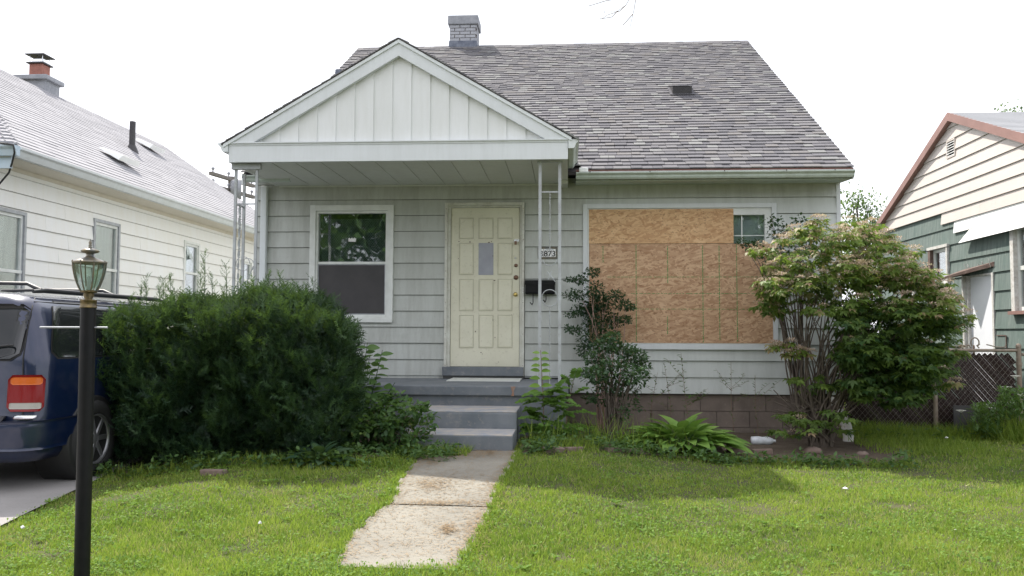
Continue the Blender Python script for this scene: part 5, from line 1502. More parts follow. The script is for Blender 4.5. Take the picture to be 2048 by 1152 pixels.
# roof rack
for sg in (-1, 1):
    xr = VXC + sg * .62
    m = MB().tube([(xr, VY0 + .45, 1.585), (xr, VY0 + .6, 1.60), (xr, VY0 + 2.5, 1.605), (xr, VY0 + 2.7, 1.585)], [.015, .022, .022, .015], 8)
    m.build('roof_rail', M['trimblack'], van)
for yy_ in (VY0 + .55, VY0 + 1.7):
    MB().tube([(VXC - .62, yy_, 1.60), (VXC - .52, yy_, 1.655), (VXC, yy_, 1.665), (VXC + .50, yy_, 1.655), (VXC + .62, yy_, 1.60)], [.02, .016, .014, .016, .02], 8).build('roof_crossbar', M['trimblack'], van)
# wheels with dark arches
for (yw, sides_) in ((VY0 + .84, (-1, 1)), (VY0 + 3.75, (-1, 1))):
    for sg in sides_:
        xs_w = VXC + sg * (.945)
        a_ = MB().lathe((xs_w - sg * .30, yw, .335), [(.0, 0), (.375, 0), (.375, sg * .303), (.36, sg * .309), (.0, sg * .309)], 28, axis='x'); a_.build('wheel_arch', M['seal'], van)
        w_ = MB().lathe((xs_w - sg * .18, yw, .335), [(.2, 0), (.325, .005 * sg), (.335, .04 * sg), (.335, .17 * sg), (.325, .205 * sg), (.29, .215 * sg), (.225, .212 * sg), (.21, .19 * sg)], 30, axis='x').build('tyre', M['rubber'], van)
        m = MB().lathe((xs_w + sg * .0, yw, .335), [(.0, .022 * sg), (.05, .022 * sg), (.06, .012 * sg)], 16, axis='x')
        m.lathe((xs_w, yw, .335), [(.215, .03 * sg), (.205, .032 * sg), (.195, .01 * sg), (.195, -.05 * sg)], 28, axis='x')
        for k in range(7):
            a = 2 * math.pi * k / 7
            c_, s_ = math.cos(a), math.sin(a); wd = .024
            m.hexa([(xs_w + sg * .006, yw + .04 * c_ - wd * s_, .335 + .04 * s_ + wd * c_), (xs_w + sg * .006, yw + .04 * c_ + wd * s_, .335 + .04 * s_ - wd * c_), (xs_w + sg * .0, yw + .2 * c_ + wd * s_, .335 + .2 * s_ - wd * c_), (xs_w, yw + .2 * c_ - wd * s_, .335 + .2 * s_ + wd * c_),
                    (xs_w + sg * .024, yw + .04 * c_ - wd * .7 * s_, .335 + .04 * s_ + wd * .7 * c_), (xs_w + sg * .024, yw + .04 * c_ + wd * .7 * s_, .335 + .04 * s_ - wd * .7 * c_), (xs_w + sg * .014, yw + .2 * c_ + wd * .8 * s_, .335 + .2 * s_ - wd * .8 * c_), (xs_w + sg * .014, yw + .2 * c_ - wd * .8 * s_, .335 + .2 * s_ + wd * .8 * c_)])
        m.build('rim', M['rimgrey'], w_)

# ================================================================= PLANTS
def rnd(*s): return RNG.random(s)
def gauss(*s): return RNG.normal(0, 1, s)
LEAF_V = [(0, 0, 0), (-.28, .38, .06), (0, .45, -.03), (.28, .38, .06), (-.2, .75, .02), (0, 1, -.08), (.2, .75, .02)]
LEAF_F = [(0, 2, 1), (0, 3, 2), (1, 2, 5, 4), (2, 3, 6, 5)]
def lobed():
    vs = [(0, 0, 0)]; fs = []
    for (a, l, w) in ((0, 1, .2), (R(52), .78, .17), (R(-52), .78, .17)):
        d = (math.sin(a), math.cos(a)); n_ = (d[1], -d[0]); b = len(vs)
        vs += [(d[0] * .5 * l - n_[0] * w, d[1] * .5 * l - n_[1] * w, .03), (d[0] * .5 * l + n_[0] * w, d[1] * .5 * l + n_[1] * w, .03), (d[0] * l, d[1] * l, -.12)]
        fs += [(0, b + 1, b + 2, b)]
    return vs, fs
LOB_V, LOB_F = lobed()
def shoot(nn, L, w, ln_, flat=.5):
    vs, fs = [], []
    for i in range(nn):
        t = (i + .5) / nn; a = random.uniform(0, 2 * math.pi)
        base = (0, t * L, 0); s_ = 1 if i % 2 else -1
        dx, dz = math.cos(a) if random.random() > flat else s_, math.sin(a) * .7
        tip = (dx * ln_ * .85, t * L + ln_ * .65, dz * ln_ * .6)
        b = len(vs); vs += [(base[0], base[1] - w, base[2]), (base[0], base[1] + w, base[2] + .001), (tip[0], tip[1], tip[2])]; fs.append((b, b + 1, b + 2))
    return vs, fs
def in_poly(x, y, poly):
    c = np.zeros(len(x), bool); n = len(poly)
    for i in range(n):
        x0, y0 = poly[i]; x1, y1 = poly[(i + 1) % n]
        t = ((y0 > y) != (y1 > y)) & (x < (x1 - x0) * (y - y0) / (y1 - y0 + 1e-12) + x0); c ^= t
    return c
def lump(x, y, s=1.0, seed=0):
    return (np.sin(x * 2.3 * s + 1.7 + seed) + np.sin(y * 2.9 * s + .6 + seed * 2) + np.sin((x + y) * 4.1 * s + 2.2) + np.sin((x - y) * 5.3 * s + seed)) / 4

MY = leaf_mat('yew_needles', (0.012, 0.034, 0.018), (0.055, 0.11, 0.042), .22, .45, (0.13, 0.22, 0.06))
MV = leaf_mat('viburnum_leaves', (0.03, 0.075, 0.026), (0.20, 0.29, 0.06), .45, .5, (0.42, 0.26, 0.20))
MW = leaf_mat('weed_leaves', (0.045, 0.10, 0.035), (0.11, 0.20, 0.055), .36, .5, (0.25, 0.33, 0.10))
MP = leaf_mat('privet_leaves', (0.03, 0.07, 0.033), (0.085, 0.155, 0.07), .28, .4, (0.16, 0.26, 0.10))
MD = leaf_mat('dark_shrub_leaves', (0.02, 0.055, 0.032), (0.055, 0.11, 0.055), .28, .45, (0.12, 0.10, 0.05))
MH = leaf_mat('hosta_leaf', (0.09, 0.20, 0.04), (0.22, 0.36, 0.08), .32, .35, (0.3, 0.4, 0.12))
MA = leaf_mat('sapling_leaf', (0.12, 0.23, 0.04), (0.22, 0.36, 0.07), .42, .4, (0.3, 0.4, 0.12))
MFL = surf('cream_flower', (0.75, 0.74, 0.66), None, rough=0.8)
MG = leaf_mat('grass_blade', (0.13, 0.22, 0.032), (0.33, 0.42, 0.07), .46, .5, (0.46, 0.40, 0.20))
MG2 = leaf_mat('clover_leaf', (0.11, 0.21, 0.04), (0.22, 0.34, 0.065), .4, .8, (0.45, 0.50, 0.35))
MT = leaf_mat('distant_tree_leaf', (0.06, 0.11, 0.045), (0.12, 0.18, 0.08), .4, .6)

# ---------- yew hedge
yew = thing('yew_bush', (-3.05, 8.2, 0.05), 'large dark green yew bush with upright new shoots, in front of the porch', 'bush')
def yew_top(x, y):
    t = np.interp(x, [-4.7, -4.4, -4.0, -3.6, -3.0, -2.6, -2.3, -2.05, -1.7], [1.2, 1.30, 1.42, 1.52, 1.56, 1.56, 1.46, 1.30, .9])
    return t + .12 * lump(x, y, 2.2, 1) - .22 * np.clip((7.5 - y) / .4, 0, 1) ** 2
def yew_front(x, z):
    f = 7.16 + .16 * np.clip((.5 - z) / .5, 0, 1) + .16 * np.clip((z - .9) / .8, 0, 1) ** 1.6
    f = f + .10 * np.sin(x * 4.2 + z * 3.1) + .07 * np.sin(x * 8.3 - z * 6.0 + 1) + .04 * np.sin(x * 15 + z * 13)
    f = f + .07 * np.sin(x * 11 + z * 9 + 2) * np.sin(z * 10 - x * 5)
    ends = np.clip((-4.0 - x) / .35, 0, 1) ** 2 * .6 + np.clip((x + 2.25) / .4, 0, 1) ** 2
    return f + .6 * ends
def yew_ends(z):
    l = -4.30 + .14 * np.clip((.35 - z) / .35, 0, 1) + .18 * np.clip((z - .95) / .5, 0, 1)
    r = -1.86 - .26 * np.clip((.45 - z) / .45, 0, 1) - .22 * np.clip((z - 1.1) / .4, 0, 1)
    return l, r
P = []; D = []; T = []
n_try = 120000
x = RNG.uniform(-5.0, -1.6, n_try); y = RNG.uniform(7.05, 8.9, n_try); z = RNG.uniform(.06, 1.8, n_try)
l, r = yew_ends(z); r = r - .27 * np.clip(y - 7.25, 0, 2)
l = l - .55 * np.clip(y - 7.2, 0, 2); l = l + .07 * np.sin(y * 6 + z * 5); r = r + .08 * np.sin(y * 7 - z * 6 + 1)
tp_, fr_ = yew_top(x, y), yew_front(x, z)
dist = np.minimum.reduce([tp_ - z, y - fr_, x - l, r - x])
crev = np.sin(x * 9.5 + z * 4 + 1.3) * np.sin(z * 11 - x * 3) + .5 * np.sin(x * 21 + z * 17)
keep = (dist > .045 + .045 * crev) & (RNG.random(n_try) < np.where(dist < .12, 1.0, np.where(dist < .35, .5, .28)))
x, y, z, dist, tp_, fr_, l, r = [a[keep] for a in (x, y, z, dist, tp_, fr_, l, r)]
d = np.stack([gauss(len(x)) * .45, gauss(len(x)) * .45, .6 + gauss(len(x)) * .35], 1)
which = np.argmin(np.stack([tp_ - z, y - fr_, x - l, r - x]), axis=0)
d += np.array([(0, -.1, .8), (0, -.9, .1), (-.9, -.1, .1), (.9, -.1, .1)])[which] * np.exp(-dist / .15)[:, None]
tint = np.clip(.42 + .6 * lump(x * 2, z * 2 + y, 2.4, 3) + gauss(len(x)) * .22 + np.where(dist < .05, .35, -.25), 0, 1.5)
sv, sf_ = shoot(16, .115, .0052, .034)
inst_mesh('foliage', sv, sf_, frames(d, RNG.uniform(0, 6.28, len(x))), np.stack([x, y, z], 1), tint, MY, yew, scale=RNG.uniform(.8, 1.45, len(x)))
m = MB()
for i in range(26):
    a = RNG.uniform(-4.0, -2.1); b_ = RNG.uniform(8.0, 8.6)
    p0 = Vector((-3.05 + (a + 3.05) * .35, 8.3, .03)); p2 = Vector((a, b_, min(float(yew_top(np.array([a]), np.array([b_]))[0]) - .15, 1.5))); p1 = (p0 + p2) / 2 + Vector((0, 0, -.12))
    m.tube([p0, p1, p2], [.022, .014, .005], 5)
m.build('branches', M['bark'], yew)
# upright sprouts along the top
sp = [(262, 595, 640), (283, 570, 640), (292, 552, 640), (318, 572, 645), (328, 556, 640), (340, 552, 620), (349, 575, 640), (401, 545, 620), (410, 508, 600), (424, 552, 600), (452, 526, 590), (448, 570, 620), (536, 548, 610), (545, 570, 600), (560, 545, 600), (568, 560, 600), (590, 565, 600), (596, 570, 600), (612, 572, 600), (625, 558, 610), (578, 575, 600), (240, 622, 660), (480, 560, 610), (700, 640, 680), (706, 655, 700)]
SP = []; SD = []; ST = []; SS = []
m = MB()
for (u, v0, v1) in sp:
    yy_ = 8.0 + random.uniform(-.15, .25)
    a, b_ = at_y(u + random.uniform(-4, 4), v1 + 12, yy_), at_y(u, v0, yy_)
    m.tube([a, (a + b_) / 2 + Vector((random.uniform(-.01, .01), 0, 0)), b_], [.004, .003, .0015], 5)
    n = int((b_ - a).length / .016)
    for i in range(n):
        p = a.lerp(b_, i / n); ang = random.uniform(0, 6.28)
        SP.append(p); SD.append((math.cos(ang) * .8, math.sin(ang) * .8, .9)); SS.append(random.uniform(.45, .85) * (.55 if 0.1 < i / n < .55 else 1)); ST.append(.75 + random.uniform(0, .9) * (i / n))
m.build('sprout_stems', MW, yew)['kind'] = 'stuff'
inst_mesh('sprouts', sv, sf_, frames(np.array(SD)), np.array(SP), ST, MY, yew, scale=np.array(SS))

# ---------- general leafy shrub
def shrub(name, loc, label, cat, clumps, mat, size, per, tint0=.4, tintv=.25, stems=None, stem_mat=None, tv=LEAF_V, tf=LEAF_F, droop=0.0, flat=.6, tips=None, tipfrac=0, fol='foliage'):
    """clumps: (x, y, z, rx, ry, rz, n)"""
    t_ = thing(name, loc, label, cat)
    P = []; D = []; T = []; SC = []
    for c in clumps:
        cx, cy, cz, rx, ry, rz, n = c[:7]; tt = c[7] if len(c) > 7 else 0
        v = gauss(n, 3); v /= np.linalg.norm(v, axis=1, keepdims=True); rr = RNG.random(n) ** .45
        p = v * rr[:, None] * np.array([rx, ry, rz]) + np.array([cx, cy, cz])
        dd = v * np.array([1, 1, .5]) + gauss(n, 3) * .5; dd[:, 2] -= droop
        P.append(p); D.append(dd); T.append(tint0 + tintv * gauss(n) + tt + .15 * (v[:, 2] * rr)); SC.append(size * RNG.uniform(.65, 1.25, n))
    P = np.concatenate(P); D = np.concatenate(D); T = np.concatenate(T); SC = np.concatenate(SC)
    T = np.clip(T, 0, 1)
    if tipfrac:
        k = RNG.random(len(T)) < tipfrac; T[k] = RNG.uniform(1.2, 2.0, k.sum())
    inst_mesh(fol, tv, tf, frames(D, gauss(len(D)) * .5), P, T, mat, t_, scale=SC)
    if stems:
        m = MB()
        for s_ in stems: m.tube(s_[0], s_[1], 6)
        m.build('stems', stem_mat or M['bark'], t_)
    return t_
def stemfan(base, tips, r0=.014, bend=.12, jitter=.03):
    out = []
    for t in tips:
        b = Vector(base) + Vector((random.uniform(-jitter, jitter) * 2, random.uniform(-jitter, jitter), 0)); t = Vector(t)
        n = 6; pts = []
        side = Vector((random.uniform(-1, 1), random.uniform(-1, 1), 0)) * bend * .4
        for i in range(n + 1):
            k = i / n; h = k ** .8
            p = Vector((b.x + (t.x - b.x) * k ** 1.5, b.y + (t.y - b.y) * k ** 1.5, b.z + (t.z - b.z) * h)) + side * math.sin(k * math.pi) + Vector((random.uniform(-.008, .008), 0, 0))
            pts.append(p)
        out.append((pts, [r0 * (1 - .75 * i / n) for i in range(n + 1)]))
    return out

# ---------- the big viburnum at the house corner
VB = on_ground(1640, 892); VBY = 9.45
vbase = Vector((at_y(1640, 880, VBY).x, VBY, 0.0))
def vp_(u, v, y=VBY): return at_y(u, v, y)
vib = thing('viburnum_bush', (vbase.x, VBY, 0.02), 'large spreading shrub with pinkish cream leaf tips at the right house corner', 'bush')
outline = [  # sprays: px u, v, radius px, count, depth jitter, tint shift, pink fraction
]
sprays = []
def region(u0, u1, vf0, vf1, n, pink, tshift, ry=(8.9, 10.2), rad=(.10, .2)):
    for _ in range(n):
        u = random.uniform(u0, u1); k = (u - u0) / (u1 - u0)
        v = random.uniform(vf0(k), vf1(k)); y = random.uniform(*ry)
        sprays.append((vp_(u, v, y), random.uniform(*rad), pink, tshift))
lerp = lambda pts: (lambda k: float(np.interp(k, [p[0] for p in pts], [p[1] for p in pts])))
# crown top, pink-tipped, leaf tint raised to paint in its sunlit look
region(1528, 1900, lerp([(0, 560), (.1, 500), (.25, 458), (.5, 452), (.72, 490), (.9, 560), (1, 600)]), lerp([(0, 600), (.3, 560), (.6, 560), (1, 625)]), 150, .72, .42, (8.8, 9.9), (.06, .13))
region(1535, 1890, lerp([(0, 560), (.3, 540), (.6, 545), (1, 600)]), lerp([(0, 625), (.3, 625), (.6, 630), (1, 660)]), 80, .34, .3, (8.8, 10.0), (.08, .15))
# mid green mass to the right
region(1690, 1900, lerp([(0, 600), (.5, 600), (1, 640)]), lerp([(0, 720), (.5, 780), (1, 740)]), 150, .03, -.02, (8.8, 10.3), (.1, .18))
region(1700, 1870, lerp([(0, 690), (1, 690)]), lerp([(0, 805), (.6, 815), (1, 770)]), 85, .0, -.12, (8.9, 10.4), (.1, .18))
# a few low leafy sprays at the left foot
for (u, v, n_) in ((1590, 760, 2), (1640, 780, 3), (1690, 770, 4), (1730, 790, 4), (1600, 835, 3), (1640, 850, 3), (1560, 830, 2), (1675, 830, 3), (1615, 745, 1), (1690, 850, 2), (1575, 870, 2)):
    for _ in range(n_): sprays.append((vp_(u + random.uniform(-22, 22), v + random.uniform(-12, 12), random.uniform(8.9, 9.5)), random.uniform(.05, .09), .05, .2))
for (u, v) in ((1535, 606), (1520, 615), (1560, 590), (1600, 470), (1550, 545)):
    sprays.append((vp_(u, v, 9.2), .07, .5, .4))
for (u, v, n_) in ((1505, 512, 1), (1530, 500, 2), (1560, 480, 2), (1590, 462, 2), (1640, 448, 2), (1690, 452, 1), (1730, 462, 2), (1775, 472, 1), (1820, 505, 2), (1880, 565, 2), (1905, 600, 1), (1925, 640, 1), (1915, 700, 1), (1900, 760, 1), (1540, 540, 2), (1525, 575, 2), (1560, 600, 2), (1870, 545, 1), (1750, 445, 1)):
    for _ in range(n_): sprays.append((vp_(u + random.uniform(-10, 10), v + random.uniform(-8, 8), random.uniform(8.9, 9.4)), random.uniform(.05, .11), .75, .4))
orange = [(vp_(u + random.uniform(-4, 4), v + random.uniform(-4, 4), 9.1), .05, 1.0, .6) for (u, v) in ((1545, 700), (1560, 690), (1575, 685), (1590, 700), (1605, 705), (1580, 712), (1618, 708), (1565, 705), (1550, 693))]
P = []; D = []; T = []; SC = []
FP = []; FD = []; FT = []; FS = []
for (c, rad, pink, ts) in sprays + orange:
    n = max(6, int(rad * 190)); v = gauss(n, 3); v /= np.linalg.norm(v, axis=1, keepdims=True); rr = RNG.random(n) ** .5
    p = v * rr[:, None] * np.array([rad * 1.35, rad * 1.2, rad * .36]) + np.array(c)
    dd = v * np.array([1, 1, .1]) + gauss(n, 3) * .35 + np.array([.1, -.35, -.55])
    t_ = np.clip(.30 + ts + gauss(n) * .2, 0, 1)
    pk = RNG.random(n) < pink * .42
    t_[pk] = RNG.uniform(1.15, 1.9, pk.sum())
    P.append(p); D.append(dd); T.append(t_); SC.append(RNG.uniform(.055, .098, n))
    for _q in range(3):
      if random.random() < pink:      # tight pinkish cream tip clusters
        k = 34; v = gauss(k, 3); v /= np.linalg.norm(v, axis=1, keepdims=True); v[:, 2] = np.abs(v[:, 2])
        tip = np.array(c) + np.array([random.uniform(-.6, .6) * rad, random.uniform(-1, 0) * rad, rad * random.uniform(.25, .6)])
        FP.append(tip + v * np.array([.055, .055, .024])); FD.append(v + gauss(k, 3) * .3); FT.append(RNG.uniform(.0, 1, k)); FS.append(RNG.uniform(.012, .026, k))
P, D, T, SC = map(np.concatenate, (P, D, T, SC))
inst_mesh('foliage', LOB_V, LOB_F, frames(D, gauss(len(D)) * .35), P, T, MV, vib, scale=SC)
MVT = leaf_mat('viburnum_tips', (0.50, 0.33, 0.29), (0.66, 0.55, 0.46), .3, .7)
FP, FD, FT, FS = map(np.concatenate, (FP, FD, FT, FS))
inst_mesh('leaf_tips', LEAF_V, LEAF_F, frames(FD), FP, FT, MVT, vib, scale=FS)
m = MB()
tips = [vp_(random.uniform(1550, 1850), random.uniform(500, 640), random.uniform(9.1, 9.9)) for _ in range(22)] + [vp_(random.uniform(1600, 1700), random.uniform(560, 640), random.uniform(9.1, 9.7)) for _ in range(8)] + [vp_(random.uniform(1740, 1850), random.uniform(520, 700), random.uniform(9.2, 9.9)) for _ in range(24)] + [vp_(random.uniform(1700, 1850), random.uniform(650, 780), random.uniform(9.1, 9.8)) for _ in range(16)]
for s_ in stemfan(vbase, tips, .012, .45, .06): m.tube(s_[0], s_[1], 6)
for _ in range(30):   # bare lower twigs at the left
    a = vp_(random.uniform(1600, 1670), random.uniform(800, 890), 9.4); b_ = vp_(random.uniform(1540, 1640), random.uniform(740, 840), random.uniform(9.1, 9.5))
    m.tube([a, (a + b_) / 2 + Vector((0, 0, -.03)), b_], [.011, .009, .005], 5)
a, b_ = vp_(1600, 850, 9.3), vp_(1568, 705, 9.1); m.tube([a, (a + b_) / 2 + Vector((.03, 0, 0)), b_, b_ + Vector((.2, 0, .02))], [.011, .007, .005, .003], 5)
m.build('stems', M['bark'], vib)

# ---------- dark shrub peeping out behind the viburnum, and sprays over the boarding
tl_ = [(1545, 440), (1560, 470), (1600, 438), (1620, 445), (1575, 460), (1590, 475), (1625, 460), (1500, 490), (1520, 495), (1540, 505), (1560, 520), (1580, 530), (1600, 510), (1530, 520), (1548, 455), (1487, 486), (1535, 560), (1555, 545)]
cl = []
for (u, v) in tl_:
    p = at_y(u, v, 10.15); cl.append((p.x, p.y, p.z, .13, .1, .055, 34))
for _ in range(16):
    p = at_y(random.uniform(1550, 1630), random.uniform(485, 580), random.uniform(10.1, 10.4)); cl.append((p.x, p.y, p.z, .15, .1, .1, 46))
b0 = Vector((at_y(1600, 860, 10.1).x, 10.15, 0.03))
st = stemfan(b0, [(c[0], c[1], c[2]) for c in cl[:22]], .012, .2, .05)
shrub('burning_bush', (b0.x, b0.y, b0.z), 'dark-leaved shrub reaching over the boarded window behind the pink-tipped shrub', 'bush', cl, MD, .052, 1, .4, .3, st, tipfrac=.08)

# ---------- dark shrub with pale twigs left of the boarded window
cl = []
for (u, v, rx, rz, n) in ((1160, 560, .10, .05, 60), (1185, 545, .10, .06, 70), (1190, 580, .12, .1, 100), (1150, 590, .14, .07, 80), (1200, 610, .16, .12, 150), (1165, 620, .15, .08, 110), (1230, 590, .12, .06, 80), (1245, 610, .12, .06, 80), (1190, 650, .16, .12, 160), (1225, 640, .14, .1, 110), (1250, 640, .1, .05, 60), (1180, 680, .16, .1, 130), (1150, 660, .1, .05, 60), (1140, 630, .08, .03, 30), (1140, 560, .07, .03, 26), (1260, 615, .07, .03, 30), (1190, 620, .2, .24, 260), (1215, 670, .14, .1, 90), (1170, 700, .12, .08, 70), (1135, 655, .06, .03, 20)):
    p = at_y(u, v, random.uniform(10.1, 10.4)); cl.append((p.x, p.y, p.z, rx, .12, rz, int(n * 2.6)))
b0 = Vector((at_y(1205, 860, 10.2).x, 10.2, .03))
st = stemfan(b0, [at_y(u, v, 10.2) for (u, v) in ((1190, 560), (1215, 600), (1232, 590), (1205, 620), (1250, 600), (1165, 600), (1222, 640), (1238, 610), (1180, 580), (1245, 625), (1228, 615))], .010, .25, .05)
shrub('dark_shrub', tuple(b0), 'dark twiggy shrub with pale pinkish stems against the left edge of the boarded window', 'bush', cl, MD, .036, 1, .4, .3, st, M['paletwig'], tipfrac=.0)

# ---------- privet in front of it
cl = []
for (u, v, rx, rz, n) in ((1215, 690, .16, .08, 160), (1245, 700, .18, .09, 180), (1195, 715, .16, .1, 180), (1270, 715, .16, .1, 170), (1230, 735, .22, .1, 240), (1190, 750, .16, .1, 170), (1272, 750, .16, .11, 180), (1215, 770, .18, .1, 150), (1250, 780, .18, .1, 120), (1285, 735, .09, .07, 60), (1170, 745, .1, .05, 50), (1200, 800, .16, .08, 60), (1262, 810, .12, .09, 50), (1225, 672, .1, .04, 50), (1180, 795, .1, .05, 40), (1240, 830, .12, .09, 40)):
    p = at_y(u, v, random.uniform(9.25, 9.6)); cl.append((p.x, p.y, p.z, rx, .16, rz, int(n * 1.7)))
b0 = Vector((at_y(1228, 870, 9.45).x, 9.45, .03))
st = stemfan(b0, [at_y(random.uniform(1175, 1285), random.uniform(690, 790), random.uniform(9.3, 9.6)) for _ in range(34)], .012, .15, .05)
shrub('privet_bush', tuple(b0), 'round green privet bush with bare dark lower stems at the porch corner', 'bush', cl, MP, .044, 1, .45, .28, st, tipfrac=.05, flat=.5)

# ---------- tall broad-leaved weeds between hedge and steps
def single_leaf_mesh(name, L, w, mat, tint, curl=.25, fold=.12, seg=6, heart=False):
    vs = []; fs = []
    for i in range(seg + 1):
        t = i / seg
        ww = w * (math.sin(math.pi * min(1, t * .96 + .04)) ** .75) * (1.25 - .5 * t)
        if heart and i == 0: ww = w * .35
        zc_ = -curl * L * t * t
        for sx in (-1, 0, 1): vs.append((sx * ww, L * t - (w * .25 if (heart and i == 0 and sx) else 0), zc_ + abs(sx) * fold * ww))
    for i in range(seg):
        for j in range(2): fs.append((i * 3 + j, i * 3 + j + 1, i * 3 + j + 4, i * 3 + j + 3))
    me = bpy.data.meshes.new(name); me.from_pydata(vs, [], fs); me.materials.append(mat)
    at = me.attributes.new('tint', 'FLOAT', 'POINT'); at.data.foreach_set('value', [tint + .12 * (i % 3 == 1) for i in range(len(vs))])
    me.polygons.foreach_set('use_smooth', [True] * len(fs))
    return me
def leaf_rot(d, roll=0.0, up=(0, 0, 1)):
    d = Vector(d).normalized(); x = d.cross(Vector(up))
    if x.length < 1e-3: x = Vector((1, 0, 0))
    x.normalize(); z = x.cross(d)
    m3 = Matrix((x, d, z)).transposed() @ Matrix.Rotation(roll, 3, 'Y')
    return m3.to_euler()
# pokeweed-like plant with separate big leaves near the top
pw = thing('pokeweed', (-1.62, 8.15, .1), 'tall broad-leaved weed rising between the yew bush and the porch steps', 'weed')
LM = [single_leaf_mesh('weed_leaf', 1.0, .26, MW, t) for t in (.3, .6, .9)]
st = []; leaves = []
for (u0, v0, u1, v1, yy_) in ((725, 890, 735, 685, 8.2), (720, 890, 700, 790, 8.1), (740, 890, 790, 765, 8.0), (750, 895, 815, 790, 7.95), (740, 890, 765, 700, 8.3), (760, 895, 860, 800, 7.9), (735, 895, 745, 780, 8.0), (720, 895, 690, 830, 7.9), (775, 895, 800, 830, 7.8)):
    a, b_ = at_y(u0, v0, yy_), at_y(u1, v1, yy_)
    mid = (a + b_) / 2 + Vector((-.04, 0, .05))
    st.append(([a, mid, b_], [.008, .006, .003]))
    n = int((b_ - a).length / .055)
    for i in range(2, n):
        t = i / n; p = a.lerp(mid, t * 2) if t < .5 else mid.lerp(b_, t * 2 - 1)
        for k in range(2):
            ang = i * 2.4 + k * 3.14 + random.uniform(-.4, .4)
            leaves.append((p, (math.cos(ang), math.sin(ang) - .35, random.uniform(-.15, .35)), random.uniform(.10, .18) * (1.1 - .35 * t)))
m = MB()
for s_ in st: m.tube(s_[0], s_[1], 6)
m.build('stems', MW, pw)
for (p, d, s_) in leaves: piece('leaf', random.choice(LM), p, pw, rot=leaf_rot(d, random.uniform(-.5, .5), (0, -.6, .8)), scale=(s_, s_, s_))
# trailing bramble tangle spilling over the left end of the steps
cl = []
for (u, v, rx, rz, n) in ((700, 850, .22, .12, 190), (740, 870, .24, .10, 210), (780, 850, .2, .12, 170), (820, 850, .17, .09, 130), (845, 830, .12, .06, 70), (790, 890, .22, .06, 150), (835, 875, .12, .05, 70), (700, 800, .16, .12, 110), (755, 820, .2, .1, 140), (820, 815, .14, .06, 70), (680, 890, .2, .07, 120), (858, 852, .06, .04, 30), (730, 905, .24, .05, 120), (790, 800, .14, .07, 70), (660, 900, .2, .05, 80)):
    p = at_y(u, v, random.uniform(7.65, 8.05)); cl.append((p.x, p.y, max(p.z, .17), rx, .18, rz, n))
st = stemfan((-1.45, 7.95, .1), [at_y(random.uniform(690, 860), random.uniform(800, 880), random.uniform(7.7, 8.0)) for _ in range(16)], .004, .3, .1)
shrub('bramble', (-1.45, 7.9, .1), 'low leafy bramble tangle spilling over the left end of the steps', 'weed', cl, MW, .062, 1, .35, .3, st, M['twig'], tipfrac=.05)

# ---------- hostas
def hosta(name, loc, n, rad, L, label, mat, tb=.5, parts=True):
    h_ = thing(name, loc, label, 'hosta')
    LMs = [single_leaf_mesh('leaf', 1.0, .26, mat, t, curl=.45, fold=.3) for t in (tb - .3, tb - .1, tb + .1, tb + .35)]
    m = MB()
    for i in range(n):
        k = (i + .5) / n; ang = i * 2.39996; rr = math.sqrt(k)
        bx_, by_ = loc[0] + rad[0] * rr * math.cos(ang) * .78, loc[1] + rad[1] * rr * math.sin(ang) * .7
        el_ = (1.15 - .95 * rr) + random.uniform(-.12, .12)
        d = Vector((math.cos(ang) * math.cos(el_) * 1.0, math.sin(ang) * math.cos(el_), math.sin(el_)))
        base = Vector((loc[0] + (bx_ - loc[0]) * .5, loc[1] + (by_ - loc[1]) * .5, loc[2])); p = Vector((bx_, by_, loc[2] + L * (.95 - .65 * rr)))
        m.tube([base, (base + p) / 2 + Vector((0, 0, .02)), p], [.005, .004, .003], 4, cap=False)
        s_ = L * random.uniform(.75, 1.1)
        piece('leaf', random.choice(LMs), p, h_, rot=leaf_rot(d, random.uniform(-.35, .35)), scale=(s_, s_, s_))
    m.build('leaf_stalks', mat, h_)
hp_ = on_ground(1370, 893)
hosta('hosta_plant', (hp_.x - .12, 8.75, .04), 120, (.64, .30), .26, 'bright green hosta clump in the soil bed below the boarded window', MH, .55)
hp_ = on_ground(648, 925)
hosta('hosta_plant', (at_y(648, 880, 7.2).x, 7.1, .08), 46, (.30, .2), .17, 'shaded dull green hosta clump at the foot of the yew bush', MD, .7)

# ---------- tree-of-heaven saplings right of the steps
sap = thing('sapling', (at_y(1085, 890, 8.55).x, 8.6, .1), 'leggy bright green sapling standing beside the steps, in front of the iron post', 'sapling')
LA = [single_leaf_mesh('leaf', 1.0, .30, MA, t, curl=.2, fold=.2) for t in (.35, .6, .9)]
sy = 8.6
a, b_ = at_y(1088, 895, sy), at_y(1081, 700, sy)
MB().tube([a, a.lerp(b_, .5) + Vector((.01, 0, 0)), b_], [.007, .005, .003], 6).build('stem', M['twig'], sap)
for i, v in enumerate((706, 718, 731, 742, 757, 772, 786, 800)):
    p = at_y(1081, v, sy)
    for sx in (-1, 1):
        s_ = .078 + .007 * i
        piece('leaf', random.choice(LA), p + Vector((sx * .008, 0, 0)), sap, rot=leaf_rot((sx * .95, -.25, .12 + random.uniform(-.1, .15)), sx * -.2, (0, -.75, .65)), scale=(s_, s_, s_))
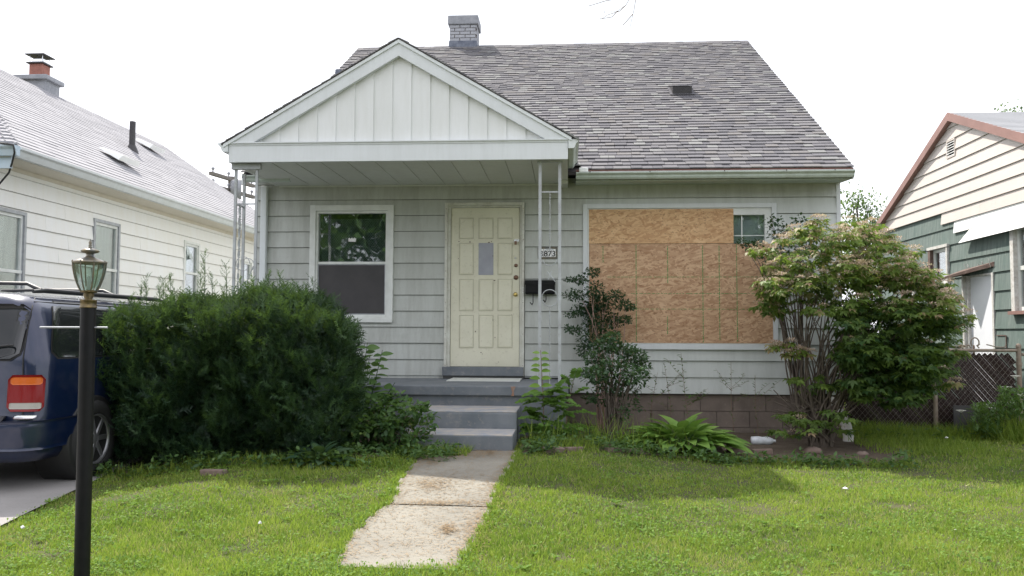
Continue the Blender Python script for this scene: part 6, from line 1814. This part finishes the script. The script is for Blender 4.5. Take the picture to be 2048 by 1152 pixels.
def frond(p, d, L, n, sz, parent, mat, droop=.5):
    m = MB(); d = Vector(d).normalized(); pts = []
    side = d.cross(Vector((0, 0, 1))).normalized()
    for i in range(9):
        t = i / 8; pts.append(Vector(p) + d * L * t + Vector((0, 0, -droop * L * t * t * .6)))
    m.tube(pts, [.003] * 5 + [.002] * 4, 5, cap=False)
    for i in range(n):
        t = .15 + .85 * i / n; q = pts[0].lerp(pts[-1], t); kk = t * 8; j = min(int(kk), 7); q = pts[j].lerp(pts[j + 1], kk - j)
        for sx in (-1, 1):
            s_ = sz * (1 - .35 * abs(t - .45) * 2) * random.uniform(.85, 1.1)
            dd = (side * sx * .9 + d * .45 + Vector((0, 0, random.uniform(-.3, .12)))).normalized(); xx = dd.cross(Vector((0, -.8, .6))).normalized(); zz_ = xx.cross(dd)
            m.add([q + (xx * v[0] + dd * v[1] + zz_ * v[2]) * s_ for v in LEAF_V], LEAF_F)
    return m.build('frond', mat, parent)
for (u, v, dx, dz_, L) in ((1085, 790, .9, .55, .33), (1090, 800, 1.0, .25, .36), (1095, 830, 1.0, .7, .42), (1088, 820, -.9, .2, .22), (1095, 800, .6, 1.0, .36), (1090, 850, -.8, .1, .26), (1098, 850, 1.0, .15, .36), (1095, 860, .4, -.0, .24), (1088, 780, .7, .1, .24), (1085, 840, -.5, .6, .25), (1110, 870, .9, .5, .34), (1092, 810, .9, -.1, .3), (1080, 860, -.7, .5, .25), (1100, 880, .8, .8, .3), (1085, 875, .1, .9, .25), (1105, 850, .9, .9, .3), (1075, 840, -.6, .9, .2)):
    frond(at_y(u, v, sy), (dx, random.uniform(-.6, .2), dz_), L, 9, .098, sap, MA)
for _ in range(12): frond(at_y(random.uniform(1075, 1100), random.uniform(790, 880), sy), (random.choice([-1, 1, 1]), random.uniform(-.9, .1), random.uniform(-.2, 1.0)), random.uniform(.2, .34), 8, .09, sap, MA)
sap2 = thing('sapling', (at_y(1140, 880, 8.9).x, 8.9, .08), 'second yellow-green sapling, leaning towards the privet bush', 'sapling')
a, b_ = at_y(1128, 890, 8.9), at_y(1150, 745, 8.9)
MB().tube([a, a.lerp(b_, .5) + Vector((-.02, 0, 0)), b_], [.006, .004, .002], 6).build('stem', M['twig'], sap2)
for (u, v, dx, dz_, L) in ((1148, 760, .2, 1, .2), (1146, 775, -.5, .9, .24), (1144, 790, .7, .6, .24), (1140, 810, -.8, .3, .25), (1138, 825, .8, .2, .3), (1134, 845, -.7, .1, .25), (1134, 850, .9, .1, .3)):
    frond(at_y(u, v, 8.9), (dx, random.uniform(-.5, .1), dz_), L, 8, .085, sap2, MA)

# ---------- thin weeds against the wall
def wisp(u0, v0, u1, v1, y, label, nleaf=26, L=.06, br=4):
    a, b_ = at_y(u0, v0, y), at_y(u1, v1, y)
    w_ = thing('tall_weed', (a.x, y, 0.03), label, 'weed')
    m = MB(); P = []; D = []
    def stem(a, b_, r_, n):
        mid = (a + b_) / 2 + Vector((random.uniform(-.03, .03), 0, 0)); pts = [a, mid, b_]; m.tube(pts, [r_, r_ * .8, r_ * .5], 5)
        for i in range(n):
            t = .25 + .75 * i / n; p = a.lerp(mid, t * 2) if t < .5 else mid.lerp(b_, t * 2 - 1)
            ang = random.uniform(0, 6.28); P.append(p); D.append((math.cos(ang), math.sin(ang) * .7, random.uniform(-.1, .7)))
    stem(a, b_, .0035, nleaf)
    for i in range(br):
        p = a.lerp(b_, random.uniform(.35, .75)); q = p + Vector((random.choice([-1, 1]) * random.uniform(.12, .3), 0, random.uniform(.06, .25))); stem(p, q, .002, nleaf // 3)
    m.build('stem', M['twig'], w_)
    inst_mesh('leaves', [(v[0] * .6, v[1], v[2]) for v in LEAF_V], LEAF_F, frames(np.array(D)), np.array(P), RNG.uniform(.2, .9, len(P)), MW, w_, scale=RNG.uniform(L * .6, L * 1.2, len(P)))
wisp(1382, 880, 1362, 706, 9.9, 'tallest thin weed behind the hosta against the siding', 34, .06, 5)
wisp(1345, 880, 1328, 725, 10.0, 'thin weed at the left of the tallest one behind the hosta', 22, .05, 4)
wisp(1300, 880, 1315, 745, 9.9, 'thin weed between the privet bush and the hosta', 20, .05, 4)
wisp(1470, 890, 1462, 725, 9.9, 'wispy weed by the wall right of the hosta', 24, .045, 5)
wisp(1520, 890, 1510, 750, 9.8, 'short wispy weed nearest the viburnum stems', 20, .045, 4)

# ---------- queen anne's lace by the fence
qa = thing('wild_carrot', (at_y(2015, 850, 10.4).x, 10.4, 0), "clump of tall weeds with flat white flower heads by the slatted fence", 'weed')
m = MB(); P = []; D = []; T = []
for (u, v) in ((2031, 753), (2014, 775), (2019, 806), (1986, 817), (1922, 822), (2044, 790)):
    b_ = at_y(u, v, 10.4); a = Vector((b_.x + random.uniform(-.1, .1), 10.4, 0)); m.tube([a, (a + b_) / 2 + Vector((.02, 0, 0)), b_], [.005, .004, .003], 5)
    fl_ = MB()
    for i in range(38):
        an, rr = i * 2.4, .055 * math.sqrt((i + .5) / 38)
        c = b_ + Vector((rr * math.cos(an), rr * math.sin(an), .012 - rr * .1)); fl_.tube([b_ + Vector((0, 0, -.02)), c], .0008, 3, cap=False)
        fl_.lathe(c, [(0, -.003), (.007, 0), (0, .004)], 5)
    fl_.build('flower_head', MFL, qa)
for i in range(900):
    u = random.uniform(1945, 2048); b_ = at_y(u, random.uniform(810, 870) - (30 if u > 2000 else 0), random.uniform(10.1, 10.7)); P.append(b_); an = random.uniform(0, 6.28); D.append((math.cos(an), math.sin(an), random.uniform(.1, 1.4)))
m.build('stems', MW, qa)['kind'] = 'stuff'
inst_mesh('leaves', [(v[0] * .5, v[1], v[2]) for v in LEAF_V], LEAF_F, frames(np.array(D)), np.array(P), RNG.uniform(.3, 1.2, len(P)), MW, qa, scale=RNG.uniform(.05, .11, len(P)))

# ---------- distant trees
def tree(cx, cy, h, rad, label, n=2600, ls=.22, z0=1.5):
    t_ = thing('tree', (cx, cy, 0), label, 'tree')
    m = MB(); m.tube([(cx, cy, 0), (cx + .1, cy, h * .35), (cx, cy, h * .75)], [.22, .16, .06], 8)
    P = []; D = []
    for i in range(26):
        ang = random.uniform(0, 6.28); k = random.random(); zc_ = z0 + (h - z0) * (.2 + .8 * k); rr = rad * math.sin(math.pi * min(.95, .15 + .8 * k)) * random.uniform(.35, 1)
        c = Vector((cx + rr * math.cos(ang), cy + rr * math.sin(ang), zc_)); m.tube([(cx, cy, zc_ * .6), c], [.06, .015], 5, cap=False)
        nn = n // 26; v = gauss(nn, 3) * np.array([.30, .30, .22]) * rad; P.append(v + np.array(c)); D.append(gauss(nn, 3))
    m.build('trunk', M['bark'], t_)
    P = np.concatenate(P); D = np.concatenate(D)
    inst_mesh('crown', LEAF_V, LEAF_F, frames(D), P, RNG.uniform(0, 1, len(P)), MT, t_, scale=RNG.uniform(ls * .6, ls, len(P)))
p = at_y(1722, 430, 38); tree(p.x, 38, at_y(1722, 398, 38).z, 1.5, 'airy pale green tree far off between the two right-hand houses', 3000, .20, 2.5)
p = at_y(1765, 480, 48); tree(p.x, 48, at_y(1700, 470, 48).z, 3.4, 'low distant green tree behind the airy one, right of the bungalow', 2600, .34, 1.0)
p = at_y(2020, 235, 40); tree(p.x, 40, at_y(2020, 232, 40).z, 1.1, 'tree top just showing above the ridge of the right-hand house', 1200, .25, 6)

# ---------- bare twigs hanging into the top of the picture
tw = thing('overhanging_twig', tuple(at_y(1262, -40, 7.0)), 'thin bare twigs hanging into view above the roof', 'twig')
m = MB()
for pts in (((1272, -60), (1262, -8), (1252, 10), (1235, 22), (1222, 24)), ((1252, 10), (1240, 22), (1215, 30), (1205, 37)), ((1235, 22), (1224, 34), (1200, 38)), ((1290, -60), (1272, -5), (1268, 20), (1262, 45), (1258, 66)), ((1266, 28), (1250, 46), (1246, 50)), ((1262, -8), (1210, 2), (1178, 12))):
    m.tube([at_y(u, v, 7.0 + .02 * i) for i, (u, v) in enumerate(pts)], [.0035 - .0006 * i for i in range(len(pts))], 5)
m.build('twigs', M['twig'], tw)
m = MB()
for (u, v) in ((1222, 24), (1205, 37), (1200, 38), (1246, 50), (1209, 24), (1236, 23), (1178, 12)):
    q = at_y(u, v, 7.02); m.lathe(q, [(0, -.006), (.005, 0), (0, .006)], 6)
m.build('buds', M['twig'], tw)

# ================================================================= SMALL THINGS
# downspout elbow at the right corner
e0 = at_y(1686, 838, 10.05)
ds = thing('downspout_elbow', (e0.x + .05, 10.0, 0), 'curved white plastic downspout elbow at the right corner of the bungalow', 'downspout')
pp = [at_y(1660, 800, 10.35), at_y(1680, 826, 10.2), at_y(1692, 850, 10.05), at_y(1697, 872, 9.95), at_y(1696, 890, 9.9)]
m = MB(); 
fine = []
for i in range(len(pp) - 1):
    for k in range(5): fine.append(pp[i].lerp(pp[i + 1], k / 5))
fine.append(pp[-1])
m.tube(fine, [.058 + (.003 if i % 2 else 0) for i in range(len(fine))], 16, cap=False); m.build('elbow', M['plasticpipe'], ds)
MB().tube([pp[-1], pp[-1] + Vector((0, 0, -.06))], [.050, .055], 14).build('pipe_mouth', M['black'], ds)
# crushed plastic jug
q = on_ground(1530, 893)
jg = MB().lathe((q.x, q.y + .1, q.z + .05), [(0, -.13), (.045, -.125), (.05, -.05), (.042, 0), (.05, .05), (.03, .10), (.015, .12), (.015, .14), (0, .14)], 14, axis='x')
tag(jg.build('plastic_jug', M['jug']), 'crushed cloudy plastic jug lying on the soil by the viburnum', 'jug')
# paper scraps on the lawn
for (u, v, s_, lab) in ((1690, 990, .032, 'white crumpled scrap of paper on the sunny right lawn'), (970, 1095, .0, ''), (1893, 884, .03, 'white scrap lying on the shaded grass near the fence'), (45, 1071, .018, 'small white petal-like scrap by the driveway edge, in the left corner'), (520, 1062, .012, 'tiny white scrap in the grass left of the path')):
    if not s_: continue
    q = on_ground(u, v); m = MB(); z = q.z + .045
    pts = [(q.x + s_ * math.cos(a) * random.uniform(.6, 1.2), q.y + s_ * .8 * math.sin(a) * random.uniform(.6, 1.2), z + random.uniform(-.004, .012)) for a in np.linspace(0, 5.6, 7)]
    m.add(pts + [(q.x, q.y, z + .02)] + [(p[0], p[1], p[2] - .002) for p in pts] , [(i, (i + 1) % 7, 7) for i in range(7)] + [tuple(range(14, 7, -1))])
    tag(m.build('paper_scrap', M['paper']), lab, 'litter')
# brick edging in front of the beds
def edging(pts, label, n_each=6):
    e = thing('brick_edging', (pts[0].x, pts[0].y, 0), label, 'edging')
    for a, b_ in zip(pts[:-1], pts[1:]):
        L = (b_ - a).length; n = max(1, int(L / .215)); ang = math.atan2(b_.y - a.y, b_.x - a.x)
        for i in range(n):
            if random.random() < .1: continue
            p = a.lerp(b_, (i + .5) / n); zz_ = float(gz(p.x, p.y))
            me = bpy.data.meshes.new('brick'); bb = MB().box(-.1, .1, -.05, .05, 0, .06); me.from_pydata(bb.v, [], bb.f); me.materials.append(M['edgebrick'])
            o = piece('brick', me, (p.x, p.y, zz_ - .01 + random.uniform(-.01, .012)), e, rot=(random.uniform(-.1, .1), random.uniform(-.08, .08), ang + random.uniform(-.12, .12)))
            bv = o.modifiers.new('bevel', 'BEVEL'); bv.width = .008; bv.segments = 2
edging([on_ground(1085, 905), on_ground(1250, 905), on_ground(1400, 906), on_ground(1550, 908)], 'row of old sunken bricks along the front of the soil bed')
edging([on_ground(385, 952), on_ground(470, 948)], 'short run of reddish bricks under the yew bush')
def rock(u, v, s_, label):
    q = on_ground(u, v); m = MB(); n = 9
    prof_ = [(0, -.4), (.8, -.3), (1, .1), (.7, .5), (.3, .68), (0, .7)]
    m.lathe(q + Vector((0, 0, s_ * .2)), [(r_ * s_, h * s_ * .7) for r_, h in prof_], n)
    m.v = [(a + random.uniform(-.16, .16) * s_, b_ + random.uniform(-.16, .16) * s_, c + random.uniform(-.1, .1) * s_) for a, b_, c in m.v]
    tag(m.build('stone', M['edgebrick']), label, 'stone')
rock(1625, 908, .10, 'flat brown stone at the foot of the viburnum stems')
rock(1725, 912, .07, 'small brown stone on the lawn edge by the white elbow')

# dead grass and litter gathered along the path joint and the step foot
P = []; D = []
def litter(u0, u1, v0, v1, n):
    for _ in range(n):
        q = on_ground(random.gauss((u0 + u1) / 2, (u1 - u0) / 3.2), random.gauss((v0 + v1) / 2, (v1 - v0) / 2.5)); P.append((q.x, q.y, float(gz(q.x, q.y)) + .016 + random.uniform(0, .008))); an = random.uniform(0, 6.28); D.append((math.cos(an), math.sin(an), random.uniform(-.1, .1)))
litter(850, 1015, 904, 918, 1500); litter(830, 900, 962, 985, 650); litter(800, 960, 1006, 1014, 500); litter(880, 980, 940, 990, 260); litter(930, 975, 1035, 1085, 380); litter(960, 1010, 960, 1010, 260); litter(840, 880, 915, 935, 420); litter(780, 960, 1020, 1120, 160); litter(880, 910, 1055, 1070, 260); litter(950, 1000, 900, 912, 500)
for pts_, sg in ((Lg, -1), (Rg, 1)):
    for yv in RNG.uniform(PATH_Y0, PATH_Y1, 700):
        xv = float(edge_x(pts_, yv)) - sg * abs(random.gauss(0, .035)); P.append((xv, yv, float(gz(xv, yv)) + .018)); an = random.uniform(0, 6.28); D.append((math.cos(an), math.sin(an), 0))
for _ in range(1500):
    v_ = random.uniform(904, 1120); k = random.random(); q = on_ground(np.interp(v_, [904, 1000, 1130], [850, 800, 690]) * (1 - k) + k * np.interp(v_, [904, 1000, 1130], [1025, 980, 905]), v_)
    P.append((q.x, q.y, float(gz(q.x, q.y)) + .016)); an = random.uniform(0, 6.28); D.append((math.cos(an) * .5, math.sin(an) * .5, 0))
o = inst_mesh('dead_grass', [(-.5, 0, 0), (.5, 0, 0), (.2, 1, .1), (-.2, 1, .1)], [(0, 1, 2, 3)], frames(np.array(D)) * np.array([.0035, .03, .02])[None, None, :], np.array(P), np.zeros(len(P)), M['straw'])
o['kind'] = 'stuff'

# ---------- lawn grass
def grass_mask(x, y):
    ok = ~in_poly(x, y, PATHPOLY) & ~in_poly(x, y, DRIVE) & ~in_poly(x, y, BED)
    ok &= ~((x > -4.1) & (x < slx1 + .02) & (y > PY + .04)) & ~((x > SX0) & (x < SX1) & (y > 7.9))
    ok &= ~((x > HX0) & (x < HX1) & (y > WY)) & ~(x > RX) & ~((x < LX) & (y > LY0))
    ok &= ~((x > -.95) & (x < -.0) & (y > 7.7) & (y < 7.95) & (np.sin(x * 30) > .3))
    return ok
def scatter(n, y0, y1, sp=1.0, extra=.5):
    k = RNG.random(n); y = 1 / (1 / y0 + k * (1 / y1 - 1 / y0)); x = RNG.uniform(-1, 1, n) * (.88 * y + extra) - .06 * y
    ok = grass_mask(x, y); return x[ok], y[ok]
x, y = scatter(600000, 3.7, 22)
hedge_shade = in_poly(x, y, HBED)
bare = np.clip(lump(x, y, 2.6, 11) + .5 * lump(x, y, 9, 1) - .42, 0, 1) * 2.2
ok = (~hedge_shade | (RNG.random(len(x)) < .12)) & (RNG.random(len(x)) > np.minimum(bare, .75))
x, y = x[ok], y[ok]; n = len(x)
hgt_ = RNG.uniform(.4, 1.35, n) * (.034 + .022 * lump(x, y, 1.3) + .012 * lump(x, y, 6, 3)); bedrow = (y > 8.3) & (x > .2) & (x < 6)
hgt_ *= np.where(y > 9.3, 1.5, 1.0)
wd = .0028 * np.maximum(1, y / 5.0) * RNG.uniform(.8, 1.4, n)
d = np.stack([gauss(n) * .45, gauss(n) * .45, np.ones(n)], 1); d /= np.linalg.norm(d, axis=1, keepdims=True)
fm = frames(d, RNG.uniform(0, 6.28, n), up=(.3, -1, .1)); fm = fm * np.stack([wd, hgt_, hgt_], 1)[:, None, :]
tint = np.clip(.5 + .5 * lump(x, y, .8, 2) + .45 * lump(x, y, 4, 5) + gauss(n) * .28, 0, 1)
dry = (RNG.random(n) < .10 + .6 * np.clip(lump(x, y, 1.9, 9) - .22, 0, 1)); tint[dry] = RNG.uniform(1.3, 2, dry.sum())
o = inst_mesh('grass', [(-1, 0, 0), (1, 0, 0), (.0, 1, .25)], [(0, 1, 2)], fm, np.stack([x, y, gz(x, y) - .002], 1), tint, MG)
o['kind'] = 'stuff'
# clover and broad weeds in the lawn
x, y = scatter(150000, 3.8, 13)
lm = lump(x, y, 1.5, 4) + .35 * lump(x, y, 5, 7)
ok = RNG.random(len(x)) < np.clip(.25 + 1.1 * lm, .06, 1); x, y = x[ok], y[ok]; n = len(x)
d = np.stack([gauss(n), gauss(n), .5 + .7 * gauss(n)], 1)
tint = np.clip(.5 + .3 * lump(x, y, 2, 1) + gauss(n) * .25, 0, 1); pale = RNG.random(n) < .0012; tint[pale] = 2
o = inst_mesh('clover', [(0, 0, 0), (-.32, .6, .05), (0, 1, 0), (.32, .6, .05)], [(0, 3, 2, 1)], frames(d, gauss(n) * .4), np.stack([x, y, gz(x, y) + RNG.uniform(.015, .045, n)], 1), tint, MG2, scale=RNG.uniform(.012, .026, n))
o['kind'] = 'stuff'
# low broad-leaved rosettes (plantain, dandelion) scattered through the lawn
x, y = scatter(190, 4.0, 9.5, extra=.2); P = []; D = []; SCL = []; TT = []
for a, b_ in zip(x, y):
    k = random.randint(5, 11); sz = random.uniform(.028, .055); tn = random.uniform(.0, .6)
    for i in range(k):
        an = i * 2.4 + random.uniform(-.3, .3); P.append((a, b_, float(gz(a, b_)) + .015)); D.append((math.cos(an), math.sin(an), random.uniform(.25, .8))); SCL.append(sz * random.uniform(.7, 1.1)); TT.append(tn)
o = inst_mesh('lawn_weeds', [(v[0] * .8, v[1], v[2]) for v in LEAF_V], LEAF_F, frames(np.array(D)), np.array(P), TT, MG2, scale=np.array(SCL))
o['kind'] = 'stuff'
# long weedy grass at the bed, the fence and the hedge foot
P = []; Hh = []
def tufts(x0, x1, y0, y1, n, h0, h1):
    xx, yy_ = RNG.uniform(x0, x1, n), RNG.uniform(y0, y1, n); P.append(np.stack([xx, yy_, gz(xx, yy_)], 1)); Hh.append(RNG.uniform(h0, h1, n))
tufts(-.4, 1.2, 8.3, 9.2, 450, .08, .38); tufts(-.35, .3, 8.0, 8.5, 450, .05, .16); tufts(1.2, 3.4, 8.25, 8.5, 900, .03, .09)
tufts(3.4, 6.4, 10.3, 10.95, 5000, .06, .22); tufts(-4.2, -1.4, 6.95, 7.2, 1300, .04, .14); tufts(3.2, 4.6, 9.0, 10.3, 1800, .04, .12); tufts(-1.6, -.9, 7.55, 7.9, 700, .04, .12); tufts(5.0, 6.4, 10.1, 10.9, 1500, .15, .45)
xx = RNG.uniform(-1.75, .1, 1500); P.append(np.stack([xx, 4.22 + gauss(1500) * .05, gz(xx, 4.25 + 0 * xx)], 1)); Hh.append(RNG.uniform(.03, .075, 1500))
for pts_, sg in ((Lg, -1), (Rg, 1)):
    yy_ = RNG.uniform(PATH_Y0 - .05, PATH_Y1, 1500); xx = edge_x(pts_, yy_) + sg * (.03 + np.abs(gauss(1500)) * .03) - sg * .03 * (np.sin(yy_ * 23) > .2)
    P.append(np.stack([xx, yy_, gz(xx, yy_)], 1)); Hh.append(RNG.uniform(.025, .06, 1500))
P = np.concatenate(P); Hh = np.concatenate(Hh)
n = len(P); d = np.stack([gauss(n) * .35, gauss(n) * .35, np.ones(n)], 1)
fm = frames(d, RNG.uniform(0, 6.28, n), up=(.3, -1, .1)) * np.stack([np.full(n, .0045), Hh, Hh], 1)[:, None, :]
o = inst_mesh('tall_grass', [(-1, 0, 0), (1, 0, 0), (-.7, .5, .04), (.7, .5, .04), (0, 1, .3)], [(0, 1, 3, 2), (2, 3, 4)], fm, P, np.clip(.45 + gauss(n) * .3, 0, 1.4), MG)
o['kind'] = 'stuff'
# leafy ground weeds at the edge of the bed
P = []
for (x0, x1, y0, y1, n) in ((-.3, 3.3, 8.1, 8.45, 2600), (-.4, 1.0, 8.4, 9.1, 1300), (-4.2, -1.5, 6.9, 7.2, 1800), (-2.0, -1.0, 7.2, 7.7, 1400), (3.4, 6.3, 10.2, 10.9, 1400), (-.42, -.1, 7.7, 8.2, 500)):
    xx, yy_ = RNG.uniform(x0, x1, n), RNG.uniform(y0, y1, n); k = RNG.random(n) < np.clip(.4 + .9 * lump(xx, yy_, 3, 2), .1, 1); xx, yy_ = xx[k], yy_[k]; P.append(np.stack([xx, yy_, gz(xx, yy_) + RNG.uniform(.01, .11, len(xx)) * (1 + .8 * lump(xx, yy_, 2.5, 6))], 1))
P = np.concatenate(P); n = len(P)
d = np.stack([gauss(n), gauss(n), .3 + .4 * gauss(n)], 1)
o = inst_mesh('ground_weeds', LEAF_V, LEAF_F, frames(d, gauss(n) * .4), P, np.clip(.5 + gauss(n) * .3, 0, 1.3), MW, scale=RNG.uniform(.03, .065, n))
o['kind'] = 'stuff'

# ---------- the row of street trees behind the photographer, seen mirrored in the panes
tr_ = thing('street_trees', (0, -30, 0), 'dark street trees mirrored in the upper pane of the sash window', 'trees')
P = []; D = []
m = MB()
for (cx, h_, rad) in ((-17, 10, 4.5), (-10.5, 12, 4.2), (-4.5, 12, 4.8), (1.5, 10, 4.0), (7, 12.5, 4.6), (13, 10, 4.0), (19, 12, 4.4)):
    m.tube([(cx, -30, 0), (cx + .2, -30, h_ * .35), (cx, -30, h_ * .8)], [.4, .3, .12], 8)
    for i in range(20):
        v = gauss(3); v /= np.linalg.norm(v); c = np.array([cx, -30, h_ * .58]) + v * np.array([rad, rad * .7, h_ * .36]) * random.random() ** .5
        P.append(gauss(200, 3) * 1.0 + c); D.append(gauss(200, 3))
m.build('trunks', M['bark'], tr_)
P = np.concatenate(P); D = np.concatenate(D); P[:, 2] = np.maximum(P[:, 2], .8)
inst_mesh('crowns', LEAF_V, LEAF_F, frames(D), P, RNG.uniform(0, 1, len(P)), MW, tr_, scale=RNG.uniform(.4, .75, len(P)))
tr_['kind'] = 'stuff'
